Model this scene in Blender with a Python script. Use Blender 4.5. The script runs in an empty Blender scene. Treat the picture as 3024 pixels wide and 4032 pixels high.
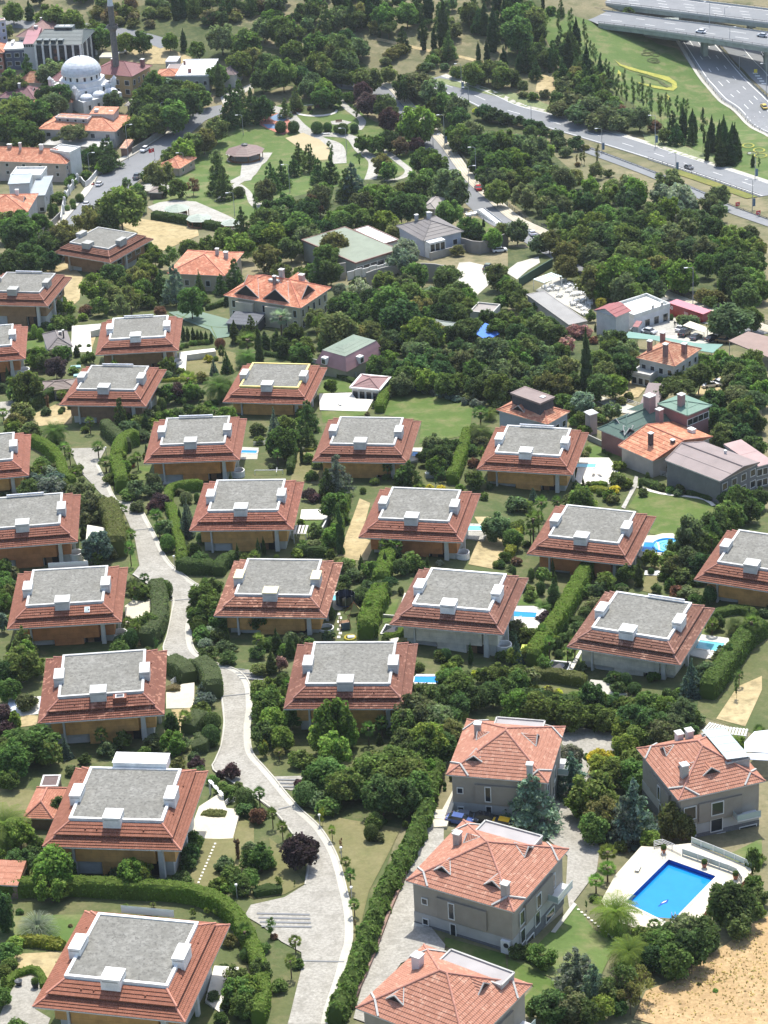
import bpy,bmesh,math,random
import numpy as np
from mathutils import Vector,Matrix
R_=math.radians
random.seed(7)
sc=bpy.context.scene
COL=sc.collection
FPX,PITCH,ROLL,CZ=9791.34,R_(26.345),R_(3.07),290.0
def cam_rows():
 r=np.array([1,0,0.]);f=np.array([0,math.cos(PITCH),-math.sin(PITCH)]);d=np.cross(f,r)
 c,s=math.cos(ROLL),math.sin(ROLL)
 return np.array([c*r+s*d,-s*r+c*d,f])
RR=cam_rows()
cam=bpy.data.cameras.new('camera');camo=bpy.data.objects.new('camera',cam);COL.objects.link(camo)
cam.sensor_fit='VERTICAL';cam.sensor_height=36;cam.lens=36*FPX/4032
cam.clip_start=1;cam.clip_end=8000
m=Matrix.Identity(4)
for i in range(3):
 m[i][0]=RR[0][i];m[i][1]=-RR[1][i];m[i][2]=-RR[2][i]
m[2][3]=CZ
camo.matrix_world=m
sc.camera=camo
def sm(a,b,t):
 t=min(1,max(0,(t-a)/(b-a)));return t*t*(3-2*t)
def g(x,y):
 z=76-0.12*(y-281)
 z-=4*sm(0,40,x)*(1-sm(480,560,y))
 if y>820:
  z+=0.24*max(0,y-880)if y>940 else 0.24*60*sm(820,940,y)*(y-820)/120
  z-=7*sm(85,135,x)*sm(850,900,y)
 return z
OFS={c+str(r):(1000*i,1000*r)for i,c in enumerate('abc')for r in range(4)}
OFS['n']=(0,0)
def nat(k,x,y):
 o=OFS[k];s=1.0 if k=='n' else 1.659
 return o[0]+x/s,o[1]+y/s
def ray(u,v):
 d=np.array([(u-1512)/FPX,(v-2016)/FPX,1])@RR
 return d/np.linalg.norm(d)
def hit(u,v,h=0.0):
 """world point under a view direction, h metres above the ground"""
 d=ray(u,v);t=200.0
 for _ in range(90):
  p=d*t;e=p[2]+CZ-g(p[0],p[1])-h
  t+=e*2.0 if e>1.0 else e*1.5
  if abs(e)<0.01:break
 p=d*t
 return Vector((p[0],p[1],g(p[0],p[1])+h))
def at(k,x,y,h=0.0):
 u,v=nat(k,x,y);return hit(u,v,h)
def onplane(u,v,z):
 d=ray(u,v);t=(z-CZ)/d[2];p=d*t
 return Vector((p[0],p[1],z))
def ppm(p):
 """photo pixels per metre at a point"""
 q=RR@(np.array(p)-np.array([0,0,CZ]));return FPX/q[2]
def pix(p):
 q=RR@(np.array(p)-np.array([0,0,CZ]));return 1512+FPX*q[0]/q[2],2016+FPX*q[1]/q[2]
MATS={}
def nodes(name):
 mt=bpy.data.materials.new(name);mt.use_nodes=True
 nt=mt.node_tree;b=nt.nodes['Principled BSDF'];MATS[name]=mt
 return mt,nt,b
def mixc(nt,fac,a,b,mode='MIX'):
 n=nt.nodes.new('ShaderNodeMix');n.data_type='RGBA';n.blend_type=mode
 for i,v in((0,fac),(6,a),(7,b)):
  if hasattr(v,'links')or hasattr(v,'node'):nt.links.new(v,n.inputs[i])
  else:n.inputs[i].default_value=v if i==0 else(*v[:3],1)
 return n.outputs[2]
def ramp(nt,src,lo,hi,a=0.0,b=1.0):
 n=nt.nodes.new('ShaderNodeMapRange');nt.links.new(src,n.inputs[0])
 n.inputs[1].default_value=lo;n.inputs[2].default_value=hi;n.inputs[3].default_value=a;n.inputs[4].default_value=b
 return n.outputs[0]
def noise(nt,scale,vec=None,detail=3,rough=.55):
 n=nt.nodes.new('ShaderNodeTexNoise');n.inputs['Scale'].default_value=scale;n.inputs['Detail'].default_value=detail
 n.inputs['Roughness'].default_value=rough
 if vec is not None:nt.links.new(vec,n.inputs['Vector'])
 return n.outputs['Fac']
def coords(nt,which='Object'):
 return nt.nodes.new('ShaderNodeTexCoord').outputs[which]
def geopos(nt):return nt.nodes.new('ShaderNodeNewGeometry').outputs['Position']
def bump(nt,b,h,strength=.4,dist=.05):
 n=nt.nodes.new('ShaderNodeBump');n.inputs['Strength'].default_value=strength;n.inputs['Distance'].default_value=dist
 nt.links.new(h,n.inputs['Height']);nt.links.new(n.outputs[0],b.inputs['Normal'])
def objcol(nt):return nt.nodes.new('ShaderNodeObjectInfo').outputs['Color']
def flat(name,c,rough=.7,var=.12,scale=1.2,metal=0.0,spec=.3,tint=False,detail=4):
 """a painted / plaster / stone surface with worn variation"""
 mt,nt,b=nodes(name);pos=geopos(nt)
 n1=noise(nt,scale,pos,detail);n2=noise(nt,scale*6,pos,2)
 base=objcol(nt)if tint else None
 dk=tuple(v*(1-var)for v in c);lt=tuple(min(1,v*(1+var))for v in c)
 o=mixc(nt,ramp(nt,n1,.3,.7),dk,lt)
 if tint:o=mixc(nt,1.0,o,base,'MULTIPLY')
 o=mixc(nt,ramp(nt,n2,.35,.75,0,var),o,tuple(v*.6 for v in c)if not tint else(.3,.3,.3))
 nt.links.new(o,b.inputs['Base Color']);b.inputs['Roughness'].default_value=rough
 b.inputs['Metallic'].default_value=metal;b.inputs['Specular IOR Level'].default_value=spec
 return mt
def tile_mat(name,c1,c2,c3,odd=.12,worn=.35):
 """roof tiles: every tile has its own tone, here and there a paler replacement"""
 mt,nt,b=nodes(name);uv=nt.nodes.new('ShaderNodeUVMap').outputs[0]
 mp=nt.nodes.new('ShaderNodeMapping');mp.inputs['Scale'].default_value=(1/.45,1/.42,1);nt.links.new(uv,mp.inputs[0])
 fl=nt.nodes.new('ShaderNodeVectorMath');fl.operation='FLOOR';nt.links.new(mp.outputs[0],fl.inputs[0])
 wn=nt.nodes.new('ShaderNodeTexWhiteNoise');wn.noise_dimensions='3D'
 oi=nt.nodes.new('ShaderNodeObjectInfo');cx=nt.nodes.new('ShaderNodeCombineXYZ');nt.links.new(oi.outputs['Random'],cx.inputs[2])
 ad=nt.nodes.new('ShaderNodeVectorMath');nt.links.new(fl.outputs[0],ad.inputs[0]);nt.links.new(cx.outputs[0],ad.inputs[1])
 nt.links.new(ad.outputs[0],wn.inputs[0])
 big=noise(nt,.35,geopos(nt),3)
 o=mixc(nt,wn.outputs[0],c1,c2)
 run=noise(nt,.9,geopos(nt),1)
 sel=nt.nodes.new('ShaderNodeMath');sel.operation='MULTIPLY'
 nt.links.new(ramp(nt,run,.52,.62),sel.inputs[0])
 gt=nt.nodes.new('ShaderNodeMath');gt.operation='LESS_THAN';gt.inputs[1].default_value=odd*3
 w2=nt.nodes.new('ShaderNodeSeparateColor');nt.links.new(wn.outputs[1],w2.inputs[0])
 nt.links.new(w2.outputs[1],gt.inputs[0]);nt.links.new(gt.outputs[0],sel.inputs[1])
 am=nt.nodes.new('ShaderNodeMath');am.operation='MULTIPLY';nt.links.new(sel.outputs[0],am.inputs[0]);nt.links.new(oi.outputs['Alpha'],am.inputs[1])
 o=mixc(nt,am.outputs[0],o,c3)
 o=mixc(nt,ramp(nt,big,.45,.75,0,worn),o,tuple(v*.55 for v in c1))
 o=mixc(nt,1.0,o,oi.outputs['Color'],'MULTIPLY')
 nt.links.new(o,b.inputs['Base Color']);b.inputs['Roughness'].default_value=.75;b.inputs['Specular IOR Level'].default_value=.25
 su=nt.nodes.new('ShaderNodeSeparateXYZ');nt.links.new(uv,su.inputs[0])
 wv=nt.nodes.new('ShaderNodeMath');wv.operation='SINE'
 ml=nt.nodes.new('ShaderNodeMath');ml.operation='MULTIPLY';ml.inputs[1].default_value=2*math.pi/.36
 nt.links.new(su.outputs[0],ml.inputs[0]);nt.links.new(ml.outputs[0],wv.inputs[0])
 bump(nt,b,wv.outputs[0],.7,.05)
 return mt
def leaf_mat(name,trans=.52):
 """leaves: tone from the plant's own colour, each leaf a little different"""
 mt,nt,b=nodes(name);nt.nodes.remove(b);out=nt.nodes['Material Output']
 at_=nt.nodes.new('ShaderNodeAttribute');at_.attribute_name='tone'
 c=mixc(nt,1.0,objcol(nt),at_.outputs['Color'],'MULTIPLY')
 d=nt.nodes.new('ShaderNodeBsdfDiffuse');t=nt.nodes.new('ShaderNodeBsdfTranslucent')
 nt.links.new(c,d.inputs[0]);tc=mixc(nt,1.0,c,(1.05,1.3,.8),'MULTIPLY');nt.links.new(tc,t.inputs[0])
 mx=nt.nodes.new('ShaderNodeMixShader');mx.inputs[0].default_value=trans
 nt.links.new(d.outputs[0],mx.inputs[1]);nt.links.new(t.outputs[0],mx.inputs[2])
 nt.links.new(mx.outputs[0],out.inputs[0]);return mt
def ground_mat(name,a,b_,c=None,s1=.05,s2=.6,s3=4.0,rough=.95,mowing=None,grain=.35,bm=.5,cfac=.5):
 """soil / grass / paving seen from far: big patches, small patches and grain"""
 mt,nt,b=nodes(name);pos=geopos(nt)
 o=mixc(nt,ramp(nt,noise(nt,s1,pos,4),.35,.65),a,b_)
 if c:o=mixc(nt,ramp(nt,noise(nt,s2,pos,5,.65),.48,.68,0,cfac),o,c)
 gr=noise(nt,s3,pos,2,.7)
 o=mixc(nt,ramp(nt,gr,.3,.7,grain,0),o,tuple(v*.5 for v in a))
 nt.links.new(o,b.inputs['Base Color']);b.inputs['Roughness'].default_value=rough;b.inputs['Specular IOR Level'].default_value=.2
 bump(nt,b,gr,bm,.1);return mt
def brick_mat(name,c1,c2,mortar,sx=1.0,rot=0,size=.02,bw=.5,rh=.25,uv=False,tint=False,noise_s=.25):
 mt,nt,b=nodes(name)
 src=nt.nodes.new('ShaderNodeUVMap').outputs[0]if uv else geopos(nt)
 mp=nt.nodes.new('ShaderNodeMapping');mp.inputs['Rotation'].default_value=(0,0,rot);nt.links.new(src,mp.inputs[0])
 br=nt.nodes.new('ShaderNodeTexBrick');nt.links.new(mp.outputs[0],br.inputs[0]);br.inputs['Scale'].default_value=sx
 br.inputs['Color1'].default_value=(*c1,1);br.inputs['Color2'].default_value=(*c2,1);br.inputs['Mortar'].default_value=(*mortar,1)
 br.inputs['Mortar Size'].default_value=size;br.inputs['Brick Width'].default_value=bw;br.inputs['Row Height'].default_value=rh
 o=br.outputs[0]
 if tint:o=mixc(nt,1.0,o,objcol(nt),'MULTIPLY')
 o=mixc(nt,ramp(nt,noise(nt,noise_s,geopos(nt),4),.35,.7,0,.45),o,tuple(v*.72 for v in c1)if not tint else(.35,.35,.35),'MIX' if not tint else 'MULTIPLY')
 nt.links.new(o,b.inputs['Base Color']);b.inputs['Roughness'].default_value=.85;b.inputs['Specular IOR Level'].default_value=.25
 return mt
def water_mat(name,c):
 mt,nt,b=nodes(name);pos=geopos(nt)
 o=mixc(nt,ramp(nt,noise(nt,.5,pos,3),.35,.65),tuple(v*.93 for v in c),c)
 nt.links.new(o,b.inputs['Base Color']);b.inputs['Roughness'].default_value=.08;b.inputs['IOR'].default_value=1.33
 bump(nt,b,noise(nt,2.5,pos,2),.25,.03);return mt
def glass_mat(name,c,rough=.1,spec=.6):
 mt,nt,b=nodes(name);b.inputs['Base Color'].default_value=(*c,1);b.inputs['Roughness'].default_value=rough
 b.inputs['Specular IOR Level'].default_value=spec;return mt
M=MATS
tile_mat('villa_tile',(.19,.076,.047),(.23,.095,.061),(.42,.21,.14),.16,.25)
tile_mat('pink_tile',(.37,.165,.105),(.43,.205,.138),(.5,.275,.19),.12,.2)
tile_mat('old_tile',(.42,.2,.13),(.55,.3,.2),(.62,.4,.28),.3,.5)
flat('ridge_tile',(.45,.2,.14),.8,.2,1,tint=True)
flat('white_paint',(.72,.715,.69),.6,.16,.7,tint=True)
flat('pale_wall',(.62,.62,.6),.75,.1,.5,tint=True)
flat('plaster',(.8,.8,.8),.85,.12,.4,tint=True)
flat('dark_metal',(.05,.055,.06),.5,.2,metal=.3)
flat('grey_metal',(.4,.42,.44),.45,.15,metal=.5)
flat('sheet_roof',(.8,.8,.8),.6,.12,.3,tint=True)
flat('minaret_stone',(.13,.125,.118),.9,.25,1.5)
flat('concrete',(.42,.41,.38),.85,.2,.5)
flat('lead',(.56,.585,.61),.55,.15,.8,metal=.1)
flat('stone_dark',(.13,.14,.145),.85,.35,1.6)
flat('trunk_bark',(.12,.085,.06),.9,.3,3)
flat('terracotta',(.4,.16,.09),.8,.15)
flat('black_trim',(.02,.02,.022),.5,.2)
flat('timber',(.22,.12,.06),.7,.25,2)
flat('fabric',(.8,.8,.8),.9,.06,1,tint=True)
flat('car_paint',(.9,.9,.9),.25,.02,1,spec=.6,tint=True)
flat('road_paint',(.75,.75,.72),.7,.12,2)
ground_mat('gravel',(.25,.243,.213),(.315,.308,.275),(.155,.15,.128),.22,1.0,2.0,grain=1.0,bm=.6,cfac=.75)
brick_mat('cladding',(1,1,1),(.92,.92,.92),(.55,.55,.55),1.0,0,.012,2.6,1.05,uv=True,tint=True,noise_s=.6)
brick_mat('ashlar',(.15,.155,.16),(.2,.2,.2),(.08,.08,.08),1.0,0,.02,.7,.3,uv=True)
glass_mat('glass',(.025,.03,.035),.08,.7);glass_mat('pale_glass',(.38,.46,.44),.1,.6)
glass_mat('lamp_glass',(.75,.75,.72),.3);glass_mat('tyre',(.02,.02,.02),.8,.2)
leaf_mat('leaf')
class MB:
 def __init__(s):s.v,s.f,s.uv,s.mi=[],[],[],[]
 def poly(s,pts,uv=None,mi=0):
  i=len(s.v);s.v+=[tuple(p)for p in pts];s.f.append(tuple(range(i,i+len(pts))))
  if uv is None:
   p0=Vector(pts[0]);e=(Vector(pts[1])-p0)
   e=e.normalized()if e.length>1e-6 else Vector((1,0,0))
   n=e.cross(Vector(pts[2])-p0);n=n.normalized()if n.length>1e-9 else Vector((0,0,1))
   q=n.cross(e);uv=[((Vector(p)-p0).dot(e),(Vector(p)-p0).dot(q))for p in pts]
  s.uv.append(uv);s.mi.append(mi);return s
 def box(s,c,d,rz=0,mi=0,top=None):
  """c centre, d size, top = scale of the top face"""
  cx,cy,cz=c;hx,hy,hz=d[0]/2,d[1]/2,d[2]/2;co,si=math.cos(rz),math.sin(rz)
  tx,ty=(top if isinstance(top,tuple)else(top,top))if top else(1,1)
  P=[]
  for z,kx,ky in((-hz,1,1),(hz,tx,ty)):
   for x,y in((-hx,-hy),(hx,-hy),(hx,hy),(-hx,hy)):
    x2,y2=x*kx,y*ky;P.append((cx+x2*co-y2*si,cy+x2*si+y2*co,cz+z))
  for f in((0,1,5,4),(1,2,6,5),(2,3,7,6),(3,0,4,7),(4,5,6,7),(3,2,1,0)):s.poly([P[i]for i in f],mi=mi)
  return s
 def prism(s,pts,z0,z1,mi=0):
  n=len(pts)
  for i in range(n):
   a,b=pts[i],pts[(i+1)%n]
   s.poly([(a[0],a[1],z0),(b[0],b[1],z0),(b[0],b[1],z1),(a[0],a[1],z1)],mi=mi)
  s.poly([(p[0],p[1],z1)for p in pts],mi=mi);s.poly([(p[0],p[1],z0)for p in reversed(pts)],mi=mi)
  return s
 def tube(s,p,q,r,r2=None,n=6,mi=0,cap=True):
  p,q=Vector(p),Vector(q);r2=r if r2 is None else r2;d=(q-p)
  if d.length<1e-6:return s
  d.normalize();a=d.orthogonal().normalized();b=d.cross(a);A,B=[],[]
  for i in range(n):
   t=2*math.pi*i/n;o=a*math.cos(t)+b*math.sin(t);A.append(p+o*r);B.append(q+o*r2)
  for i in range(n):s.poly([A[i],A[(i+1)%n],B[(i+1)%n],B[i]],mi=mi)
  if cap:s.poly(B,mi=mi);s.poly(A[::-1],mi=mi)
  return s
 def lathe(s,prof,n=16,c=(0,0,0),mi=0,a0=0,a1=2*math.pi):
  for(r0,z0),(r1,z1)in zip(prof,prof[1:]):
   for i in range(n):
    t,u=a0+(a1-a0)*i/n,a0+(a1-a0)*(i+1)/n
    P=[(c[0]+r0*math.cos(t),c[1]+r0*math.sin(t),c[2]+z0),(c[0]+r0*math.cos(u),c[1]+r0*math.sin(u),c[2]+z0),(c[0]+r1*math.cos(u),c[1]+r1*math.sin(u),c[2]+z1),(c[0]+r1*math.cos(t),c[1]+r1*math.sin(t),c[2]+z1)]
    if r0<1e-6:P=[P[0],P[2],P[3]]
    elif r1<1e-6:P=P[:3]
    s.poly(P,mi=mi)
  return s
 def build(s,name,mat,parent=None,color=None,smooth=False,loc=None):
  me=bpy.data.meshes.new(name);me.from_pydata(s.v,[],s.f)
  ul=me.uv_layers.new(name='UVMap');fl=[c for u in s.uv for q in u for c in q]
  if len(fl)==2*len(ul.data):ul.data.foreach_set('uv',fl)
  for mm in(mat if isinstance(mat,(list,tuple))else[mat]):me.materials.append(M[mm]if isinstance(mm,str)else mm)
  if max(s.mi,default=0):me.polygons.foreach_set('material_index',s.mi)
  if smooth:me.polygons.foreach_set('use_smooth',[True]*len(me.polygons))
  me.update();o=bpy.data.objects.new(name,me);COL.objects.link(o)
  if parent:o.parent=parent
  if color:o.color=(*color,1)if len(color)==3 else color
  if loc is not None:o.location=loc
  return o
LAND=[]
def tag(o,label,cat,group=None,land=None):
 o['label']=label;o['category']=cat
 if group:o['group']=group
 if land:LAND.append((land,o))
 return o
def thing(name,label,cat,loc=(0,0,0),rz=0,group=None,land=None):
 o=bpy.data.objects.new(name,None);COL.objects.link(o);o.location=loc;o.rotation_euler=(0,0,rz)
 o.empty_display_size=.5
 return tag(o,label,cat,group,land)
def struct(o):o['kind']='structure';return o
def dup(r,loc=None,rz=None,label=None,parent=None):
 c=r.copy();COL.objects.link(c);c.parent=parent
 if loc is not None:c.location=loc
 if rz is not None:c.rotation_euler=(0,0,rz)
 if label:c['label']=label
 for ch in list(r.children):dup(ch,parent=c)
 return c
def kids(o):
 for c in o.children:
  yield c
  yield from kids(c)
def drape(name,pts,off,mat,maxlen=5.0,kind='structure'):
 """a ground sheet with the given outline (world points), lying off metres above the terrain"""
 bm=bmesh.new();vs=[bm.verts.new((p[0],p[1],0))for p in pts]
 es=[bm.edges.new((vs[i],vs[(i+1)%len(vs)]))for i in range(len(vs))]
 bmesh.ops.triangle_fill(bm,use_beauty=True,edges=es)
 for _ in range(6):
  le=[e for e in bm.edges if e.calc_length()>maxlen]
  if not le:break
  bmesh.ops.subdivide_edges(bm,edges=le,cuts=1)
  bmesh.ops.triangulate(bm,faces=[f for f in bm.faces if len(f.verts)>3])
 for v in bm.verts:v.co.z=g(v.co.x,v.co.y)+off
 bmesh.ops.recalc_face_normals(bm,faces=bm.faces)
 if sum(f.normal.z for f in bm.faces)<0:bmesh.ops.reverse_faces(bm,faces=bm.faces)
 me=bpy.data.meshes.new(name);bm.to_mesh(me);bm.free();me.materials.append(M[mat])
 o=bpy.data.objects.new(name,me);COL.objects.link(o)
 if kind:o['kind']=kind
 return o
AVOID=[]
def patch(name,k,px,off,mat,**kw):
 if name not in('garden_ground','hill_scrub','undergrowth','lawn'):AVOID.append([(q.x,q.y)for q in(at(k,x,y)for x,y in px)])
 return drape(name,[at(k,x,y)for x,y in px],off,mat,**kw)
def smooth_path(P,step=2.5):
 """Catmull-Rom through world points"""
 P=[Vector((p[0],p[1],0))for p in P];out=[]
 for i in range(len(P)-1):
  p0,p1,p2,p3=P[max(0,i-1)],P[i],P[i+1],P[min(len(P)-1,i+2)]
  n=max(1,int((p2-p1).length/step))
  for j in range(n):
   t=j/n;out.append(.5*((2*p1)+(p2-p0)*t+(2*p0-5*p1+4*p2-p3)*t*t+(3*p1-p0-3*p2+p3)*t**3))
 out.append(P[-1]);return out
def offsets(path,ds):
 rows=[]
 for i,p in enumerate(path):
  t=(path[min(i+1,len(path)-1)]-path[max(i-1,0)]);t.normalize();n=Vector((-t.y,t.x,0))
  rows.append([p+n*d for d in ds])
 return rows
def ribbon(name,path,ds,off,mat,zf=None,kind='structure',z2=None):
 """a strip along a path; ds = left..right offsets in metres"""
 mb=MB();rows=offsets(path,ds);zf=zf or g;L=0
 for i in range(len(rows)-1):
  dl=(path[i+1]-path[i]).length
  for j in range(len(ds)-1):
   q=[rows[i][j],rows[i][j+1],rows[i+1][j+1],rows[i+1][j]]
   mb.poly([(p.x,p.y,zf(p.x,p.y)+off)for p in q][::-1],uv=[(L+dl,ds[j]),(L+dl,ds[j+1]),(L,ds[j+1]),(L,ds[j])])
  L+=dl
 o=mb.build(name,mat)
 if kind:o['kind']=kind
 return o
def wall_strip(mb,path,th,z0,h,zf=None,hf=None,base=None):
 """an upright strip of thickness th standing along a path"""
 zf=zf or g;rows=offsets(path,(th/2,-th/2))
 for i in range(len(rows)-1):
  a,b,c,d=rows[i][0],rows[i][1],rows[i+1][1],rows[i+1][0]
  za,zc=zf(path[i].x,path[i].y)+z0,zf(path[i+1].x,path[i+1].y)+z0
  if base is not None:za0,zc0=za+base,zc+base
  else:za0,zc0=za,zc
  A=[Vector((p.x,p.y,z))for p,z in((a,za0),(b,za0),(c,zc0),(d,zc0))]
  B=[Vector((p.x,p.y,z))for p,z in((a,za+h),(b,za+h),(c,zc+h),(d,zc+h))]
  mb.poly([B[0],B[1],B[2],B[3]]);mb.poly([A[1],A[2],B[2],B[1]]);mb.poly([A[3],A[0],B[0],B[3]])
  if i==0:mb.poly([A[0],A[1],B[1],B[0]])
  if i==len(rows)-2:mb.poly([A[2],A[3],B[3],B[2]])
 return mb
def leaves(rng,C,Rr,n,size,out=.65,up=0.0,aspect=1.6,shell=.55):
 """n leaf faces in each of several clumps: C centres, Rr radii (x,y,z)"""
 k=len(C);C=np.repeat(np.asarray(C,float),n,0);Rr=np.repeat(np.asarray(Rr,float),n,0)
 d=rng.normal(size=(k*n,3));d/=np.linalg.norm(d,axis=1,keepdims=True)
 rad=shell+(1.06-shell)*rng.random((k*n,1))**.6
 P=C+d*Rr*rad
 nn=d*out+rng.normal(size=(k*n,3))*(1-out)*.8;nn[:,2]+=up
 nn/=np.linalg.norm(nn,axis=1,keepdims=True)
 return quads(rng,P,nn,size,aspect,np.repeat(.74+.52*rng.random(k),n))
def quads(rng,P,nn,size,aspect=1.6,tone=None):
 N=len(P);t=rng.normal(size=(N,3));t-=(t*nn).sum(1,keepdims=True)*nn;t/=np.linalg.norm(t,axis=1,keepdims=True)
 b=np.cross(nn,t);s=size*(.65+.7*rng.random((N,1)))
 V=np.stack([P-t*s*aspect*.5,P+b*s*.5+nn*s*.12,P+t*s*aspect*.5,P-b*s*.5+nn*s*.12],1)
 tn=(tone if tone is not None else np.ones(N))*(.5+1.0*rng.random(N))
 col=np.stack([tn*(.94+.12*rng.random(N)),tn,tn*(.9+.2*rng.random(N)),np.ones(N)],1)
 return V,np.repeat(col,4,0)
def cores(C,Rr,f=.72):
 """small solid cores that keep light from passing straight through a clump"""
 t=(1+5**.5)/2
 I=np.array([(-1,t,0),(1,t,0),(-1,-t,0),(1,-t,0),(0,-1,t),(0,1,t),(0,-1,-t),(0,1,-t),(t,0,-1),(t,0,1),(-t,0,-1),(-t,0,1)])/math.sqrt(1+t*t)
 Fc=[(0,11,5),(0,5,1),(0,1,7),(0,7,10),(0,10,11),(1,5,9),(5,11,4),(11,10,2),(10,7,6),(7,1,8),(3,9,4),(3,4,2),(3,2,6),(3,6,8),(3,8,9),(4,9,5),(2,4,11),(6,2,10),(8,6,7),(9,8,1)]
 V,Fa=[],[]
 for c,r in zip(C,Rr):
  i=len(V)*0+sum(len(x)for x in V);V.append(np.asarray(c)+I*np.asarray(r)*f);Fa+=[tuple(i+a for a in f_)for f_ in Fc]
 return np.concatenate(V),Fa
def foliage_mesh(name,parts,core=None):
 V=np.concatenate([p[0].reshape(-1,3)for p in parts]);colr=np.concatenate([p[1]for p in parts]);nq=len(V)//4
 faces=[(4*i,4*i+1,4*i+2,4*i+3)for i in range(nq)]
 if core:
  cv,cf=core;o=len(V);V=np.concatenate([V,cv]);faces+=[tuple(o+a for a in f)for f in cf]
  colr=np.concatenate([colr,np.tile([.8,.8,.8,1.0],(len(cv),1))])
 me=bpy.data.meshes.new(name);me.from_pydata(V.tolist(),[],faces)
 a=me.color_attributes.new('tone','FLOAT_COLOR','POINT');a.data.foreach_set('color',colr.astype(np.float32).ravel())
 me.materials.append(M['leaf']);return me
def trunk_mesh(name,h,r,limbs=0,rng=None,lean=.0,spread=.25,z1=.7):
 mb=MB();p=Vector((0,0,-.08));n=4
 for i in range(n):
  q=Vector((lean*math.sin(i*1.3),lean*math.cos(i*1.7),h*(i+1)/n))if i<n-1 else Vector((0,0,h))
  mb.tube(p,q,r*(1-.5*i/n),r*(1-.5*(i+1)/n),6,cap=False);p=q
 for i in range(limbs):
  a=2*math.pi*(i+rng.random()*.5)/limbs;s=Vector((0,0,h*(.7+.3*rng.random())))
  e=Vector((math.cos(a)*spread,math.sin(a)*spread,z1*(.85+.3*rng.random())))
  mb.tube(s,(s+e)/2+Vector((0,0,.03)),r*.55,r*.4,5,cap=False);mb.tube((s+e)/2+Vector((0,0,.03)),e,r*.4,r*.15,5,cap=False)
 me=bpy.data.meshes.new(name);me.from_pydata(mb.v,[],mb.f);me.materials.append(M['trunk_bark']);return me
PROTO={}
def reg(kind,pairs):PROTO[kind]=pairs
def ell(rng,n,c,R,rmin,rmax,flat_=.85,low=-1.0):
 """clump centres spread over an ellipsoid crown"""
 C,Q=[],[]
 for i in range(n*6):
  d=rng.normal(size=3);d/=np.linalg.norm(d)
  if d[2]<low:continue
  k=.55+.45*rng.random()**.5;r=rmin+(rmax-rmin)*rng.random()
  p=np.array(c)+d*(np.array(R)-r*.8)*k
  if all(np.linalg.norm((p-q)/np.array([1,1,.9]))>.62*r for q in C):C.append(p);Q.append((r,r,r*flat_))
  if len(C)>=n:break
 return C,Q
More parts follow.
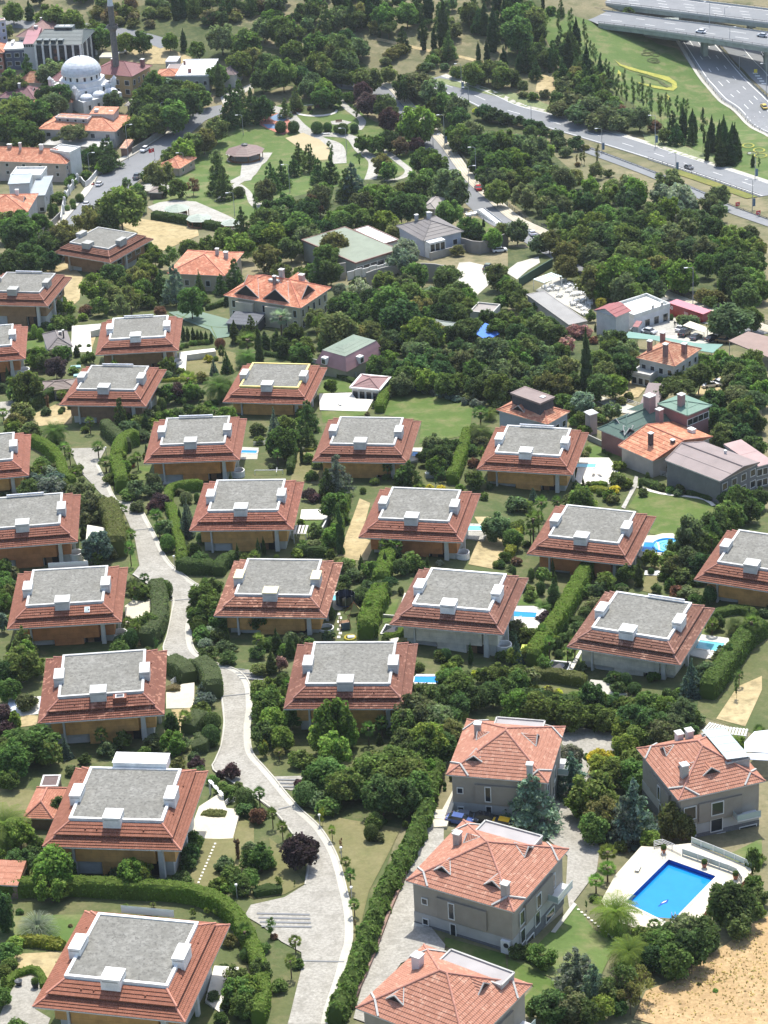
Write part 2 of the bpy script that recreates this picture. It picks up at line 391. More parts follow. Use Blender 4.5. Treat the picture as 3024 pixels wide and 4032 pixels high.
def make_protos():
 for s in range(5):
  rng=np.random.default_rng(10+s);nn=20+3*s
  C,Q=ell(rng,nn+6,(0,0,.53),(.5+.03*(s%2),.5,.47),.10,.21,low=-.85)
  me=foliage_mesh('crown',[leaves(rng,C,Q,95,.056,out=.45,up=.6,shell=.55)],cores(C,Q,.6))
  reg(('broad',s),(trunk_mesh('trunk',.45,.022,4,rng),me))
 for s in range(4):
  rng=np.random.default_rng(40+s);C,Q=ell(rng,16,(0,0,.58),(.45,.45,.40),.09,.17,low=-.8)
  me=foliage_mesh('crown',[leaves(rng,C,Q,85,.046,out=.35,up=.4,shell=.2)],cores(C,Q,.3))
  reg(('loose',s),(trunk_mesh('trunk',.5,.018,6,rng),me))
 for s in range(4):
  rng=np.random.default_rng(60+s);C,Q=ell(rng,22,(0,0,.62),(.5,.5,.36),.11,.19,.72,low=-.45)
  me=foliage_mesh('crown',[leaves(rng,C,Q,110,.042,out=.5,up=.6,aspect=2.2)],cores(C,Q,.65))
  reg(('pine',s),(trunk_mesh('trunk',.5,.024,5,rng,.03),me))
 for s in range(4):
  rng=np.random.default_rng(80+s);C,Q=[],[]
  for i in range(9):
   z=.12+.84*i/8.5;rr=.5*(1-(i/9.2))**.75;nb=max(2,int(8*(1-i/10)))
   a0=rng.random()*6.28
   for j in range(nb):
    a=a0+6.28*j/nb+rng.normal()*.2;k=rr*(.62+.33*rng.random())
    C.append((math.cos(a)*k,math.sin(a)*k,z+rng.normal()*.02-.05*k));w=max(.05,rr*.36);Q.append((w,w,.045+.02*rng.random()))
   if rr>.16:C.append((0,0,z));Q.append((rr*.5,rr*.5,.05))
  C.append((0,0,.95));Q.append((.035,.035,.06))
  me=foliage_mesh('crown',[leaves(rng,C,Q,46,.034,out=.35,up=.5,aspect=2.2,shell=.3)],cores(C,Q,.6))
  reg(('cedar',s),(trunk_mesh('trunk',.85,.02),me))
 for s in range(3):
  rng=np.random.default_rng(100+s);C,Q=[],[]
  for i in range(13):
   z=.07+.9*i/13;rr=.48*(1-i/13.5);nb=max(1,int(11*(1-i/13)))
   a0=rng.random()*6.28
   for j in range(nb):
    a=a0+6.28*j/nb+rng.normal()*.1;k=rr*(.68+.2*rng.random());w=max(.022,rr*.3)
    C.append((math.cos(a)*k,math.sin(a)*k,z-.04*k/.5));Q.append((w,w,.035))
   C.append((0,0,z));Q.append((rr*.55,rr*.55,.045))
  C.append((0,0,.97));Q.append((.012,.012,.04))
  me=foliage_mesh('crown',[leaves(rng,C,Q,30,.028,out=.4,up=.35,aspect=2.4,shell=.3)],cores(C,Q,.7))
  reg(('spruce',s),(trunk_mesh('trunk',.8,.015),me))
 for s in range(3):
  rng=np.random.default_rng(120+s);C,Q=[],[]
  for i in range(13):
   z=.06+.9*i/12.5;rr=.46*math.sin(min(1,.18+.9*(1-i/12.6))*math.pi/2)*(1 if i>1 else .8)
   if i>9:rr*=(13-i)/4
   for j in range(4):
    a=rng.random()*6.28;C.append((math.cos(a)*rr*.4,math.sin(a)*rr*.4,z));Q.append((rr*.62,rr*.62,.075))
  me=foliage_mesh('crown',[leaves(rng,C,Q,38,.03,out=.6,up=.15,aspect=2,shell=.75)],cores(C,Q,.9))
  reg(('cypress',s),(trunk_mesh('trunk',.3,.06),me))
 for s in range(4):
  rng=np.random.default_rng(140+s);C,Q=ell(rng,14,(0,0,.45),(.5,.5,.52),.15,.26,low=-.6)
  me=foliage_mesh('crown',[leaves(rng,C,Q,90,.075,out=.45,up=.55)],cores(C,Q,.6))
  reg(('shrub',s),(trunk_mesh('stem',.4,.02,4,rng),me))
 for s in range(2):
  rng=np.random.default_rng(160+s);C,Q=[(0,0,.5)],[(.49,.49,.49)]
  me=foliage_mesh('crown',[leaves(rng,C,Q,1300,.06,out=.75,shell=.96)],cores(C,Q,.97))
  reg(('ball',s),(trunk_mesh('stem',.3,.04),me))
 for s in range(3):
  rng=np.random.default_rng(180+s);C,Q=[],[]
  for i in range(9):
   z=.3+.66*i/8;a=rng.random()*6.28;rr=.3*math.sin(math.pi*(.15+.8*i/9.5))
   C.append((math.cos(a)*rr*.6,math.sin(a)*rr*.6,z));Q.append((rr*.85,rr*.85,.09))
  me=foliage_mesh('crown',[leaves(rng,C,Q,75,.045,out=.4,shell=.2)],cores(C,Q,.45))
  reg(('young',s),(trunk_mesh('trunk',.8,.02),me))
 for s in range(2):
  rng=np.random.default_rng(200+s);P,colr=[],[]
  for i in range(34):
   a=2.4*i+rng.normal()*.2;el=1.25-2.0*(i/34)+rng.normal()*.1
   d=np.array([math.cos(a)*math.cos(el),math.sin(a)*math.cos(el),math.sin(el)]);L=.26+.05*rng.random()
   b=np.array([0,0,.72])+d*L*.9*np.array([1,1,.55]);sd=np.cross(d,[0,0,1.]);sd/=np.linalg.norm(sd)+1e-9;up=np.cross(sd,d)
   tn=.75+.5*rng.random()
   for j in range(9):
    t=(j-4)/4*1.25;e=d*math.cos(t)+sd*math.sin(t)-np.array([0,0,.25]);e=e/np.linalg.norm(e)*.24*(1-.25*abs(j-4)/4);w=np.cross(e,up);w=w/np.linalg.norm(w)*.022
    P.append([b,b+e*.5+w,b+e*1.0,b+e*.5-w]);colr+=[[tn,tn,tn,1]]*4
  mb=MB();mb.tube((0,0,-.05),(0,0,.72),.045,.035,7);mb.tube((0,0,.5),(0,0,.74),.05,.075,7)
  tm=bpy.data.meshes.new('trunk');tm.from_pydata(mb.v,[],mb.f);tm.materials.append(M['trunk_bark'])
  reg(('fanpalm',s),(tm,foliage_mesh('crown',[(np.array(P),np.array(colr))])))
 for s in range(2):
  rng=np.random.default_rng(220+s);P,colr=[],[]
  for i in range(54):
   a=2.4*i+rng.normal()*.15;el=1.35-1.55*(i/54);L=.52+.06*rng.random();p=np.array([0,0,.42]);dz=el;tn=.75+.5*rng.random()
   for j in range(9):
    d=np.array([math.cos(a)*math.cos(dz),math.sin(a)*math.cos(dz),math.sin(dz)]);q=p+d*L/9
    sd=np.cross(d,[0,0,1.]);sd/=np.linalg.norm(sd)+1e-9;wd=.1*math.sin(math.pi*(.12+.8*j/9))+.012
    for sg in(-1,1):
     for f_ in(0,.5):
      o=p+(q-p)*f_;tip=o+sd*sg*wd+d*.05-np.array([0,0,.02]);P.append([o,o+(q-p)*.22,tip+d*.012,tip]);colr+=[[tn,tn,tn,1]]*4
    P.append([p+sd*.006,q+sd*.005,q-sd*.005,p-sd*.006]);colr+=[[1.2,1.1,.8,1]]*4
    p=q;dz-=.17+.05*(i/54)
  mb=MB();mb.tube((0,0,-.05),(0,0,.36),.06,.055,8);mb.tube((0,0,.3),(0,0,.45),.06,.085,8)
  tm=bpy.data.meshes.new('trunk');tm.from_pydata(mb.v,[],mb.f);tm.materials.append(M['trunk_bark'])
  reg(('datepalm',s),(tm,foliage_mesh('crown',[(np.array(P),np.array(colr))])))
 rng=np.random.default_rng(240);P,colr=[],[]
 for i in range(420):
  a=rng.random()*6.28;el=.35+1.15*rng.random()**.7;p=np.array([0,0,.05]);w=.012;tn=.7+.6*rng.random()
  for j in range(4):
   d=np.array([math.cos(a)*math.cos(el),math.sin(a)*math.cos(el),math.sin(el)]);q=p+d*.21;sd=np.array([-math.sin(a),math.cos(a),0])*w*(1-j*.2)
   P.append([p+sd,q+sd*.7,q-sd*.7,p-sd]);colr+=[[tn,tn,tn,1]]*4;p=q;el-=.42
 reg(('pampas',0),(None,foliage_mesh('crown',[(np.array(P),np.array(colr))])))
 rng=np.random.default_rng(250);mb=MB()
 C=[(0,0,.1+.09*i)for i in range(8)]+[(.18,.1,.85),(-.2,.05,.88),(.05,-.2,.84)];Q=[(.2,.2,.09)]*8+[(.12,.12,.07)]*3
 reg(('stump',0),(trunk_mesh('trunk',.9,.1,4,rng,.0,.3,.95),foliage_mesh('ivy',[leaves(rng,C,Q,50,.06,shell=.8)],cores(C,Q,.7))))
make_protos()
NVAR={}
for k in PROTO:NVAR[k[0]]=max(NVAR.get(k[0],0),k[1]+1)
KIND={'broad':('broadleaf_tree','tree'),'loose':('airy_tree','tree'),'pine':('pine_tree','tree'),'cedar':('cedar_tree','tree'),'spruce':('spruce_tree','tree'),'cypress':('cypress_tree','tree'),'shrub':('shrub','shrub'),'ball':('clipped_shrub','shrub'),'young':('young_tree','tree'),'fanpalm':('fan_palm','palm'),'datepalm':('date_palm','palm'),'pampas':('pampas_grass','grass clump'),'stump':('pollarded_trunk','tree')}
WORD={'broad':'leafy tree','loose':'airy tree','pine':'round crowned pine','cedar':'spreading conifer','spruce':'pointed spruce','cypress':'slim cypress','shrub':'bush','ball':'clipped bush','young':'slim young tree','fanpalm':'fan palm','datepalm':'feathery date palm','pampas':'pampas grass clump','stump':'cut back ivy covered trunk'}
COLS={'d':('dark green',(0.106,0.154,0.058)),'g':('mid green',(0.138,0.198,0.060)),'l':('bright green',(0.180,0.252,0.060)),'o':('olive green',(0.186,0.198,0.078)),'y':('yellow green',(0.288,0.300,0.066)),'b':('blue grey',(0.162,0.204,0.174)),'p':('dark purple',(0.102,0.066,0.072)),'r':('reddish brown',(0.204,0.120,0.084)),'s':('silvery green',(0.264,0.300,0.228)),'k':('blackish green',(0.070,0.114,0.048)),'w':('dry brown',(0.252,0.204,0.114)),'v':('yellow',(0.540,0.480,0.072)),'q':('pink flowering',(0.360,0.216,0.216)),'c':('grey green',(0.156,0.192,0.094))}
NAMES={('broad','k'):'blackish_tree',('broad','d'):'dark_green_tree',('broad','l'):'yellowish_tree',('broad','o'):'yellowish_tree',('broad','y'):'yellowish_tree',('broad','p'):'purple_tree',('broad','s'):'silvery_tree',('shrub','d'):'dark_shrub',('shrub','k'):'dark_shrub',('shrub','b'):'blue_grey_shrub',('shrub','v'):'flowering_shrub',('shrub','q'):'flowering_shrub'}  # names sort one tree shape and one bush shape by leaf colour, no species known
PLANTS=[]
prng=random.Random(3)
AUTO=[False]
def plant_at(kind,p,w,h,col='g',label=None,group=None):
 if kind=='broad' and col in 'dk':col=prng.choice('dddggcdgol' if col=='d' else 'kkddkg')
 if kind=='shrub' and col=='d':col=prng.choice('ddgcg')
 s=prng.randrange(NVAR[kind]);name,cat=KIND[kind];name=NAMES.get((kind,col),name)
 if kind in('broad','loose','pine','shrub'):w*=1.1;h*=prng.uniform(.95,1.12)
 r=bpy.data.objects.new(name,None);COL.objects.link(r);r.empty_display_size=.3
 r.location=p;r.rotation_euler=(0,0,prng.random()*6.28);r.scale=(w,w,h);r['category']=cat
 tm,cm=PROTO[(kind,s)]
 if tm:
  t=bpy.data.objects.new(tm.name.split('.')[0],tm);COL.objects.link(t);t.parent=r
 c=bpy.data.objects.new(cm.name.split('.')[0],cm);COL.objects.link(c);c.parent=r
 b=COLS[col][1];j=[prng.uniform(.78,1.28),prng.uniform(.85,1.2)]
 c.color=(b[0]*j[0]*j[1],b[1]*j[0],b[2]*j[0],1)
 PLANTS.append((r,kind,col,w,h,AUTO[0],group));return r
HR={'broad':1.15,'loose':1.25,'pine':1.0,'cedar':1.5,'spruce':2.1,'cypress':4.5,'shrub':.85,'ball':1.0,'young':2.4,'fanpalm':1.55,'datepalm':.95,'pampas':.8,'stump':2.2}
def plant(k,kind,col,x,ytop,wpx,hr=None,**kw):
 """place a plant by where its top and its width show in the photo"""
 hr=hr or HR[kind];s=1.0 if k=='n' else 1.659;yb=ytop+wpx*hr*.9
 for _ in range(4):
  u,v=nat(k,x,yb);p=hit(u,v);pm=ppm(p)*s;w=wpx/pm;h=w*hr
  top=pix((p.x,p.y,p.z+h));ot=nat(k,0,ytop)[1]
  yb+=(ot-top[1])*s
  x2=x-(top[0]-nat(k,x,0)[0])*s*0
 u,v=nat(k,x,yb);p=hit(u,v)
 top=pix((p.x,p.y,p.z+h));dx=nat(k,x,0)[0]-(top[0]+pix(p)[0])/2
 u+=dx;p=hit(u,v)
 return plant_at(kind,p,w,h,col,**kw)
def inpoly(x,y,P):
 c=False;j=len(P)-1
 for i in range(len(P)):
  (a,b),(e,f)=P[i],P[j]
  if(b>y)!=(f>y)and x<(e-a)*(y-b)/(f-b)+a:c=not c
  j=i
 return c
def grove(k,poly,n,kinds,wr,seed=0,hr=None,sep=.55,group=None):
 """a grove: individual trees strewn over an outline (bases), each its own object"""
 rg=random.Random(seed);xs=[p[0]for p in poly];ys=[p[1]for p in poly];got=[]
 tries=0
 while len(got)<n and tries<n*60:
  tries+=1;x,y=rg.uniform(min(xs),max(xs)),rg.uniform(min(ys),max(ys))
  if not inpoly(x,y,poly):continue
  w=rg.uniform(*wr)
  if any(((x-a)**2+((y-b)*2)**2)**.5<sep*(w+c)*.5 for a,b,c in got):continue
  got.append((x,y,w))
 AUTO[0]=True
 for x,y,w in got:
  kd,col=rg.choice(kinds).split('-');q=(hr or HR[kd])*rg.uniform(.85,1.2)*(.55 if kd=='cypress' else 1)
  u,v=nat(k,x,y);p=hit(u,v);wm=w/(ppm(p)*(1.0 if k=='n' else 1.659))
  plant_at(kd,p,wm,wm*q,col,group=group)
 AUTO[0]=False
def hedge(k,px,w,h,label,col='l',leaf=.3,dens=7,rag=.08,land=None,trim=True,zf=None,name='hedge'):
 path=smooth_path([at(k,x,y)for x,y in px],1.2);zf=zf or g
 rng=np.random.default_rng(int(abs(px[0][0]*7+px[0][1]*13))%9999);nf=max(3,len(path))
 prof=[(-.5,0),(-.5,.55),(-.48,.9),(-.36,1.0),(0,1.02),(.36,1.0),(.48,.9),(.5,.55),(.5,0)]if trim else[(-.35,0),(-.5,.4),(-.42,.75),(-.2,.97),(.1,1.02),(.3,.9),(.48,.6),(.45,.25),(.4,0)]
 rows=[]
 for i,p in enumerate(path):
  t=(path[min(i+1,len(path)-1)]-path[max(i-1,0)]);t.normalize();n=Vector((-t.y,t.x,0));z=zf(p.x,p.y)
  e=.8 if i in(0,len(path)-1)else 1
  rows.append([np.array((p.x+n.x*a*w*e+rng.normal()*rag,p.y+n.y*a*w*e+rng.normal()*rag,z+b*h*e+rng.normal()*rag*(1 if b>.1 else 0)-(.3 if b==0 else 0)))for a,b in prof])
 V=[v for r in rows for v in r];m_=len(prof);Fa=[]
 for i in range(len(rows)-1):
  for j in range(m_-1):Fa.append((i*m_+j,i*m_+j+1,(i+1)*m_+j+1,(i+1)*m_+j))
 Fa.append(tuple(range(m_))[::-1]);Fa.append(tuple((len(rows)-1)*m_+j for j in range(m_)))
 V=np.array(V);cen=V.reshape(-1,m_,3).mean(1)
 P,N_=[],[]
 for f in Fa:
  if len(f)!=4:continue
  a,b,c,d=(V[i]for i in f);nr=np.cross(b-a,d-a);ar=np.linalg.norm(nr);k_=rng.poisson(max(.2,ar*dens));
  if ar<1e-6:continue
  nr=nr/ar
  ce=cen[f[0]//m_]
  if nr@((a+c)/2-ce)<0:nr=-nr
  for _ in range(k_):
   s,t=rng.random(2);P.append((a*(1-s)+b*s)*(1-t)+(d*(1-s)+c*s)*t+nr*rng.random()*leaf*.35);N_.append(nr*.6+rng.normal(size=3)*.45+np.array([0,0,.35]))
 N_=np.array(N_);N_/=np.linalg.norm(N_,axis=1,keepdims=True)
 base=path[len(path)//2];org=np.array((base.x,base.y,zf(base.x,base.y)))
 q=quads(rng,np.array(P)-org,N_,leaf,1.4)
 me=foliage_mesh(name,[q],(V-org,Fa));o=bpy.data.objects.new(name,me);COL.objects.link(o);o.location=org
 b=COLS[col][1];o.color=(*b,1)
 return tag(o,label,name.replace('_',' '),None,land)
def courses(mb,a,b,c,d,n,step=.07,mi=0):
 """one roof slope laid in n stepped rows; a-b eave edge, d-c upper edge"""
 a,b,c,d=map(Vector,(a,b,c,d));e=(b-a).normalized();nr=e.cross(((c+d)/2-(a+b)/2)).normalized();sl=((c+d)/2-(a+b)/2).length
 pl,pr=a,b
 for i in range(n):
  t0,t1=i/n,(i+1)/n
  l0,r0,l1,r1=a.lerp(d,t0),b.lerp(c,t0),a.lerp(d,t1),b.lerp(c,t1)
  L,R=l0+nr*step,r0+nr*step
  U=lambda p:((p-a).dot(e),sl*t0+.01)
  mb.poly([l0,r0,R,L],uv=[((p-a).dot(e),sl*t0+.02)for p in(l0,r0,R,L)],mi=mi)
  q=[L,R,r1,l1]if(r1-l1).length>.02 else[L,R,r1]
  mb.poly(q,uv=[((p-a).dot(e),sl*(t0+.02/n)if j<2 else sl*(t1-.02/n))for j,p in enumerate(q)],mi=mi)
def hiproof(mb,hx,hy,z0,rise,n,ridge=None,step=.07,c=(0,0),caps=None,inset=None):
 """hip or pyramid roof; with inset it stops at an upper rectangle"""
 cx,cy=c
 if inset is not None:ux,uy=hx-inset[0],hy-inset[1]
 else:
  r=max(0,hx-hy)if ridge is None else ridge;s=max(0,hy-hx)if ridge is None else 0;ux,uy=r,s
 E=[(-hx,-hy),(hx,-hy),(hx,hy),(-hx,hy)];T=[(-ux,-uy),(ux,-uy),(ux,uy),(-ux,uy)]
 for i in range(4):
  j=(i+1)%4
  courses(mb,(cx+E[i][0],cy+E[i][1],z0),(cx+E[j][0],cy+E[j][1],z0),(cx+T[j][0],cy+T[j][1],z0+rise),(cx+T[i][0],cy+T[i][1],z0+rise),n,step)
  if caps is not None:
   caps.tube((cx+E[i][0],cy+E[i][1],z0+.06),(cx+T[i][0],cy+T[i][1],z0+rise+.06),.16,.16,6,mi=1)
 if caps is not None and inset is None and(ux>.3 or uy>.3):caps.tube((cx-ux,cy-uy,z0+rise+.06),(cx+ux,cy+uy,z0+rise+.06),.17,.17,6,mi=1)
 return ux,uy
def ring(mb,hx,hy,w,z0,z1,c=(0,0),mi=0):
 cx,cy=c
 mb.box((cx,cy-hy+w/2,(z0+z1)/2),(2*hx,w,z1-z0),mi=mi);mb.box((cx,cy+hy-w/2,(z0+z1)/2),(2*hx,w,z1-z0),mi=mi)
 mb.box((cx-hx+w/2,cy,(z0+z1)/2),(w,2*(hy-w),z1-z0),mi=mi);mb.box((cx+hx-w/2,cy,(z0+z1)/2),(w,2*(hy-w),z1-z0),mi=mi)
HE=7.0
def villa_proto(label):
 r=thing('villa',label,'villa',group=VG);W2,D2,oy=10.8,11.1,.29
 MB().box((0,.2,0),(17.0,15.6,7)).build('ground_floor','pale_wall',r,(.85,.83,.78))
 MB().box((0,.2,4.9),(18.0,16.6,4.1)).build('upper_wall','cladding',r)
 mb=MB();mb.box((-.2,-8.3,4.85),(12.6,.8,4.06));mb.box((.25,-8.15,1.3),(5.6,.7,3.0));mb.build('front_panel','cladding',r)
 for x,w in((-6.75,.4),(6.9,.95)):
  MB().box((x,-8.5,3.1),(w,.95,7.7),top=(.7,1)).build('pillar','pale_wall',r,(.95,.93,.9))
 for x,w in((-9.2,.4),(9.25,.8)):MB().box((x,-1.5,3.1),(.5,w,7.7)).build('pillar','pale_wall',r,(.95,.93,.9))
 mb=MB();mb.box((-4.6,-7.68,1.3),(3.4,.12,2.7))
 for i in range(6):mb.box((-4.6,-7.75,.25+i*.42),(3.3,.04,.34))
 mb.build('garage_door','pale_wall',r,(.9,.9,.9))
 e=MB().box((4.75,-7.62,1.3),(3.0,.1,2.8)).build('entrance','black_trim',r)
 MB().box((4.3,-7.7,1.1),(1.2,.08,2.3)).build('door','timber',e)
 for y in(-4.5,.5,5):
  w=MB().box((9.02,y,4.9),(.1,2.6,1.7)).build('window','white_paint',r,(.9,.9,.9));MB().box((9.08,y,4.9),(.06,2.3,1.4)).build('pane','glass',w)
 for y in(-4,2,6):
  w=MB().box((-9.02,y,4.9),(.1,2.6,1.7)).build('window','white_paint',r,(.9,.9,.9));MB().box((-9.08,y,4.9),(.06,2.3,1.4)).build('pane','glass',w)
 for x in(-4.5,0,4.5):
  w=MB().box((x,8.52,4.9),(3.2,.1,2.4)).build('window','white_paint',r,(.9,.9,.9));MB().box((x,8.58,4.9),(2.9,.06,2.1)).build('pane','glass',w)
 mb=MB();mb.lathe([(1.5,-3),(1.5,2.3),(1.3,2.3),(1.3,1.4),(0,1.4)],18,(9.7,-6.2,0));b=mb.build('round_balcony','white_paint',r)
 MB().lathe([(1.25,1.43),(0,1.43)],16,(9.7,-6.2,0)).build('floor','concrete',b)
 mb=MB();ring(mb,W2,D2,.5,HE-.22,HE-.01);mb.box((0,0,HE-.16),(2*W2-1.02,2*D2-1.02,.1));mb.build('eave_board','white_paint',r,(.86,.82,.8))
 mb=MB();hiproof(mb,W2,D2,HE,.85,4,inset=(1.75,1.75),step=.11,caps=mb)
 ring(mb,W2-1.8,D2-1.8,.3,HE+.6,HE+1.22)
 mb.build('lower_roof',['villa_tile','ridge_tile'],r)
 mb=MB();hiproof(mb,W2-1.55,D2-1.55,HE+1.22,1.0,4,inset=(2.0,2.3),step=.11,caps=mb)
 for x,y in((-4.5,-8.6),(-2.7,-8.6),(4.6,-8.6),(8.3,4),(8.3,-4),(-8.3,5)):
  mb.box((x,y,HE+1.75),(.3,.35,.35),top=.6)
 mb.build("upper_roof",['villa_tile','ridge_tile'],r)
 mb=MB();ring(mb,7.4,7.38,.45,HE+2.0,HE+2.67,(0,oy));mb.build('parapet','white_paint',r)
 MB().box((0,oy,HE+2.2),(13.9,13.86,.6)).build('gravel_roof','gravel',r)
 for x,y,w,d in((-.35,-7.0,2.75,2.7),(-7.45,-.7,1.7,3.5),(7.45,-.7,1.7,3.5)):
  c=MB().box((x,y,HE+2.2),(w,d,2.7)).build('chimney_block','white_paint',r)
  MB().box((x,y,HE+3.62),(w+.12,d+.12,.16)).build('cap','white_paint',c)
  mb=MB();mb.box((x,y-d/2-.01,HE+3.25),(w*.8,.04,.16));mb.box((x+(.01+w/2)*(1 if x<0 else-1),y,HE+3.25),(.04,d*.7,.16));mb.build('vent_slit','concrete',c)
 return r
def fitrect(k,pts,eave,D=None):
 P=[at(k,*p)if len(p)==2 else at(*p)for p in pts];c0=sum(P,Vector())/len(P)
 U=[nat(k,*p)if len(p)==2 else nat(*p)for p in pts]
 um=(sum(u[0]for u in U)/len(U),sum(u[1]for u in U)/len(U));zc=hit(um[0],um[1],eave).z
 Q=[onplane(u[0],u[1],zc)for u in U]
 if len(Q)==4:f=((Q[1]-Q[0])+(Q[2]-Q[3]))/2;cen=sum(Q,Vector())/4;s=((Q[2]-Q[1])+(Q[3]-Q[0]))/2
 else:f=Q[1]-Q[0];s=Q[2]-Q[1]if len(Q)>2 else Vector((-f.y,f.x,0)).normalized()*D;cen=(Q[0]+(Q[1]+s))/2
 ya=math.atan2(f.y,f.x);n=Vector((-math.sin(ya),math.cos(ya),0));ex=Vector((math.cos(ya),math.sin(ya),0))
 yb=math.atan2(s.y,s.x)-math.pi/2;dy=(yb-ya+math.pi)%(2*math.pi)-math.pi;wt=s.length/(s.length+f.length)
 ya+=dy*wt
 return cen,f.length,s.length,ya,zc
def window(parent,face,u,z,w,h,hx,hy,frame=(.9,.9,.88),sill=False):
 """face f/b/l/r, u along the face"""
 if face in 'fb':
  s=-1 if face=='f' else 1;o=MB();y=s*(hy+.03)
  for dx,dz,a,b in((0,h/2+.07,w+.28,.14),(0,-h/2-.07,w+.28,.14),(-w/2-.07,0,.14,h),(w/2+.07,0,.14,h)):o.box((u+dx,y,z+dz),(a,.14,b))
  wd=o.build('window','white_paint',parent,frame);MB().box((u,s*(hy+.012),z),(w,.05,h)).build('pane','glass',wd)
 else:
  s=-1 if face=='l' else 1;o=MB();x=s*(hx+.03)
  for dy,dz,a,b in((0,h/2+.07,w+.28,.14),(0,-h/2-.07,w+.28,.14),(-w/2-.07,0,.14,h),(w/2+.07,0,.14,h)):o.box((x,u+dy,z+dz),(.14,a,b))
  wd=o.build('window','white_paint',parent,frame);MB().box((s*(hx+.012),u,z),(.05,w,h)).build('pane','glass',wd)
 return wd
def chimney(parent,x,y,z0,z1,w,d,mat='plaster',col=(.7,.62,.55),cap=True):
 c=MB().box((x,y,(z0+z1)/2),(w,d,z1-z0)).build('chimney',mat,parent,col)
 if cap:MB().box((x,y,z1+.09),(w+.25,d+.25,.18)).build('cap','white_paint',c,(.85,.85,.82))
 return c
def dormer(parent,hx,hy,z0,rise,face,u,v,sz,mat='pink_tile',col=(1,1,1),glass='black_trim'):
 """little triangular roof window; v = fraction up the slope"""
 rot={'f':0,'r':math.pi/2,'b':math.pi,'l':-math.pi/2}[face];hh=hy if face in 'fb' else hx
 co,si=math.cos(rot),math.sin(rot);z=z0+rise*v;y=-hh*(1-v);sl=rise/hh
 T=lambda p:(p[0]*co-p[1]*si,p[0]*si+p[1]*co,p[2])
 sz*=1.25;h=sz*.8;L=h/sl
 A,B,C,D=(u-sz,y,z+.03),(u+sz,y,z+.03),(u,y,z+h),(u,y+L,z+h)
 mb=MB();mb.poly([T(B),T(D),T(C)]);mb.poly([T(A),T(C),T(D)]);d=mb.build('dormer',mat,parent,col)
 mb=MB();mb.poly([T((p[0]*.9+u*.1,p[1]+.08,p[2]-.02))for p in(A,B,C)]);mb.build('dormer_opening',glass,d)
 mb=MB();mb.tube(T(A),T(C),.12,n=4);mb.tube(T(B),T(C),.12,n=4);mb.tube(T(A),T(D),.1,n=4);mb.tube(T(B),T(D),.1,n=4);mb.build('flashing','concrete',d)
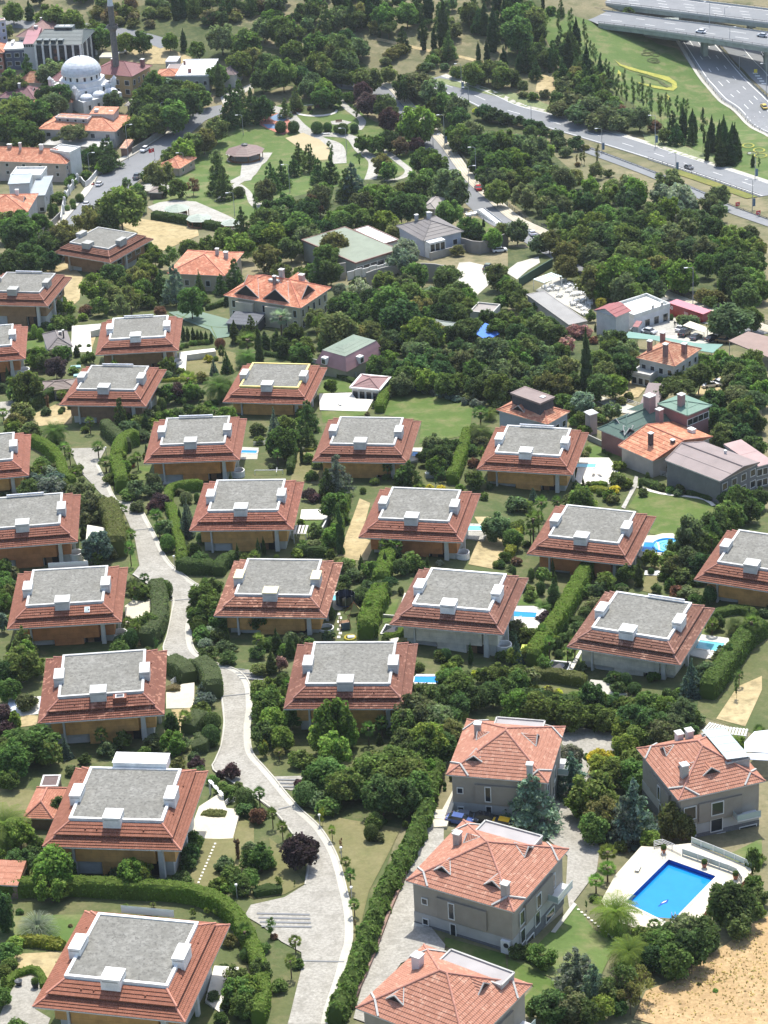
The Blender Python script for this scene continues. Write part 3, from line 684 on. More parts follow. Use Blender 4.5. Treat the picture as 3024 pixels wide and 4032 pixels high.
def house(name,label,cat,k,pts,eave,roof='hip',rise=2.5,over=.8,wall=(.7,.65,.58),tile='pink_tile',tcol=(1,1,1),D=None,win=(),chim=(),dorm=(),n=None,base=4.0,land=None,wallmat='plaster',group=None,ridge=None,trim=(.8,.78,.75),frame=(.85,.85,.83)):
 cen,W,Dp,ya,zc=fitrect(k,pts,eave,D)
 r=thing(name,label,cat,(cen.x,cen.y,zc-eave),ya,group,land);hx,hy=W/2,Dp/2;wx,wy=hx-over,hy-over
 mb=MB();mb.box((0,0,(eave-base)/2-.05),(2*wx,2*wy,eave+base-.1));mb.build('wall',wallmat,r,wall)
 if roof!='flat':
  mb=MB();ring(mb,hx-.02,hy-.02,.35,eave-.2,eave-.01);mb.box((0,0,eave-.1),(2*hx-.74,2*hy-.74,.1));mb.build('eave_board','white_paint',r,trim)
 n=n or max(4,int(min(hx,hy)*1.1/.5));rf=None
 if roof=='hip':
  mb=MB();hiproof(mb,hx,hy,eave,rise,n,ridge=ridge,caps=mb);rf=mb.build('roof',[tile,tile if tile=='sheet_roof' else 'ridge_tile'],r,tcol)
 elif roof in('gable','gabley'):
  mb=MB()
  if roof=='gable':
   courses(mb,(-hx,-hy,eave),(hx,-hy,eave),(hx,0,eave+rise),(-hx,0,eave+rise),n);courses(mb,(hx,hy,eave),(-hx,hy,eave),(-hx,0,eave+rise),(hx,0,eave+rise),n)
   gb=MB();[gb.prism([(0,0)]*0 or[],0,0)for _ in()];
   for s in(-1,1):gb.poly([(s*wx,-wy,eave-.05),(s*wx,wy,eave-.05),(s*wx,0,eave+rise*wy/hy-.05)][::s])
  else:
   courses(mb,(hx,-hy,eave),(hx,hy,eave),(0,hy,eave+rise),(0,-hy,eave+rise),n);courses(mb,(-hx,hy,eave),(-hx,-hy,eave),(0,-hy,eave+rise),(0,hy,eave+rise),n)
   gb=MB()
   for s in(-1,1):gb.poly([(-wx,s*wy,eave-.05),(wx,s*wy,eave-.05),(0,s*wy,eave+rise*wx/hx-.05)][::-s])
  rf=mb.build('roof',tile,r,tcol);gb.build('gable',wallmat,r,wall)
 elif roof=='shed':
  mb=MB();courses(mb,(-hx,-hy,eave),(hx,-hy,eave),(hx,hy,eave+rise),(-hx,hy,eave+rise),max(2,n//2),.03)
  mb.poly([(-hx,hy,eave),(-hx,-hy,eave),(-hx,hy,eave+rise)]);mb.poly([(hx,-hy,eave),(hx,hy,eave),(hx,hy,eave+rise)]);mb.poly([(hx,hy,eave),(-hx,hy,eave),(-hx,hy,eave+rise),(hx,hy,eave+rise)])
  rf=mb.build('roof',tile,r,tcol)
 else:
  mb=MB();mb.box((0,0,eave-.15),(2*hx-.6,2*hy-.6,.3));rf=mb.build('roof',tile,r,tcol)
  mb=MB();ring(mb,hx,hy,.3,eave-.4,eave+rise);mb.build('parapet','white_paint',r,trim)
 def rz(x,y):
  if roof=='hip':return eave+rise*min(1,min((hx-abs(x))/min(hx,hy),(hy-abs(y))/min(hx,hy)))
  if roof=='gable':return eave+rise*(1-abs(y)/hy)
  if roof=='gabley':return eave+rise*(1-abs(x)/hx)
  if roof=='shed':return eave+rise*(y+hy)/(2*hy)
  return eave
 for ch in chim:
  x,y=ch[0]*hx,ch[1]*hy;w,d,h=(ch[2:5]if len(ch)>4 else(.8,.8,1.3));z=rz(x,y);chimney(rf,x,y,z-.8,z+h,w,d,col=ch[5]if len(ch)>5 else(.55,.45,.4))
 for d in dorm:dormer(rf,hx,hy,eave,rise*(1 if roof=='hip' else 1),*d,mat=tile,col=tcol)
 for face,n_,zs,w,h in win:
  half=wx if face in 'fb' else wy
  for z in zs:
   for i in range(n_):window(r,face,-half+2*half*(i+.5)/n_,z,w,h,wx,wy,frame)
 r['_d']=(hx,hy,eave,rise);return r,rf,hx,hy,wx,wy,eave
VG='flat topped villas on the estate'
WD1,WD2,WD3,CR=(.68,.31,.1),(.7,.39,.14),(.55,.235,.095),(.78,.72,.6)
VIL={'A':(-38.0,281.5,82.8,-13.9,WD2,1.1,(1.25,1.2,1.15),'nearest flat topped villa, clean red tiles and bright white rim inside curved hedge'),'B':(-42.5,328.1,78.4,-8.3,WD2,1.0,(1.1,1.05,1),'wood clad villa with white box behind its gravel roof, just beyond the curved hedge'),'J':(-50.6,377.8,71.8,1.9,WD2,.8,(.85,.8,.8),'wood clad villa with patched tiles and a tiled skylight box beside the front chimney'),'K':(-61.5,423.2,65.6,.8,WD3,.9,(1,.95,.92),'rust clad villa with a flat skylight in its front tiles and pale terrace right'),'I':(-7.1,377.1,71.6,-5.8,WD2,.75,(.8,.8,.82),'wood clad villa with a bright green tree before its front and streaked chimney top'),'N':(46.6,403.0,63.6,-24.3,CR,1.05,(.85,.95,1),'cream stone villa with patched brown tiles, standing behind a glass front court'),'P':(42.4,454.1,57.2,-20.0,WD3,.95,(.95,.95,.95),'rust clad villa with a round spiral patterned pool on its right'),'M':(13.4,412.0,66.3,-16.3,CR,1.15,(.85,.9,.95),'cream stone villa with thick bright white rim, left of the long clipped hedge'),'E':(-2.9,512.2,54.4,-9.6,WD2,.85,(.95,.95,.95),'wood clad villa below the big walled lawn, a grey green conifer before its wall'),'H':(-41.9,516.3,54.9,-2.7,WD1,.8,(1.05,1,1),'orange clad villa to the right of the sweeping double hedge'),'D':(-64.8,563.6,49.0,-9.8,(.3,.19,.12),.8,(1.05,1,.98),'brown clad villa with a dark fir before its front at the top of the estate lane'),'Q':(74.2,433.1,59.8,-25.3,WD2,.85,(.95,.95,.95),'wood clad villa cut by the right edge of the photo'),'L':(-20.9,422.9,65.2,-8.3,WD2,.85,(1.05,1.1,1.1),'wood clad villa with yellowed chimney top beside the children’s play garden'.replace('’','')),'C':(7.5,461.6,60.1,-12.7,WD3,.85,(1,.95,.95),'rust clad villa with dry straw grass on both sides'),'O':(-28.5,469.1,60.7,-5.4,WD2,.95,(1.05,.95,.95),'wood clad villa with white pergola on its right, bent hedge on its left'),'R':(34.3,506.7,52.3,-14.8,WD2,1.1,(1,.95,.92),'wood clad villa with white rim and a broad pale pool terrace on its right'),'F':(-25.0,563.7,47.3,-11.3,WD2,.9,(1.1,1.02,1),'wood clad villa with yellow trimmed roof rim'),'G':(-61.7,608.3,44.0,0,(.33,.2,.1),1.15,(1.05,1,1),'brown clad villa with bright white rim beside the green tennis court'),'S':(-101.8,604.5,45.2,4.4,WD3,.95,(1.1,1,1),'rust clad villa at the left edge beside a small dark tiled garden house'),'T':(-98.5,660.7,38.6,-12.4,(.36,.22,.12),.65,(.9,.9,.9),'tan clad villa at the left edge below the orange roofed houses, grey chimneys'),'U':(-90.0,510.7,55.8,4.7,WD2,.85,(1.1,1,1),'villa mostly outside the left edge, right eave beside clipped hedges'),'W':(-74.5,466.4,61.1,3.3,WD3,.85,(.95,.9,.9),'rust clad villa at the left edge with a solar tube along its back rim'),'X':(-81.1,717.9,30.0,-31.8,(.3,.18,.1),.65,(.75,.75,.75),'far turned villa with weathered grey chimneys beside the straw field'),'Z':(92.0,379.5,65.8,-30,WD2,.9,(1.25,1.15,1.1),'villa corner peeping in at the right edge beside bare straw ground'),}
proto=None
VOBJ={}
for key,(x,y,ze,ya,wd,rim,tc,lab)in VIL.items():
 if proto is None:proto=villa_proto(lab);v=proto
 else:v=dup(proto,label=lab)
 VOBJ[key]=v
ext=0
for key,(x,y,ze,ya,wd,rim,tc,lab)in VIL.items():
 v=VOBJ[key];v.location=(x,y,ze-HE);v.rotation_euler=(0,0,R_(ya));v['label']=lab
 for c in kids(v):
  n=c.name.split('.')[0]
  if n in('upper_wall','front_panel'):c.color=(*wd,1)
  elif n in('lower_roof','upper_roof'):c.color=(*tc,{'J':1,'L':1,'N':.8,'I':.7,'M':.5,'P':.4,'O':.4,'A':0,'B':.15,'R':.3}.get(key,.25))
  elif n in('parapet','chimney_block','cap'):
   q=(rim if rim>.97 else rim*.88)*(.93 if n=='cap' else 1);c.color=(q,q,q*.98,1)
   if key=='F' and n=='parapet':c.color=(1.05,.85,.3,1)
   if key in 'TX' and n in('chimney_block','cap'):c.color=(.5,.5,.47,1)
   if key in 'LB' and n=='cap' and rim<1:c.color=(.9,.82,.5,1)
  elif n in('ground_floor',)and key in 'MN':c.color=(1,.97,.9,1)
 if key not in 'GHCLMSWK':
  for c in[c for c in v.children if c.name.startswith('round_balcony')]:
   for q in list(c.children):bpy.data.objects.remove(q)
   bpy.data.objects.remove(c)
 if key in 'HDNRWKAGT':
  mb=MB();L={'N':(0,5)}.get(key,(-3.4,2.4));x0,x1=L;yb=.29+7.0
  if key in 'AK':
   mb.box(((x0+x1)/2,yb+1.6,HE+2.6),(x1-x0+2,.06,1.1));mb.build('glass_screen','pale_glass',v)
   m2=MB();[m2.tube((x0-1+i*2.3,yb+1.66,HE+1.5),(x0-1+i*2.3,yb+1.66,HE+3.2),.04)for i in range(4)];m2.tube((x0-1,yb+1.66,HE+3.2),(x1+1,yb+1.66,HE+3.2),.04);m2.build('screen_posts','grey_metal',v)
  else:
   mb.tube((x0-1,yb,HE+3.1),(x1+1,yb,HE+3.1),.2,n=8);mb.tube((x0-1,yb+.35,HE+2.95),(x1+1,yb+.35,HE+2.95),.12,n=8)
   for i in range(4):mb.tube((x0-.6+i*(x1-x0+1.2)/3,yb,HE+2.5),(x0-.6+i*(x1-x0+1.2)/3,yb,HE+3.1),.05)
   mb.build('solar_tube','white_paint',v,(1.1,1.1,1.15))
 if key=='B':
  b=MB().box((.6,9.3,HE+2.6),(8.6,3.0,1.6)).build('roof_box','white_paint',v,(1.15,1.15,1.12));MB().box((.6,9.3,HE+3.42),(8.8,3.2,.06)).build('roof_box_lid','white_paint',b,(1.2,1.2,1.2))
 if key in 'JK':
  sx=3.3 if key=='J' else 4.3;sl=.55
  if key=='J':
   s=MB().box((sx,-8.05,HE+1.9),(2.3,1.5,1.3)).build('skylight_box','villa_tile',v,(1,.9,.9))
   MB().box((sx,-8.05,HE+2.58),(1.5,1.1,.08)).build('skylight_frame','white_paint',s);MB().box((sx,-8.05,HE+2.63),(1.15,.8,.06)).build('skylight_pane','glass',s)
  else:
   mb=MB()
   for w,h,o in((1.0,1.3,.05),(.75,1.05,.09)):
    q=[(sx-w/2,-8.5-h*.45,HE+1.72-h*.2+o+.1),(sx+w/2,-8.5-h*.45,HE+1.72-h*.2+o+.1),(sx+w/2,-8.5+h*.45,HE+1.72+h*.2+o+.1),(sx-w/2,-8.5+h*.45,HE+1.72+h*.2+o+.1)]
    m_=MB();m_.poly(q);m_.poly([(p[0],p[1],p[2]-.2)for p in q][::-1]);[m_.poly([q[i],(q[i][0],q[i][1],q[i][2]-.2),(q[(i+1)%4][0],q[(i+1)%4][1],q[(i+1)%4][2]-.2),q[(i+1)%4]][::-1])for i in range(4)]
    if w==1.0:s=m_.build('skylight','white_paint',v)
    else:m_.build('skylight_pane','pale_glass',s)
 if key in 'HFGKA':
  mb=MB()
  for i in range(5):mb.box((-4.5+0*i,-9.3-.45*i,-.4-.17*i+1.0),(5.2,.5,1.6))
  mb.build('entrance_steps','concrete',v)
for key in VOBJ:
 LAND.append((VIL[key][7],VOBJ[key]))
ground_mat('soil',(.14,.14,.07),(.28,.235,.14),(.08,.1,.04),.035,.16,1.2,cfac=.85)
ground_mat('hill',(.1,.115,.05),(.2,.18,.1),(.3,.25,.15),.05,.2,1.0,cfac=.8)
ground_mat('garden',(.075,.105,.035),(.115,.125,.05),(.2,.17,.09),.06,.3,1.5,cfac=.6)
ground_mat('lawn',(.085,.14,.035),(.12,.17,.05),(.22,.2,.1),.07,.14,1.3,grain=.3,cfac=.8)
ground_mat('lush_lawn',(.08,.13,.028),(.11,.155,.038),(.19,.18,.08),.1,.2,1.3,grain=.3,cfac=.7)
ground_mat('dry_lawn',(.16,.155,.065),(.22,.195,.095),(.11,.13,.04),.09,.25,1.3)
ground_mat('straw',(.38,.3,.155),(.48,.39,.22),(.23,.19,.1),.12,.5,1.2,cfac=.85)
ground_mat('field',(.42,.285,.14),(.52,.375,.205),(.29,.19,.095),.1,.7,1.8,grain=.6,cfac=.75)
ground_mat('cobble',(.35,.33,.285),(.42,.4,.35),(.27,.255,.215),.1,.45,2.2,grain=.65,cfac=.9)
ground_mat('asphalt',(.19,.195,.2),(.225,.23,.235),(.17,.175,.18),.05,.2,2.0,grain=.15)
ground_mat('highway_asphalt',(.2,.21,.215),(.235,.24,.245),(.18,.185,.19),.03,.3,2.0,grain=.1)
ground_mat('pale_concrete',(.44,.42,.36),(.52,.5,.43),(.36,.34,.29),.1,.6,3,grain=.2)
ground_mat('pool_stone',(.56,.51,.4),(.63,.58,.46),(.48,.43,.33),.15,.8,2.5,grain=.15)
ground_mat('white_stone',(.62,.59,.52),(.7,.67,.6),(.52,.49,.43),.15,.8,2.5,grain=.1)
ground_mat('path_stone',(.38,.365,.32),(.47,.455,.41),(.25,.235,.2),.2,1.0,2.5,grain=.35,cfac=.8)
ground_mat('sand',(.42,.35,.21),(.48,.4,.25),None,.1,.5,2,grain=.2)
ground_mat('court_green',(.15,.21,.16),(.17,.235,.18),None,.08,.5,2,grain=.12)
ground_mat('rubber_red',(.4,.17,.13),(.45,.2,.15),None,.2,.5,2,grain=.1)
ground_mat('rubber_blue',(.16,.24,.36),(.19,.28,.4),None,.2,.5,2,grain=.1)
ground_mat('flowers_yellow',(.36,.35,.07),(.44,.41,.1),(.14,.2,.045),.3,.6,2.5,grain=.5,cfac=.9)
ground_mat('verge',(.14,.17,.04),(.24,.22,.06),(.1,.12,.03),.12,.5,1.5,grain=.5)
ground_mat('scrub',(.06,.085,.03),(.11,.125,.05),(.17,.16,.07),.1,.4,1.0,grain=.6)
ground_mat('reed',(.2,.24,.11),(.27,.3,.15),(.09,.12,.04),.2,.8,1.5,grain=.6)
water_mat('pool_blue',(.012,.24,.66));water_mat('pool_deep',(.008,.075,.36));water_mat('pool_pale',(.16,.5,.6))
def axis(lo,hi,a,b,fine,coarse):
 o=[lo]
 while o[-1]<hi:o.append(o[-1]+(fine if a<=o[-1]<b else coarse))
 return o
xs=axis(-900,900,-260,280,4,32);ys=axis(60,1900,240,1140,4,30)
V=[(x,y,g(x,y))for y in ys for x in xs];nx=len(xs)
F_=[(j*nx+i,j*nx+i+1,(j+1)*nx+i+1,(j+1)*nx+i)for j in range(len(ys)-1)for i in range(nx-1)]
me=bpy.data.meshes.new('ground');me.from_pydata(V,[],F_);me.materials.append(M['soil']);gr=bpy.data.objects.new('ground',me);COL.objects.link(gr);gr['kind']='structure'
patch('garden_ground','n',[(-120,1180),(420,1010),(900,1130),(1230,1250),(1500,1500),(1900,1560),(2350,1750),(3150,2050),(3150,2950),(2400,2700),(1800,2800),(1560,3300),(1250,4200),(-150,4200)],.05,'garden',maxlen=8)
patch('hill_scrub','n',[(560,-60),(2050,-60),(2150,60),(2140,300),(1900,300),(1700,250),(1300,180),(900,140),(560,130)],.05,'hill',maxlen=10)
patch('lawn','c0',[(235,60),(600,160),(830,195),(980,290),(1110,320),(1200,440),(1350,625),(1500,760),(1700,880),(1700,1210),(1480,1110),(1080,900),(700,690),(380,480),(240,240)],.1,'lawn',maxlen=6)
patch('lawn','n',[(760,640),(870,470),(1080,420),(1330,360),(1440,460),(1640,560),(1640,740),(1450,800),(1150,800),(930,890),(800,890),(600,800),(660,700)],.1,'lawn',maxlen=6)
patch('straw_field','a0',[(720,1450),(850,1425),(1000,1440),(1290,1500),(1300,1540),(1180,1590),(1020,1659),(900,1659),(900,1520)],.12,'straw')
patch('straw_field','a1',[(300,110),(440,40),(540,150),(520,300),(440,370),(410,330),(420,200)],.12,'straw')
patch('straw_field','b2',[(540,340),(640,80),(690,-60),(760,-30),(700,190),(790,230),(740,345)],.12,'straw')
patch('straw_field','b2',[(1400,370),(1490,140),(1440,60),(1560,60),(1700,150),(1640,300),(1560,400)],.12,'straw')
patch('straw_field','c2',[(1360,1380),(1500,1170),(1659,1100),(1659,1190),(1550,1430)],.12,'straw')
patch('straw_field','a0',[(850,270),(940,265),(1130,330),(1250,345),(1250,420),(960,420),(840,330)],.12,'straw')
patch('straw_field','c1',[(1230,150),(1370,90),(1450,170),(1420,260),(1200,200)],.12,'straw')
patch('dry_field','c3',[(820,1680),(900,1500),(1050,1440),(1300,1270),(1420,1200),(1600,1060),(1720,1000),(1760,1720),(1300,1800)],.12,'field',maxlen=4)
patch('lawn','b1',[(850,1055),(905,900),(1010,882),(1200,935),(1430,990),(1410,1180),(1270,1210),(1080,1240),(1095,1095)],.14,'lush_lawn')
patch('lawn','b1',[(420,910),(480,790),(660,850),(640,905)],.14,'lush_lawn');patch('lawn','b1',[(440,1025),(740,1030),(720,1055),(560,1075),(450,1110)],.14,'lush_lawn')
patch('lawn','b1',[(240,1480),(275,1300),(400,1290),(390,1370),(460,1400),(430,1510)],.14,'dry_lawn')
patch('lawn','c1',[(785,1659),(860,1535),(1000,1560),(1250,1600),(1345,1650),(1330,1790),(1080,1860),(930,1830),(850,1680)],.14,'lush_lawn')
patch('lawn','c1',[(490,1330),(530,1240),(700,1300),(800,1360),(770,1400),(660,1380),(600,1340)],.14,'lawn')
patch('lawn','b3',[(400,400),(560,370),(960,440),(860,640),(750,850),(700,1060),(645,1180),(610,900),(570,720),(510,570)],.14,'dry_lawn')
patch('lawn','b3',[(100,500),(180,560),(330,800),(200,870),(0,900),(-100,860),(20,760),(120,680)],.14,'dry_lawn')
patch('lawn','a3',[(1200,860),(1340,510),(1560,350),(1659,420),(1659,760),(1400,860),(1300,830)],.13,'dry_lawn')
patch('lawn','a3',[(0,180),(240,190),(170,400),(200,600),(180,780),(0,700)],.13,'dry_lawn');patch('lawn','a3',[(90,1010),(540,1000),(440,1190),(90,1170)],.13,'lawn')
patch('lawn','a3',[(90,1260),(420,1240),(290,1500),(100,1440)],.13,'straw')
patch('lawn','c3',[(180,1210),(450,940),(560,1100),(720,1180),(640,1330),(560,1500),(250,1400),(0,1290)],.13,'lawn');patch('lawn','c3',[(0,1290),(200,1380),(420,1500),(160,1659),(60,1600),(170,1470),(0,1400)],.13,'lush_lawn')
patch('lawn','c3',[(1380,640),(1659,500),(1659,660),(1500,660)],.13,'lawn')
patch('lawn','b3',[(1250,1150),(1640,1260),(1659,1400),(1400,1290),(1240,1200)],.13,'lush_lawn')
patch('lawn','c2',[(60,640),(100,480),(170,520),(240,640),(60,640)],.13,'lush_lawn');patch('lawn','c2',[(290,1030),(380,880),(480,930),(360,1110),(250,1080)],.14,'lush_lawn')
patch('lawn','c2',[(400,1115),(480,985),(540,1000),(440,1180)],.14,'lush_lawn');patch('lawn','c2',[(860,540),(950,340),(1060,340),(1000,440),(940,560)],.13,'dry_lawn');patch('lawn','c2',[(1270,790),(1330,760),(1420,810),(1270,830)],.13,'lush_lawn')
patch('lawn','b2',[(300,180),(300,70),(470,70),(440,190)],.13,'lush_lawn');patch('lawn','b2',[(530,830),(540,600),(730,610),(640,860)],.13,'garden');patch('lawn','b2',[(840,760),(870,600),(950,600),(900,740)],.13,'lush_lawn')
patch('lawn','a1',[(190,1060),(400,970),(480,1000),(470,1110),(210,1130)],.13,'straw');patch('lawn','a1',[(890,1480),(900,1390),(990,1390),(960,1480)],.13,'lush_lawn')
patch('lawn','a1',[(1180,790),(1200,660),(1440,620),(1540,650),(1540,780),(1300,800)],.13,'dry_lawn');patch('lawn','a1',[(480,560),(490,470),(650,470),(600,620),(500,610)],.13,'straw');patch('lawn','a1',[(170,620),(180,570),(300,560),(300,640)],.13,'lush_lawn')
patch('lawn','a2',[(820,830),(860,740),(990,740),(920,900),(830,900)],.13,'straw');patch('lawn','a2',[(100,1440),(110,1350),(250,1360),(240,1420)],.13,'straw');patch('lawn','a2',[(1150,1560),(1120,1320),(1270,1310),(1200,1500)],.13,'straw')
patch('lawn','a2',[(830,420),(870,270),(905,380),(860,440)],.13,'lush_lawn')
patch('lawn','a2',[(1010,960),(1080,880),(1128,690),(1108,690),(1060,940)],.18,'lush_lawn')
patch('lawn','b0',[(1430,1420),(1500,1440),(1560,1490),(1490,1520)],.13,'lush_lawn');patch('lawn','a0',[(500,1110),(500,1070),(620,1060),(620,1110)],.13,'lush_lawn')
patch('reed_bed','b0',[(1100,480),(1200,510),(1450,560),(1659,620),(1659,650),(1400,590),(1210,545)],.2,'reed');patch('reed_bed','c0',[(0,600),(150,640),(270,690),(270,740),(0,670)],.2,'reed')
patch('reed_bed','c0',[(880,880),(1000,900),(1300,1010),(1500,1110),(1240,1050),(900,930)],.2,'reed')
patch('dry_bank','c0',[(200,480),(330,520),(320,640),(180,600)],.13,'straw')
LANE=[('a1',455,1275),('a1',520,1420),('a1',650,1560),('a1',740,1659),('a2',810,30),('a2',880,200),('a2',912,380),('a2',865,440),('a2',1000,525),('a2',1125,590),('a2',1118,690),('a2',1090,830),('a2',1065,935),('a2',1150,1005),('a2',1250,1040),('a2',1390,1080),('a2',1435,1180),('a2',1460,1400),('a2',1440,1560),('a2',1400,1659),('a3',1390,60),('a3',1560,170),('b3',10,240),('b3',130,330),('b3',250,480),('b3',350,640),('b3',330,810),('b3',200,890),('b3',-20,940),('b3',-60,1010),('b3',60,1080),('b3',180,1180),('b3',310,1250),('b3',315,1340),('b3',280,1480),('b3',232,1680),('b3',220,1720)]
LANER=[('b3',480,1720),('b3',500,1620),('b3',560,1440),('b3',600,1290),('b3',632,1170),('b3',628,1000),('b3',600,860),('b3',560,700),('b3',520,590),('b3',450,470),('b3',390,400),('b3',300,320),('b3',210,220),('b3',130,120),('b3',60,40),('a2',1640,1600),('a2',1625,1450),('a2',1640,1300),('a2',1620,1150),('a2',1540,1065),('a2',1400,1020),('a2',1270,940),('a2',1240,800),('a2',1262,700),('a2',1290,600),('a2',1310,530),('a2',1235,475),('a2',1115,375),('a2',1055,285),('a2',1015,195),('a2',965,100),('a2',890,-20),('a1',765,1620),('a1',700,1500),('a1',640,1375),('a1',695,1268)]
LP_=[at(*p)for p in LANE+LANER];AVOID.append([(q.x,q.y)for q in LP_])
drape('estate_lane',LP_,.2,'cobble',maxlen=3)
ribbon('lane_gutter',smooth_path([at(*p)for p in LANER[:27]],1.5),(-.1,.9),.23,'pale_concrete');ribbon('lane_gutter',smooth_path([at(*p)for p in LANER[24:35]],1.5),(-.1,.6),.235,'pale_concrete')
ribbon('kerb',smooth_path([at(*p)for p in LANER[:34]],1.5),(-.35,-.1),.34,'pale_concrete');ribbon('kerb',smooth_path([at(*p)for p in LANE[7:27]],1.5),(-.0,.25),.34,'pale_concrete')
for k,L in(('a2',[(1115,612),(1270,600)]),('a2',[(1430,1240),(1630,1220)]),('a2',[(880,152),(985,140)]),('b3',[(160,318),(262,292)]),('b3',[(300,1308),(590,1314)]),('a2',[(1390,1050),(1600,1062)])):
 ribbon('drain_strip',smooth_path([at(k,*p)for p in L],1.5),(-.14,.14),.27,'asphalt')
for i in range(4):ribbon('paving_band',smooth_path([at('b3',20+10*i,998+28*i),at('b3',365+4*i,1006+27*i)],2),(-.22,.22),.27,'asphalt')
for i in range(3):ribbon('paving_band',smooth_path([at('b3',145+10*i,122+24*i),at('b3',290,126+22*i)],2),(-.2,.2),.27,'asphalt')
for i in range(3):ribbon('paving_band',smooth_path([at('b2',-120+14*i,1085+18*i),at('b2',60,1092+18*i)],2),(-.2,.2),.27,'asphalt')
patch('side_drive','b3',[(130,100),(340,95),(340,190),(240,190),(200,180)],.16,'cobble');patch('side_drive','a2',[(1500,1060),(1660,1060),(1720,1110),(1620,1130)],.16,'cobble')
patch('side_drive','a1',[(0,1040),(0,970),(105,960),(95,1030),(40,1090)],.16,'cobble')
patch('forecourt','a3',[(0,1659),(60,1520),(130,1420),(200,1400),(265,1430),(270,1490),(230,1620),(330,1680),(300,1760),(0,1760)],.16,'cobble')
patch('house_drive','b3',[(650,1680),(720,1420),(800,1190),(890,980),(980,800),(1050,560),(1070,430),(1240,440),(1240,540),(1100,800),(1130,1050),(1250,1200),(1240,1260),(1120,1250),(960,1320),(800,1560),(760,1720)],.18,'cobble',maxlen=4)
patch('house_drive','c2',[(340,1659),(360,1480),(480,1440),(720,1480),(690,1590),(560,1659),(480,1800),(380,1800)],.18,'cobble');patch('house_drive','c3',[(0,330),(300,100),(500,60),(560,130),(430,330),(600,560),(580,720),(400,960),(380,800),(390,620),(250,500)],.18,'cobble')
patch('house_path','c3',[(280,1120),(430,925),(450,940),(310,1125)],.26,'pale_concrete')
for i in range(13):patch('stepping_stone','c3',[(450+i*22+a,965+i*18+b)for a,b in((0,0),(16,0),(20,9),(4,9))],.2,'white_stone')
for i in range(14):patch('stepping_stone','a3',[(1400-i*9+a,535+i*21+b)for a,b in((0,0),(13,0),(12,10),(-2,10))],.2,'white_stone')
for i in range(7):patch('stepping_stone','b2',[(545+(i%2)*10+a,690+i*25+b)for a,b in((0,0),(20,0),(20,16),(-2,16))],.2,'white_stone')
patch('street','a0',[(1450,686),(1280,718),(1200,800),(1085,882),(985,945),(865,1022),(735,1090),(640,1155),(600,1235),(520,1335),(395,1480),(480,1480),(660,1330),(800,1260),(930,1165),(1050,1030),(1120,960),(1250,870),(1340,790),(1460,740)],.16,'asphalt')
ribbon('pavement',smooth_path([at('a0',*p)for p in((1300,712),(1200,795),(1085,878),(985,941),(865,1018),(735,1086),(640,1150),(600,1230),(520,1330),(395,1475))],3),(-2.6,.1),.26,'pale_concrete')
PR=[('b0',700,540),('b0',855,572),('b0',925,640),('b0',985,708),('b0',1140,870),('b0',1250,1000),('b0',1390,1190),('b0',1500,1290),('b0',1659,1430),('c0',190,1525),('c0',420,1659),('c1',700,140),('c1',1060,300),('c1',1420,420),('c1',1700,520)]
prp=smooth_path([at(*p)for p in PR],3)
ribbon('park_road',prp,(-7.6,0),.16,'asphalt');ribbon('pavement',prp,(.1,4.2),.26,'pale_concrete')
for d in(.5,1.4,2.3,3.2):ribbon('pavement_band',prp,(d,d+.3),.285,'sand')
patch('street','b0',[(520,545),(660,545),(720,560),(720,600),(560,580)],.15,'asphalt')
patch('street','a0',[(1440,640),(1500,600),(1660,540),(1700,545),(1560,630),(1460,690)],.15,'pale_concrete')
ribbon('far_road',smooth_path([at('a0',*p)for p in((-60,140),(60,150),(180,165),(330,150),(580,185),(800,215),(1000,262),(1100,300))],4),(-4,4),.16,'asphalt')
ribbon('verge',smooth_path([at('a0',*p)for p in((-60,110),(60,112),(180,125),(330,125),(580,165),(800,195),(1000,240))],4),(-1.5,1.5),.15,'reed')
ribbon('dirt_track',smooth_path([at('b0',*p)for p in((800,255),(1000,300),(1150,335),(1420,390),(1659,470))],4),(-1.2,1.2),.15,'straw')
hw=[('b0',1150,520),('b0',1300,572),('b0',1480,640),('c0',0,722),('c0',270,792),('c0',600,890),('c0',900,985),('c0',1240,1095),('c0',1500,1180),('c0',1760,1270)]
hwp=smooth_path([at(*p)for p in hw],3)
ribbon('highway',hwp,(-6.2,6.2),.17,'highway_asphalt');ribbon('hard_edge',hwp,(5.9,8.2),.2,'pale_concrete')
for d in(-5.6,5.4):ribbon('lane_line',hwp,(d,d+.28),.215,'road_paint')
i=2
while i<len(hwp)-2:ribbon('lane_dash',hwp[i:i+3],(-.35,-.1),.215,'road_paint');i+=6
ribbon('verge',hwp[46:],(-11.5,-7.2),.2,'verge')
ribbon('side_road',smooth_path([at('c0',*p)for p in((490,970),(700,1050),(990,1160),(1250,1275),(1450,1370),(1760,1480))],3),(-2.6,3),.18,'highway_asphalt')
def emblem(k,px,name,mat,off=.3):return patch(name,k,px,off,mat,maxlen=4)
def walk(k,px,w,mat='path_stone',off=.17,name='park_path'):return ribbon(name,smooth_path([at(k,*p)for p in px],2),(-w/2,w/2),off,mat)
walk('b0',[(60,700),(200,735),(300,830),(420,910),(540,960),(560,1070)],5);walk('b0',[(380,880),(540,885),(640,905),(700,985),(785,1060),(760,1175)],4.2,off=.19)
walk('b0',[(540,625),(600,700),(700,780),(705,820),(680,850)],2.6,off=.18);walk('b0',[(660,930),(850,990),(960,1070),(1010,1120),(960,1165),(860,1185)],2.6,off=.2)
patch('sand_court','b0',[(205,905),(320,870),(430,915),(500,975),(480,1045),(425,1050),(330,990)],.21,'sand')
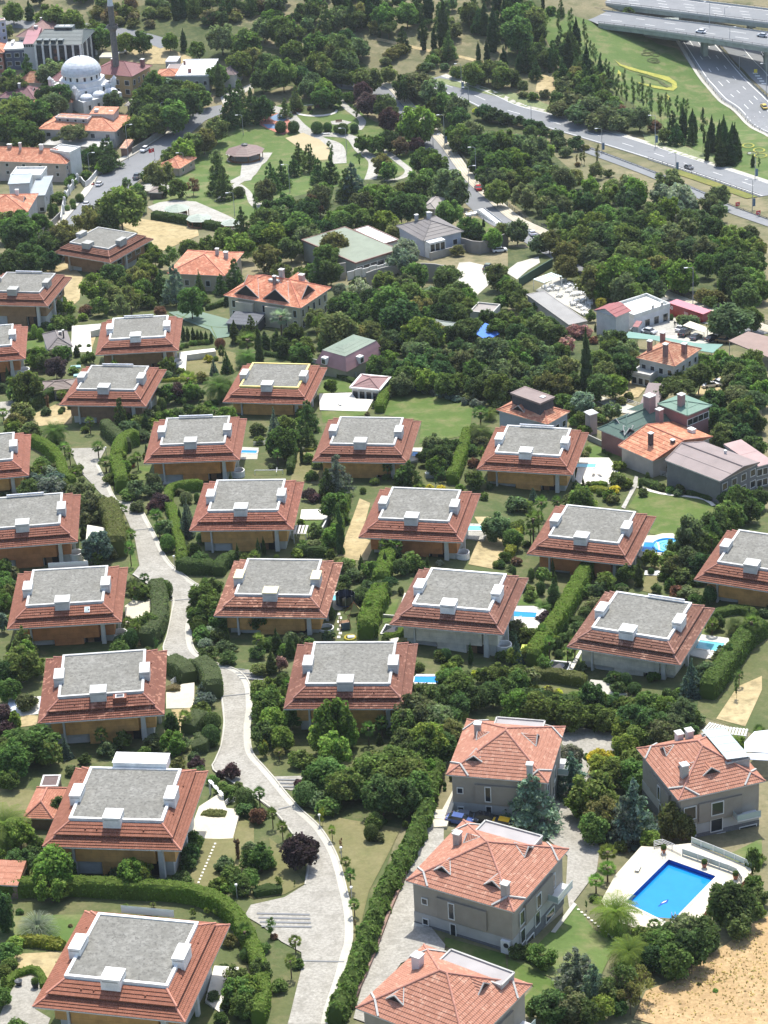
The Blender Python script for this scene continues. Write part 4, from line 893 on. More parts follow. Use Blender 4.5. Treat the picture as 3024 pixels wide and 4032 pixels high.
patch('playground','b0',[(20,810),(70,760),(150,742),(230,785),(265,850),(190,885),(80,840)],.2,'rubber_red');patch('playground_spot','b0',[(100,770),(160,745),(215,780),(190,800),(130,790)],.23,'rubber_blue');patch('playground_spot','b0',[(60,815),(140,815),(150,845),(90,840)],.23,'rubber_blue')
patch('round_bed','b0',[(400+150*math.cos(t*.3927),725+40*math.sin(t*.3927))for t in range(16)],.2,'white_stone');patch('round_bed_soil','b0',[(400+135*math.cos(t*.3927),722+33*math.sin(t*.3927))for t in range(16)],.24,'garden')
patch('park_square','b0',[(500,795),(570,785),(640,800),(600,820),(510,815)],.2,'path_stone')
patch('park_square','a0',[(1470,1010),(1659,1000),(1780,1000),(1740,1060),(1680,1100),(1640,1180),(1510,1200),(1500,1185),(1570,1150),(1580,1060)],.2,'path_stone')
walk('a0',[(1700,1060),(1640,1150),(1560,1195),(1490,1250),(1420,1320)],2.4,off=.18);walk('a0',[(1560,1210),(1620,1260),(1650,1330),(1720,1390)],2.2,off=.19)
patch('park_square','a0',[(965,1355),(1040,1325),(1150,1310),(1280,1320),(1420,1380),(1530,1430),(1510,1455),(1380,1450),(1240,1420),(1080,1410),(1010,1390)],.2,'path_stone');patch('park_square','a0',[(930,1215),(1000,1190),(1110,1190),(1130,1240),(1020,1260),(950,1250)],.2,'path_stone')
patch('park_square','b0',[(0,1330),(120,1320),(280,1390),(210,1420),(90,1390)],.2,'path_stone')
patch('bare_lot','b1',[(1340,60),(1410,55),(1560,90),(1540,200),(1440,290),(1290,210)],.2,'pale_concrete');patch('cafe_terrace','c1',[(180,240),(330,150),(420,190),(560,250),(540,380),(500,410),(250,265)],.2,'pale_concrete')
patch('bare_lot','c1',[(-20,120),(60,60),(200,20),(210,60),(130,110),(60,170)],.2,'pale_concrete')
patch('car_yard','c1',[(870,480),(960,430),(1080,420),(1200,440),(1420,560),(1240,600),(1000,560),(890,520)],.22,'rubber_red' if False else 'pale_concrete');patch('car_yard','c1',[(890,470),(1060,425),(1110,460),(1090,530),(960,540)],.25,'path_stone')
patch('yard','c1',[(560,920),(700,960),(920,1030),(860,1060),(740,1040),(560,960)],.18,'pale_concrete');patch('yard','c1',[(530,1200),(860,1330),(840,1350),(520,1215)],.18,'pale_concrete')
patch('yard','c1',[(1270,850),(1400,800),(1470,850),(1400,930),(1220,930)],.18,'straw');patch('yard','c1',[(1450,1020),(1560,980),(1659,1010),(1659,1060),(1480,1060)],.18,'sand');patch('yard','c1',[(740,850),(830,830),(900,880),(850,940),(740,950)],.18,'straw')
patch('garden_path','c1',[(830,1455),(850,1460),(845,1520),(800,1600),(765,1670),(740,1660),(790,1570)],.24,'path_stone');walk('c1',[(850,1525),(1000,1570),(1180,1590),(1290,1610),(1345,1650)],1.0,'white_stone',.24,'garden_path')
patch('tennis_court','a1',[(1100,385),(1260,368),(1420,410),(1670,480),(1560,535),(1410,558),(1370,500),(1180,430)],.25,'court_green');walk('a1',[(1150,400),(1380,480),(1560,480)],.25,'lawn',.29,'court_line');walk('a1',[(1255,375),(1180,430)],.25,'lawn',.295,'court_line');walk('a1',[(1380,480),(1415,555)],.25,'lawn',.295,'court_line')
def terrace(name,k,px,mat,h=.3,depth=3.0,z=None):
 """a level paved platform"""
 U=[nat(k,*p)for p in px];um=(sum(u[0]for u in U)/len(U),sum(u[1]for u in U)/len(U))
 if z is None:
  z=hit(*um).z
  for _ in range(3):z=max(g(q.x,q.y)for q in(onplane(u[0],u[1],z)for u in U))+h*.4
 Q=[onplane(u[0],u[1],z)for u in U]
 if sum(Q[i].x*Q[(i+1)%len(Q)].y-Q[(i+1)%len(Q)].x*Q[i].y for i in range(len(Q)))<0:Q.reverse()
 AVOID.append([(q.x,q.y)for q in Q]);o=MB().prism([(q.x,q.y)for q in Q],z-depth,z).build(name,mat);o['kind']='structure';return z
def pool(k,px,z,label,water='pool_blue',land=None,rim=.35):
 Q=[onplane(*nat(k,*p),z)for p in px];c=sum(Q,Vector())/len(Q);c.z=z
 if sum(Q[i].x*Q[(i+1)%len(Q)].y-Q[(i+1)%len(Q)].x*Q[i].y for i in range(len(Q)))<0:Q.reverse()
 r=thing('swimming_pool',label,'swimming pool',c,land=land);P=[q-c for q in Q]
 MB().poly([(p.x,p.y,.03)for p in P]).build('water',water,r)
 mb=MB();n=len(P)
 for i in range(n):
  a,b=P[i],P[(i+1)%n];e=(b-a).normalized();o=Vector((e.y,-e.x,0))*rim
  mb.poly([(a.x,a.y,.08),(b.x,b.y,.08),(b.x+o.x,b.y+o.y,.08),(a.x+o.x,a.y+o.y,.08)][::-1]);mb.poly([(a.x,a.y,.0),(b.x,b.y,.0),(b.x,b.y,.08),(a.x,a.y,.08)]);mb.poly([(a.x+o.x,a.y+o.y,0),(b.x+o.x,b.y+o.y,0),(b.x+o.x,b.y+o.y,.08),(a.x+o.x,a.y+o.y,.08)])
 mb.build('coping','white_stone',r);return r
def big_pool():
 dk=[(610,905),(700,740),(870,550),(960,555),(1200,530),(1585,690),(1590,720),(1520,800),(1330,850),(1300,960),(1240,1060),(1100,1090),(860,1090),(690,1040)];pl=[(768,915),(1050,637),(1358,747),(1055,1057)]
 z=hit(*nat('c3',1070,850)).z
 for _ in range(3):z=max(g(q.x,q.y)for q in(onplane(*nat('c3',*p),z)for p in dk))+.12
 D=[onplane(*nat('c3',*p),z)for p in dk];Q=[onplane(*nat('c3',*p),z)for p in pl]
 for part in(D[3:12]+[Q[3],Q[2],Q[1]],D[11:]+D[:4]+[Q[1],Q[0],Q[3]]):
  bm=bmesh.new();vs=[bm.verts.new(q)for q in part];f=bm.faces.new(vs);f.normal_update()
  if f.normal.z<0:f.normal_flip()
  bmesh.ops.triangulate(bm,faces=[f])
  me=bpy.data.meshes.new('pool_deck');bm.to_mesh(me);bm.free();me.materials.append(M['pool_stone']);o=bpy.data.objects.new('pool_deck',me);COL.objects.link(o);o['kind']='structure'
 mb=MB()
 for i in range(len(D)):a,b=D[i],D[(i+1)%len(D)];mb.poly([(a.x,a.y,z-3.5),(b.x,b.y,z-3.5),(b.x,b.y,z-.004),(a.x,a.y,z-.004)])
 o=mb.build('deck_edge','terracotta');o['kind']='structure'
 c=sum(Q,Vector())/4;r=thing('swimming_pool','large rectangular blue pool with dolphin figure on its floor, on a cream deck','swimming pool',c,land='the large blue pool');P=[q-c for q in Q]
 MB().poly([(p.x,p.y,-.75)for p in P[::-1]]).build('water','pool_blue',r)
 mb=MB()
 for i in range(4):a,b=P[i],P[(i+1)%4];mb.poly([(a.x,a.y,-.74),(b.x,b.y,-.74),(b.x,b.y,.0),(a.x,a.y,.0)])
 mb.build('basin_wall','pool_deep',r)
 mb=MB()
 for i in range(4):
  a,b=P[i],P[(i+1)%4];e=(b-a).normalized();n=Vector((e.y,-e.x,0));n=n if n.dot((a+b)/2)>0 else-n;n*=.4
  mb.poly([(a.x,a.y,.05),(b.x,b.y,.05),(b.x+n.x,b.y+n.y,.05),(a.x+n.x,a.y+n.y,.05)])
 mb.build('coping','white_stone',r)
 w=lambda x,y:onplane(*nat('c3',x,y),z-.75)-c
 do=[(978,945),(990,935),(1000,920),(1015,908),(1030,904),(1048,898),(1046,910),(1038,922),(1020,926),(1002,936),(990,944)]
 mb=MB();mb.poly([(q.x,q.y,-.735)for q in(w(*p)for p in do)]);mb.build('dolphin_figure','pool_deep',r);mb=MB();mb.poly([(q.x,q.y,-.73)for q in(w(*p)for p in((1000,924),(1018,911),(1040,905),(1030,914),(1010,922)))]);mb.build('dolphin_belly','white_stone',r)
 mb=MB()
 for x,y in((1018,640),(1080,1040)):
  a=w(x,y);a.z=0
  for s in(-.25,.25):mb.tube((a.x+s,a.y,0),(a.x+s,a.y,.9),.04);mb.tube((a.x+s,a.y,.9),(a.x+s,a.y-.5,.7),.04)
 mb.build('handrail','grey_metal',r);return z
PZ=big_pool()
z=terrace('pool_terrace','c2',[(850,310),(900,180),(960,178),(1010,165),(1080,165),(1120,220),(1080,310),(1000,348),(880,330)],'pool_stone');pool('c2',[(872,285),(892,225),(975,228),(985,280),(1030,295)],z,'blue pool with a round bubble end beside the rust clad villa');
q=onplane(*nat('c2',1045,247),z);r_=thing('whirl_pool','round pale pool with spiral ring pattern on its floor','pool',(q.x,q.y,z),land='the round spiral pool')
MB().lathe([(2.9,.05),(0,.05)],28).build('water','pool_pale',r_);mb=MB()
for i in range(60):a,b=i*.25,(i+1)*.25;mb.poly([(math.cos(a)*(.3+a*.16),math.sin(a)*(.3+a*.16),.07),(math.cos(b)*(.3+b*.16),math.sin(b)*(.3+b*.16),.07),(math.cos(b)*(.5+b*.16),math.sin(b)*(.5+b*.16),.07),(math.cos(a)*(.5+a*.16),math.sin(a)*(.5+a*.16),.07)])
mb.build('spiral_mosaic','pool_blue',r_);MB().lathe([(3.3,0),(3.3,.2),(2.9,.2),(2.9,.05)],28).build('rim','pool_blue',r_)
z=terrace('pool_terrace','c2',[(1190,960),(1265,825),(1440,850),(1455,900),(1400,985),(1290,985)],'white_stone');pool('c2',[(1225,915),(1255,865),(1415,885),(1390,940)],z,'narrow turquoise pool on a white terrace right of the cream villa','pool_pale')
z=terrace('pool_terrace','c2',[(-20,770),(40,640),(170,640),(250,665),(190,790)],'white_stone');pool('c2',[(10,710),(35,676),(190,686),(178,718)],z,'small blue pool beside the purple bush between the two cream villas')
z=terrace('pool_terrace','c1',[(440,1470),(470,1330),(660,1330),(700,1385),(720,1410),(700,1500),(480,1510)],'white_stone');pool('c1',[(445,1392),(455,1371),(575,1374),(570,1396)],z,'thin teal pool strip on the broad pale terrace','pool_pale')
z=terrace('pool_terrace','a2',[(0,1640)]*0 or[(95,1240),(260,1230),(250,1345),(120,1360)],'white_stone')
z=terrace('pool_terrace','b2',[(1040,1150),(1060,1085),(1210,1085),(1220,1150)],'white_stone');pool('b2',[(1045,1140),(1052,1102),(1205,1102),(1205,1145)],z,'bright blue pool peeping out right of the villa with streaked chimney')
z=terrace('pool_terrace','b2',[(510,660),(525,545),(650,540),(630,620),(560,670)],'pale_concrete');pool('b2',[(515,605),(520,572),(590,574),(585,608)],z,'small turquoise pool beside the round trampoline','pool_pale')
z=terrace('pool_terrace','b2',[(1380,160),(1400,100),(1530,105),(1530,160),(1500,210),(1380,200)],'path_stone');pool('b2',[(1395,148),(1402,118),(1520,122),(1518,150)],z,'small dull green pool behind the villa among straw grass','pool_pale')
z=terrace('pool_terrace','b1',[(960,1390),(1030,1265),(1100,1265),(1080,1340),(1000,1360)],'white_stone');pool('b1',[(1030,1320),(1040,1293),(1078,1296),(1074,1322)],z,'sliver of blue pool right of the villa below the walled lawn')
z=terrace('pool_terrace','a1',[(1570,1340),(1580,1260),(1690,1265),(1680,1340)],'pale_concrete');pool('a1',[(1575,1300),(1582,1282),(1680,1285),(1675,1302)],z,'blue pool strip right of the orange clad villa')
z=terrace('pool_terrace','b0',[(1310,1610),(1320,1530),(1380,1535),(1370,1610)],'pale_concrete');pool('b0',[(1320,1598),(1325,1545),(1366,1560),(1362,1600)],z,'turquoise pool beside the grey roofed white house','pool_pale')
terrace('terrace','b1',[(425,912),(640,905),(665,945),(780,950),(738,1028),(430,1018)],'white_stone');terrace('terrace','a2',[(815,640),(870,600),(1000,590),(1000,735),(820,750)],'pool_stone');terrace('terrace','a2',[(1085,1310),(1085,1200),(1190,1150),(1270,1140),(1268,1305)],'pool_stone')
terrace('terrace','a3',[(1240,450),(1300,290),(1440,200),(1480,300),(1570,310),(1520,505),(1340,500)],'pool_stone',.25);terrace('terrace','a2',[(545,370),(570,110),(690,130),(680,190),(600,200),(570,365)],'white_stone')
terrace('terrace','a1',[(1160,790),(1170,640),(1400,615),(1410,635),(1220,660),(1210,790)],'white_stone');terrace('terrace','a1',[(465,640),(470,470),(660,455),(650,490),(590,505),(600,640)],'white_stone');terrace('terrace','b3',[(1080,430),(1110,310),(1230,310),(1300,180),(1330,190),(1260,420)],'pool_stone',.6)
terrace('terrace','c2',[(510,1200),(540,1120),(640,1130),(780,1215),(640,1240)],'pale_concrete');terrace('terrace','b3',[(1020,1085),(1120,920),(1140,1020),(1100,1090)],'pale_concrete');terrace('terrace','a3',[(1340,1560),(1400,1330),(1560,1340),(1530,1560),(1440,1640)],'white_stone')
terrace('terrace','b2',[(300,75),(310,10),(500,5),(470,75)],'white_stone',.8);patch('garden_path','c2',[(360,1110),(470,935),(490,935),(395,1118)],.24,'white_stone');patch('garden_path','b2',[(880,880),(985,560),(1000,570),(940,880)],.24,'white_stone')
PINK='hipped tile roofed apartment houses'
def pink_house(label,k,pts,eave,ap,terrace_face,wins,doms,chims,land,glass=False,wall=(.42,.37,.3),stone=True):
 r,rf,hx,hy,wx,wy,e=house('apartment_house',label,'house',k,pts,eave,'hip',4.0,.75,wall=wall,land=land,n=14,dorm=doms,chim=chims,group=PINK)
 for i,(sx,sy)in enumerate(((-1,-1),(1,-1),(1,1),(-1,1))):
  mb=MB();t=3.6;q=lambda x,y:(x,y,e+.12+4.0*min((hx-abs(x))/hx,(hy-abs(y))/hy))
  P0,P1,P2=q(sx*(hx-t),sy*hy),q(sx*(hx-1.9),sy*(hy-1.9*hy/hx)),q(sx*hx,sy*(hy-t))
  mb.tube(P0,P1,.2,n=4);mb.tube(P1,P2,.2,n=4);mb.build('lead_valley','concrete',rf)
 tf,u0,u1,depth=terrace_face;hh=hy if tf in 'fb' else hx;rot={'f':0,'r':math.pi/2,'b':math.pi,'l':-math.pi/2}[tf];co,si=math.cos(rot),math.sin(rot)
 T=lambda x,y,z:(x*co-y*si,x*si+y*co,z);mb=MB();zt=e+4.0*depth/hh*.8
 A=[T(u0,-hh+1.0,zt),T(u1,-hh+1.0,zt),T(u1,-hh+depth,zt),T(u0,-hh+depth,zt)]
 tr=MB().poly(A).build('roof_terrace','sheet_roof',rf,(.4,.37,.36)if not glass else(.8,.85,.82));
 for a,b in zip(A,A[1:]+A[:1]):mb.tube((a[0],a[1],a[2]+.1),(b[0],b[1],b[2]+.1),.18,n=4);mb.poly([(a[0],a[1],e),(b[0],b[1],e),b,a])
 mb.build('terrace_kerb','concrete',tr)
 if glass:
  mb=MB();mb.poly([(a[0],a[1],a[2]+(.5 if i<2 else .9))for i,a in enumerate(A)]);mb.build('glass_roof','pale_glass',tr);m2=MB()
  for i in range(5):m2.tube([A[0][j]+(A[1][j]-A[0][j])*i/4+(.5 if j==2 else 0)for j in range(3)],[A[3][j]+(A[2][j]-A[3][j])*i/4+(.9 if j==2 else 0)for j in range(3)],.07)
  m2.build('glazing_bars','white_paint',tr)
 if stone:MB().box((0,0,.6),(2*wx+.2,2*wy+.2,2.2)).build('stone_base','ashlar',r)
 for f in 'fr':
  half=wx if f=='f' else wy
  MB().box((half*.0,-wy-.15,5.6)if f=='f' else(wx+.15,0,5.6),(half*1.0,.5,3.4)if f=='f' else(.5,half*1.1,3.4)).build('bay','plaster',r,tuple(c*.85 for c in wall))
 MB().box((0,0,2.55),(2*wx+.12,2*wy+.12,1.8)).build('lower_wall','plaster',r,(.5,.49,.46))
 for w in wins:window(r,*w[:5],wx+(.42 if w[0]in 'lr' and abs(w[1])<wy*.5 and w[2]>4 else .12),wy+(.42 if w[0]in 'fb' and abs(w[1])<wx*.45 and w[2]>4 else .12))
 mb=MB();mb.box((wx+1.0,wy*.62,3.6),(2.0,wy*.6,.25));b=mb.build('balcony','pale_wall',r);mb=MB();mb.box((wx+1.95,wy*.62,4.25),(.06,wy*.6,1.0));mb.box((wx+1,wy*.32,4.25),(1.9,.06,1.0));mb.build('glass_rail','pale_glass',b)
 return r
TALL=[('f',-6.2,5.8,.8,.9),('f',-6.2,2.2,.8,.9),('f',-1.6,5.7,.8,2.6),('f',-1.6,1.9,.8,2.6)]
RW=[('r',-5.2,5.6,1.3,2.2),('r',-5.2,2.4,1.3,2.2),('r',-.5,5.6,1.3,2.2),('r',-.5,2.4,1.3,2.2),('r',-3,.2,2.2,1.0),('r',3.5,.5,2.6,1.2),('r',4.5,5.6,1.6,2.2)]
pink_house('middle tile roofed grey house with pale kerbed roof terrace beside the cobbled yard','n',[(1604.6,3467),(2025.5,3597),(2233.9,3344.8),(1822.8,3226)],9.0,None,('b',-5,4.5,4.6),TALL+RW,[('f',-4.2,.3,1.1),('f',4.0,.3,1.1),('r',3.2,.42,1.1),('l',-2.0,.5,1.0)],[(-.62,.1,1.0,1.0,1.9,(.5,.45,.4)),(.72,-.75,1.0,1.0,1.8,(.5,.45,.4))],'the middle tile roofed grey house')
pink_house('farthest tile roofed grey house, half hidden by a silvery conifer at its front','n',[(1756,3051),(2158,3083),(2227,2863),(1839.7,2832)],9.0,None,('b',-5,3,3.6),TALL+RW[:4],[('f',-4.2,.3,1.1),('r',1.0,.4,1.3),('l',-1,.4,1.0)],[(-.62,.25,1.0,1.0,1.8,(.5,.45,.4)),(.62,-.85,.9,.9,1.8,(.6,.6,.55))],'the tile roofed house behind the silvery conifer')
pink_house('nearest tile roofed house, cut by the bottom edge, pale chimney and brown roof terrace','n',[(1386,3985.5),(1838,4120),(2099.5,3891),(1676,3711)],9.0,None,('b',-6.5,3.5,4.2),TALL+RW[:4],[('r',2.0,.42,1.2),('f',-4,.3,1.1)],[(-.6,.2,1.2,1.2,1.9,(.75,.7,.68))],'the tile roofed house cut by the bottom edge')
pink_house('tile roofed house with glazed roof terrace and stone base, right of the big pool','n',[(2518,2949),(2662.6,3156),(3013,3074.5),(2837.5,2871)],9.2,None,('b',-4.5,5.0,5.0),[('r',-5.2,5.9,1.9,2.2),('r',-5.2,2.6,1.9,2.2),('r',-.6,5.9,1.9,2.2),('r',-.6,2.6,1.9,2.2),('r',-4.5,.2,1.8,.8),('r',.2,.2,1.3,1.1),('r',4.9,.4,2.8,1.2),('f',0,5.5,.8,2.4),('f',0,2,.8,2.4)],[('r',-.5,.35,1.3),('f',-3.5,.35,1.0),('f',3.0,.4,1.2)],[(.5,-.62,1.1,1.1,2.0,(.5,.48,.42)),(-.72,.1,1.2,1.0,1.6,(.7,.7,.68)),(-.8,-.1,1.3,1.0,1.4,(.7,.7,.68))],'the tile roofed house with glazed terrace',True)
Wt,OR=(.75,.74,.7),(.95,1.0,1.0)
house('house','long orange hip roofed house with two pale chimneys and a row of windows set in its roof','house','a0',[(270,838),(768,866),(850,760)],6,'hip',3,wall=(.62,.6,.56),tile='old_tile',tcol=(1.15,.95,.85),chim=[(.28,.1,1.3,1.3,2.0,(.8,.78,.75)),(.62,.25,1.3,1.3,2.2,(.8,.78,.75))],win=[('f',5,(3.8,),1.6,1.5),('r',3,(3.8,),1.4,1.5)],land='the long orange roofed house')
house('roof_extension','small raised orange roof standing above the long orange roofed house','roof','a0',[(588,742),(745,748),(775,712)],9.5,'shed',.8,.3,tile='old_tile',tcol=(1.15,.95,.85))
r_,rf,hx,hy,wx,wy,e=house('roof_extension','pale strip of roof windows set in the long orange roof','roof','a0',[(368,765),(575,782),(590,762)],8.9,'flat',.2,.2,wall=(.5,.48,.45),tile='old_tile',D=3,win=[('f',4,(8.1,),1.0,.9)])
house('house','orange roofed house cut by the left edge with a white railed roof terrace','house','a0',[(-230,1040),(440,1076),(505,1000)],7.5,'hip',3.2,wall=(.6,.5,.42),tile='old_tile',tcol=(1.15,.92,.82),chim=[(.02,-.1,.8,.8,2.2,(.75,.6,.55)),(.42,-.05,1.2,1.2,1.6,(.85,.84,.8)),(-.2,0,1.5,1.0,1.0)],win=[('f',6,(3.2,6.0),1.1,1.1),('r',4,(2.5,5.5),1.1,1.4)],land='the orange roofed house with white roof terrace')
house('roof_terrace','white railed terrace block standing on the orange roof','terrace','a0',[(360,980),(460,1010),(495,970)],10.2,'flat',.5,.2,wall=(.8,.79,.75),tile='sheet_roof',tcol=(.9,.88,.82),trim=(.95,.94,.9))
house('house','orange roofed house with a grey flat roofed tower room, below the white columned garden wall','house','a0',[(-170,1395),(178,1385),(255,1265)],6.5,'hip',3.0,wall=(.58,.56,.54),tile='old_tile',tcol=(1.1,.88,.78),chim=[(.35,.35,1.0,1.0,1.6,(.85,.84,.82))],win=[('f',4,(4.0,),1.2,1.3)],dorm=[('r',0,.3,1.6)],land='the orange roofed house with a grey tower room')
house('tower_room','grey flat roofed upper room rising from the orange roof','roof room','a0',[(58,1202),(200,1198),(205,1135)],10.5,'flat',.12,.3,wall=(.6,.62,.62),tile='sheet_roof',tcol=(.42,.48,.5),trim=(.5,.55,.56))
house('roof_terrace','white balustraded roof terrace behind the grey tower room','terrace','a0',[(90,1150),(280,1160),(285,1105)],9.4,'flat',.7,.2,wall=(.8,.79,.76),tile='sheet_roof',tcol=(.85,.84,.8),trim=(.95,.94,.9))
house('house_wing','wing with a slate grey flat roof beside the orange roofed tower house','house','a0',[(195,1278),(300,1278),(340,1150)],6.8,'flat',.1,.5,wall=(.58,.57,.55),tile='sheet_roof',tcol=(.4,.45,.47),trim=(.5,.54,.56),win=[('f',2,(1.8,),1.4,1.3),('r',2,(3.8,),1.0,1.6)])
house('garage','low building with a grey terrace roof before the long orange roofed house','garage','a0',[(285,945),(680,968),(745,905)],3.2,'flat',.15,.2,wall=(.6,.58,.54),tile='concrete',trim=(.5,.5,.46))
house('gatehouse','tiny orange roofed gatehouse by the street wall','gatehouse','a0',[(790,966),(832,972),(862,926)],3.2,'shed',.8,.4,wall=(.25,.15,.12),tile='old_tile')
house('house','faded orange hip roofed house left of the mosque','house','a0',[(125,535),(292,547),(335,508)],4.5,'hip',3.2,wall=(.65,.63,.58),tile='old_tile',tcol=(1,.9,.8),land='the faded orange house left of the mosque')
house('house','maroon roofed house at the far left below the faded orange one','house','a0',[(10,632),(235,652),(285,590)],4.5,'hip',3.4,wall=(.4,.36,.34),tile='sheet_roof',tcol=(.25,.11,.12),chim=[(-.05,-.2,.9,.9,1.6,(.6,.5,.48))],dorm=[('r',0,.35,1.4)],land='the maroon roofed house at the far left')
house('annex','orange tiled annex at the foot of the mosque','annex','a0',[(300,655),(516,684),(440,585)],4.2,'hip',1.8,wall=(.55,.54,.52),tile='old_tile',tcol=(1.05,.92,.85))
r_,*_=house('apartment_block','black fronted apartment block with grey mansard roof and white piers','apartment block','a0',[(240,287),(545,297),(600,200)],11.5,'hip',3.2,.6,wall=(.03,.033,.04),tile='sheet_roof',tcol=(.12,.145,.14),ridge=8,win=[('f',8,(2.5,5.6,8.8),1.5,1.9),('r',4,(2.5,5.6,8.8),1.3,1.9)],trim=(.9,.9,.9),n=4,frame=(.05,.05,.055),land='the black fronted apartment block')
hx,hy,e=r_['_d'][0],r_['_d'][1],11.5
for i in range(7):MB().box((-hx+.7+i*(2*hx-1.4)/6,-hy+.35,5),(.75,.5,13)).build('pier','white_paint',r_,(.95,.95,.95))
for i in range(4):MB().box((hx-.35,-hy+2+i*(2*hy-3)/3,5),(.5,.75,13)).build('pier','white_paint',r_,(.95,.95,.95))
for i in range(4):
 d=MB().box((-hx+2.4+i*2.9,-hy+2.0,e+1.1),(2.0,2.6,1.2)).build('dormer','sheet_roof',r_,(.2,.23,.23));MB().box((-hx+2.4+i*2.9,-hy+.66,e+1.1),(1.8,.06,.9)).build('pane','glass',d)
d=MB().box((0,1.5,e+3.4),(7.5,4,1.6)).build('roof_lantern','sheet_roof',r_,(.2,.23,.23));MB().box((0,-.55,e+3.4),(7,.06,1.1)).build('pane','glass',d)
for x in(-1.2,1.4):MB().box((x,1.5,e+4.26),(1.8,1.6,.1)).build('skylight','white_paint',d)
house('apartment_block','slate blue flat roofed block left of the black fronted one','apartment block','a0',[(25,325),(243,316),(262,268)],8,'flat',.3,.1,wall=(.1,.12,.18),tile='sheet_roof',tcol=(.85,.82,.76),win=[('f',4,(2.2,5.6),1.8,1.6)],trim=(.85,.85,.82),chim=[(-.6,.5,1,4,1.0,(.8,.8,.78))])
house('house','dusty brown roofed house behind the slate blue block','house','a0',[(112,238),(252,250),(400,155)],8.5,'hip',3.0,wall=(.5,.46,.42),tile='sheet_roof',tcol=(.32,.18,.16),chim=[(-.2,.4,.7,.7,1.4),(.3,-.5,1.4,1.0,1.0,(.5,.45,.42))],win=[('f',3,(6.5,),1.0,1.2)])
house('house_wing','pinkish roofed wing between the slate blue and black fronted blocks','house','a0',[(160,285),(240,288),(262,218)],10,'shed',2.2,.3,wall=(.7,.7,.7),tile='sheet_roof',tcol=(.4,.17,.19),win=[('f',5,(9.2,),.7,1.0)])
house('apartment_block','tall whitish block at the left edge behind the street','apartment block','a0',[(-120,155),(22,132),(38,118)],13,'flat',.4,.1,wall=(.5,.55,.68),tile='sheet_roof',tcol=(.75,.4,.3),win=[('f',4,(3,6,9,11.5),1.0,1.2)])
house('house','orange roofed brick red house at the left edge','house','a0',[(-110,350),(30,345),(42,290)],8,'hip',2.5,wall=(.42,.17,.12),tile='old_tile',tcol=(1.1,.85,.75),win=[('f',3,(2,5),1.2,1.3)])
house('apartment_house','yellow walled house with broad maroon roof behind the minaret','house','a0',[(610,470),(870,508),(965,432)],8.5,'hip',3.2,wall=(.55,.38,.18),tile='sheet_roof',tcol=(.27,.1,.1),chim=[(-.15,-.3,1.3,1.3,2.4,(.3,.13,.12)),(.8,.5,1.3,1.3,2.6,(.3,.13,.12))],win=[('r',4,(2,5.5),1.2,1.8),('f',4,(2,5.5),1.8,1.8)],trim=(.5,.3,.25),land='the yellow walled house behind the minaret')
house('house','maroon roofed grey house tucked behind the mosque on its left','house','a0',[(330,528),(450,535),(520,440)],7,'hip',2.6,wall=(.5,.47,.44),tile='sheet_roof',tcol=(.29,.12,.12),win=[('f',2,(5,),1.6,1.6)])
house('house','white flat roofed house with ivy covered side at the top of the street','house','a0',[(1178,488),(1385,500),(1395,395)],6,'flat',.25,.2,wall=(.45,.44,.4),tile='sheet_roof',tcol=(1.05,1.05,1.03),trim=(.9,.9,.9),win=[('f',4,(3,),1.2,1.5)],chim=[(-.25,-.6,1.2,1.2,1.6,(.35,.15,.13)),(-.85,.4,.8,.8,1.6,(.3,.15,.12))],land='the white flat roofed house at the top of the street')
house('house','low orange roofed house left of the white flat roof','house','a0',[(1028,497),(1180,500),(1185,455)],4,'hip',1.6,wall=(.6,.58,.54),tile='old_tile',tcol=(1.1,.88,.8))
house('house','brown hip roofed house right of the white flat roof','house','a0',[(1455,480),(1545,495),(1572,445)],5,'hip',2.2,wall=(.72,.71,.68),tile='sheet_roof',tcol=(.28,.2,.19))
house('shed','white sheeted lean to beside the brown hip roof','shed','a0',[(1095,448),(1195,450),(1200,420)],3.5,'flat',.1,.1,tile='sheet_roof',tcol=(.3,.24,.22))
house('shed','bluish tin roofed hut in the rubble yard','shed','a0',[(1092,400),(1163,405),(1168,370)],3.2,'flat',.1,.1,wall=(.4,.42,.48),tile='sheet_roof',tcol=(.7,.75,.85),win=[('f',2,(1.6,),.8,.9)])
house('shed','small yellow flat roofed hut behind the minaret','shed','a0',[(658,372),(760,376),(770,345)],3.5,'flat',.15,.1,wall=(.62,.55,.25),tile='sheet_roof',tcol=(.75,.7,.45))
house('shelter','small brown canopy roof beside the mosque gate','shelter','a0',[(818,688),(880,692),(915,648)],3.2,'hip',.8,.9,wall=(.3,.28,.26),tile='sheet_roof',tcol=(.4,.36,.31))
house('park_kiosk','small orange roofed kiosk between the street and the park lawn','kiosk','a0',[(1050,1082),(1180,1110),(1258,1036)],3.4,'hip',1.9,.7,wall=(.55,.42,.34),tile='old_tile',tcol=(1.1,.88,.78),win=[('r',2,(1.8,),1.0,1.2)],land='the small orange roofed park kiosk')
house('shed','little brown timber shed in the park corner','shed','a0',[(980,1255),(1065,1263),(1082,1225)],2.6,'hip',.8,.25,wall=(.11,.085,.065),tile='sheet_roof',tcol=(.32,.26,.22))
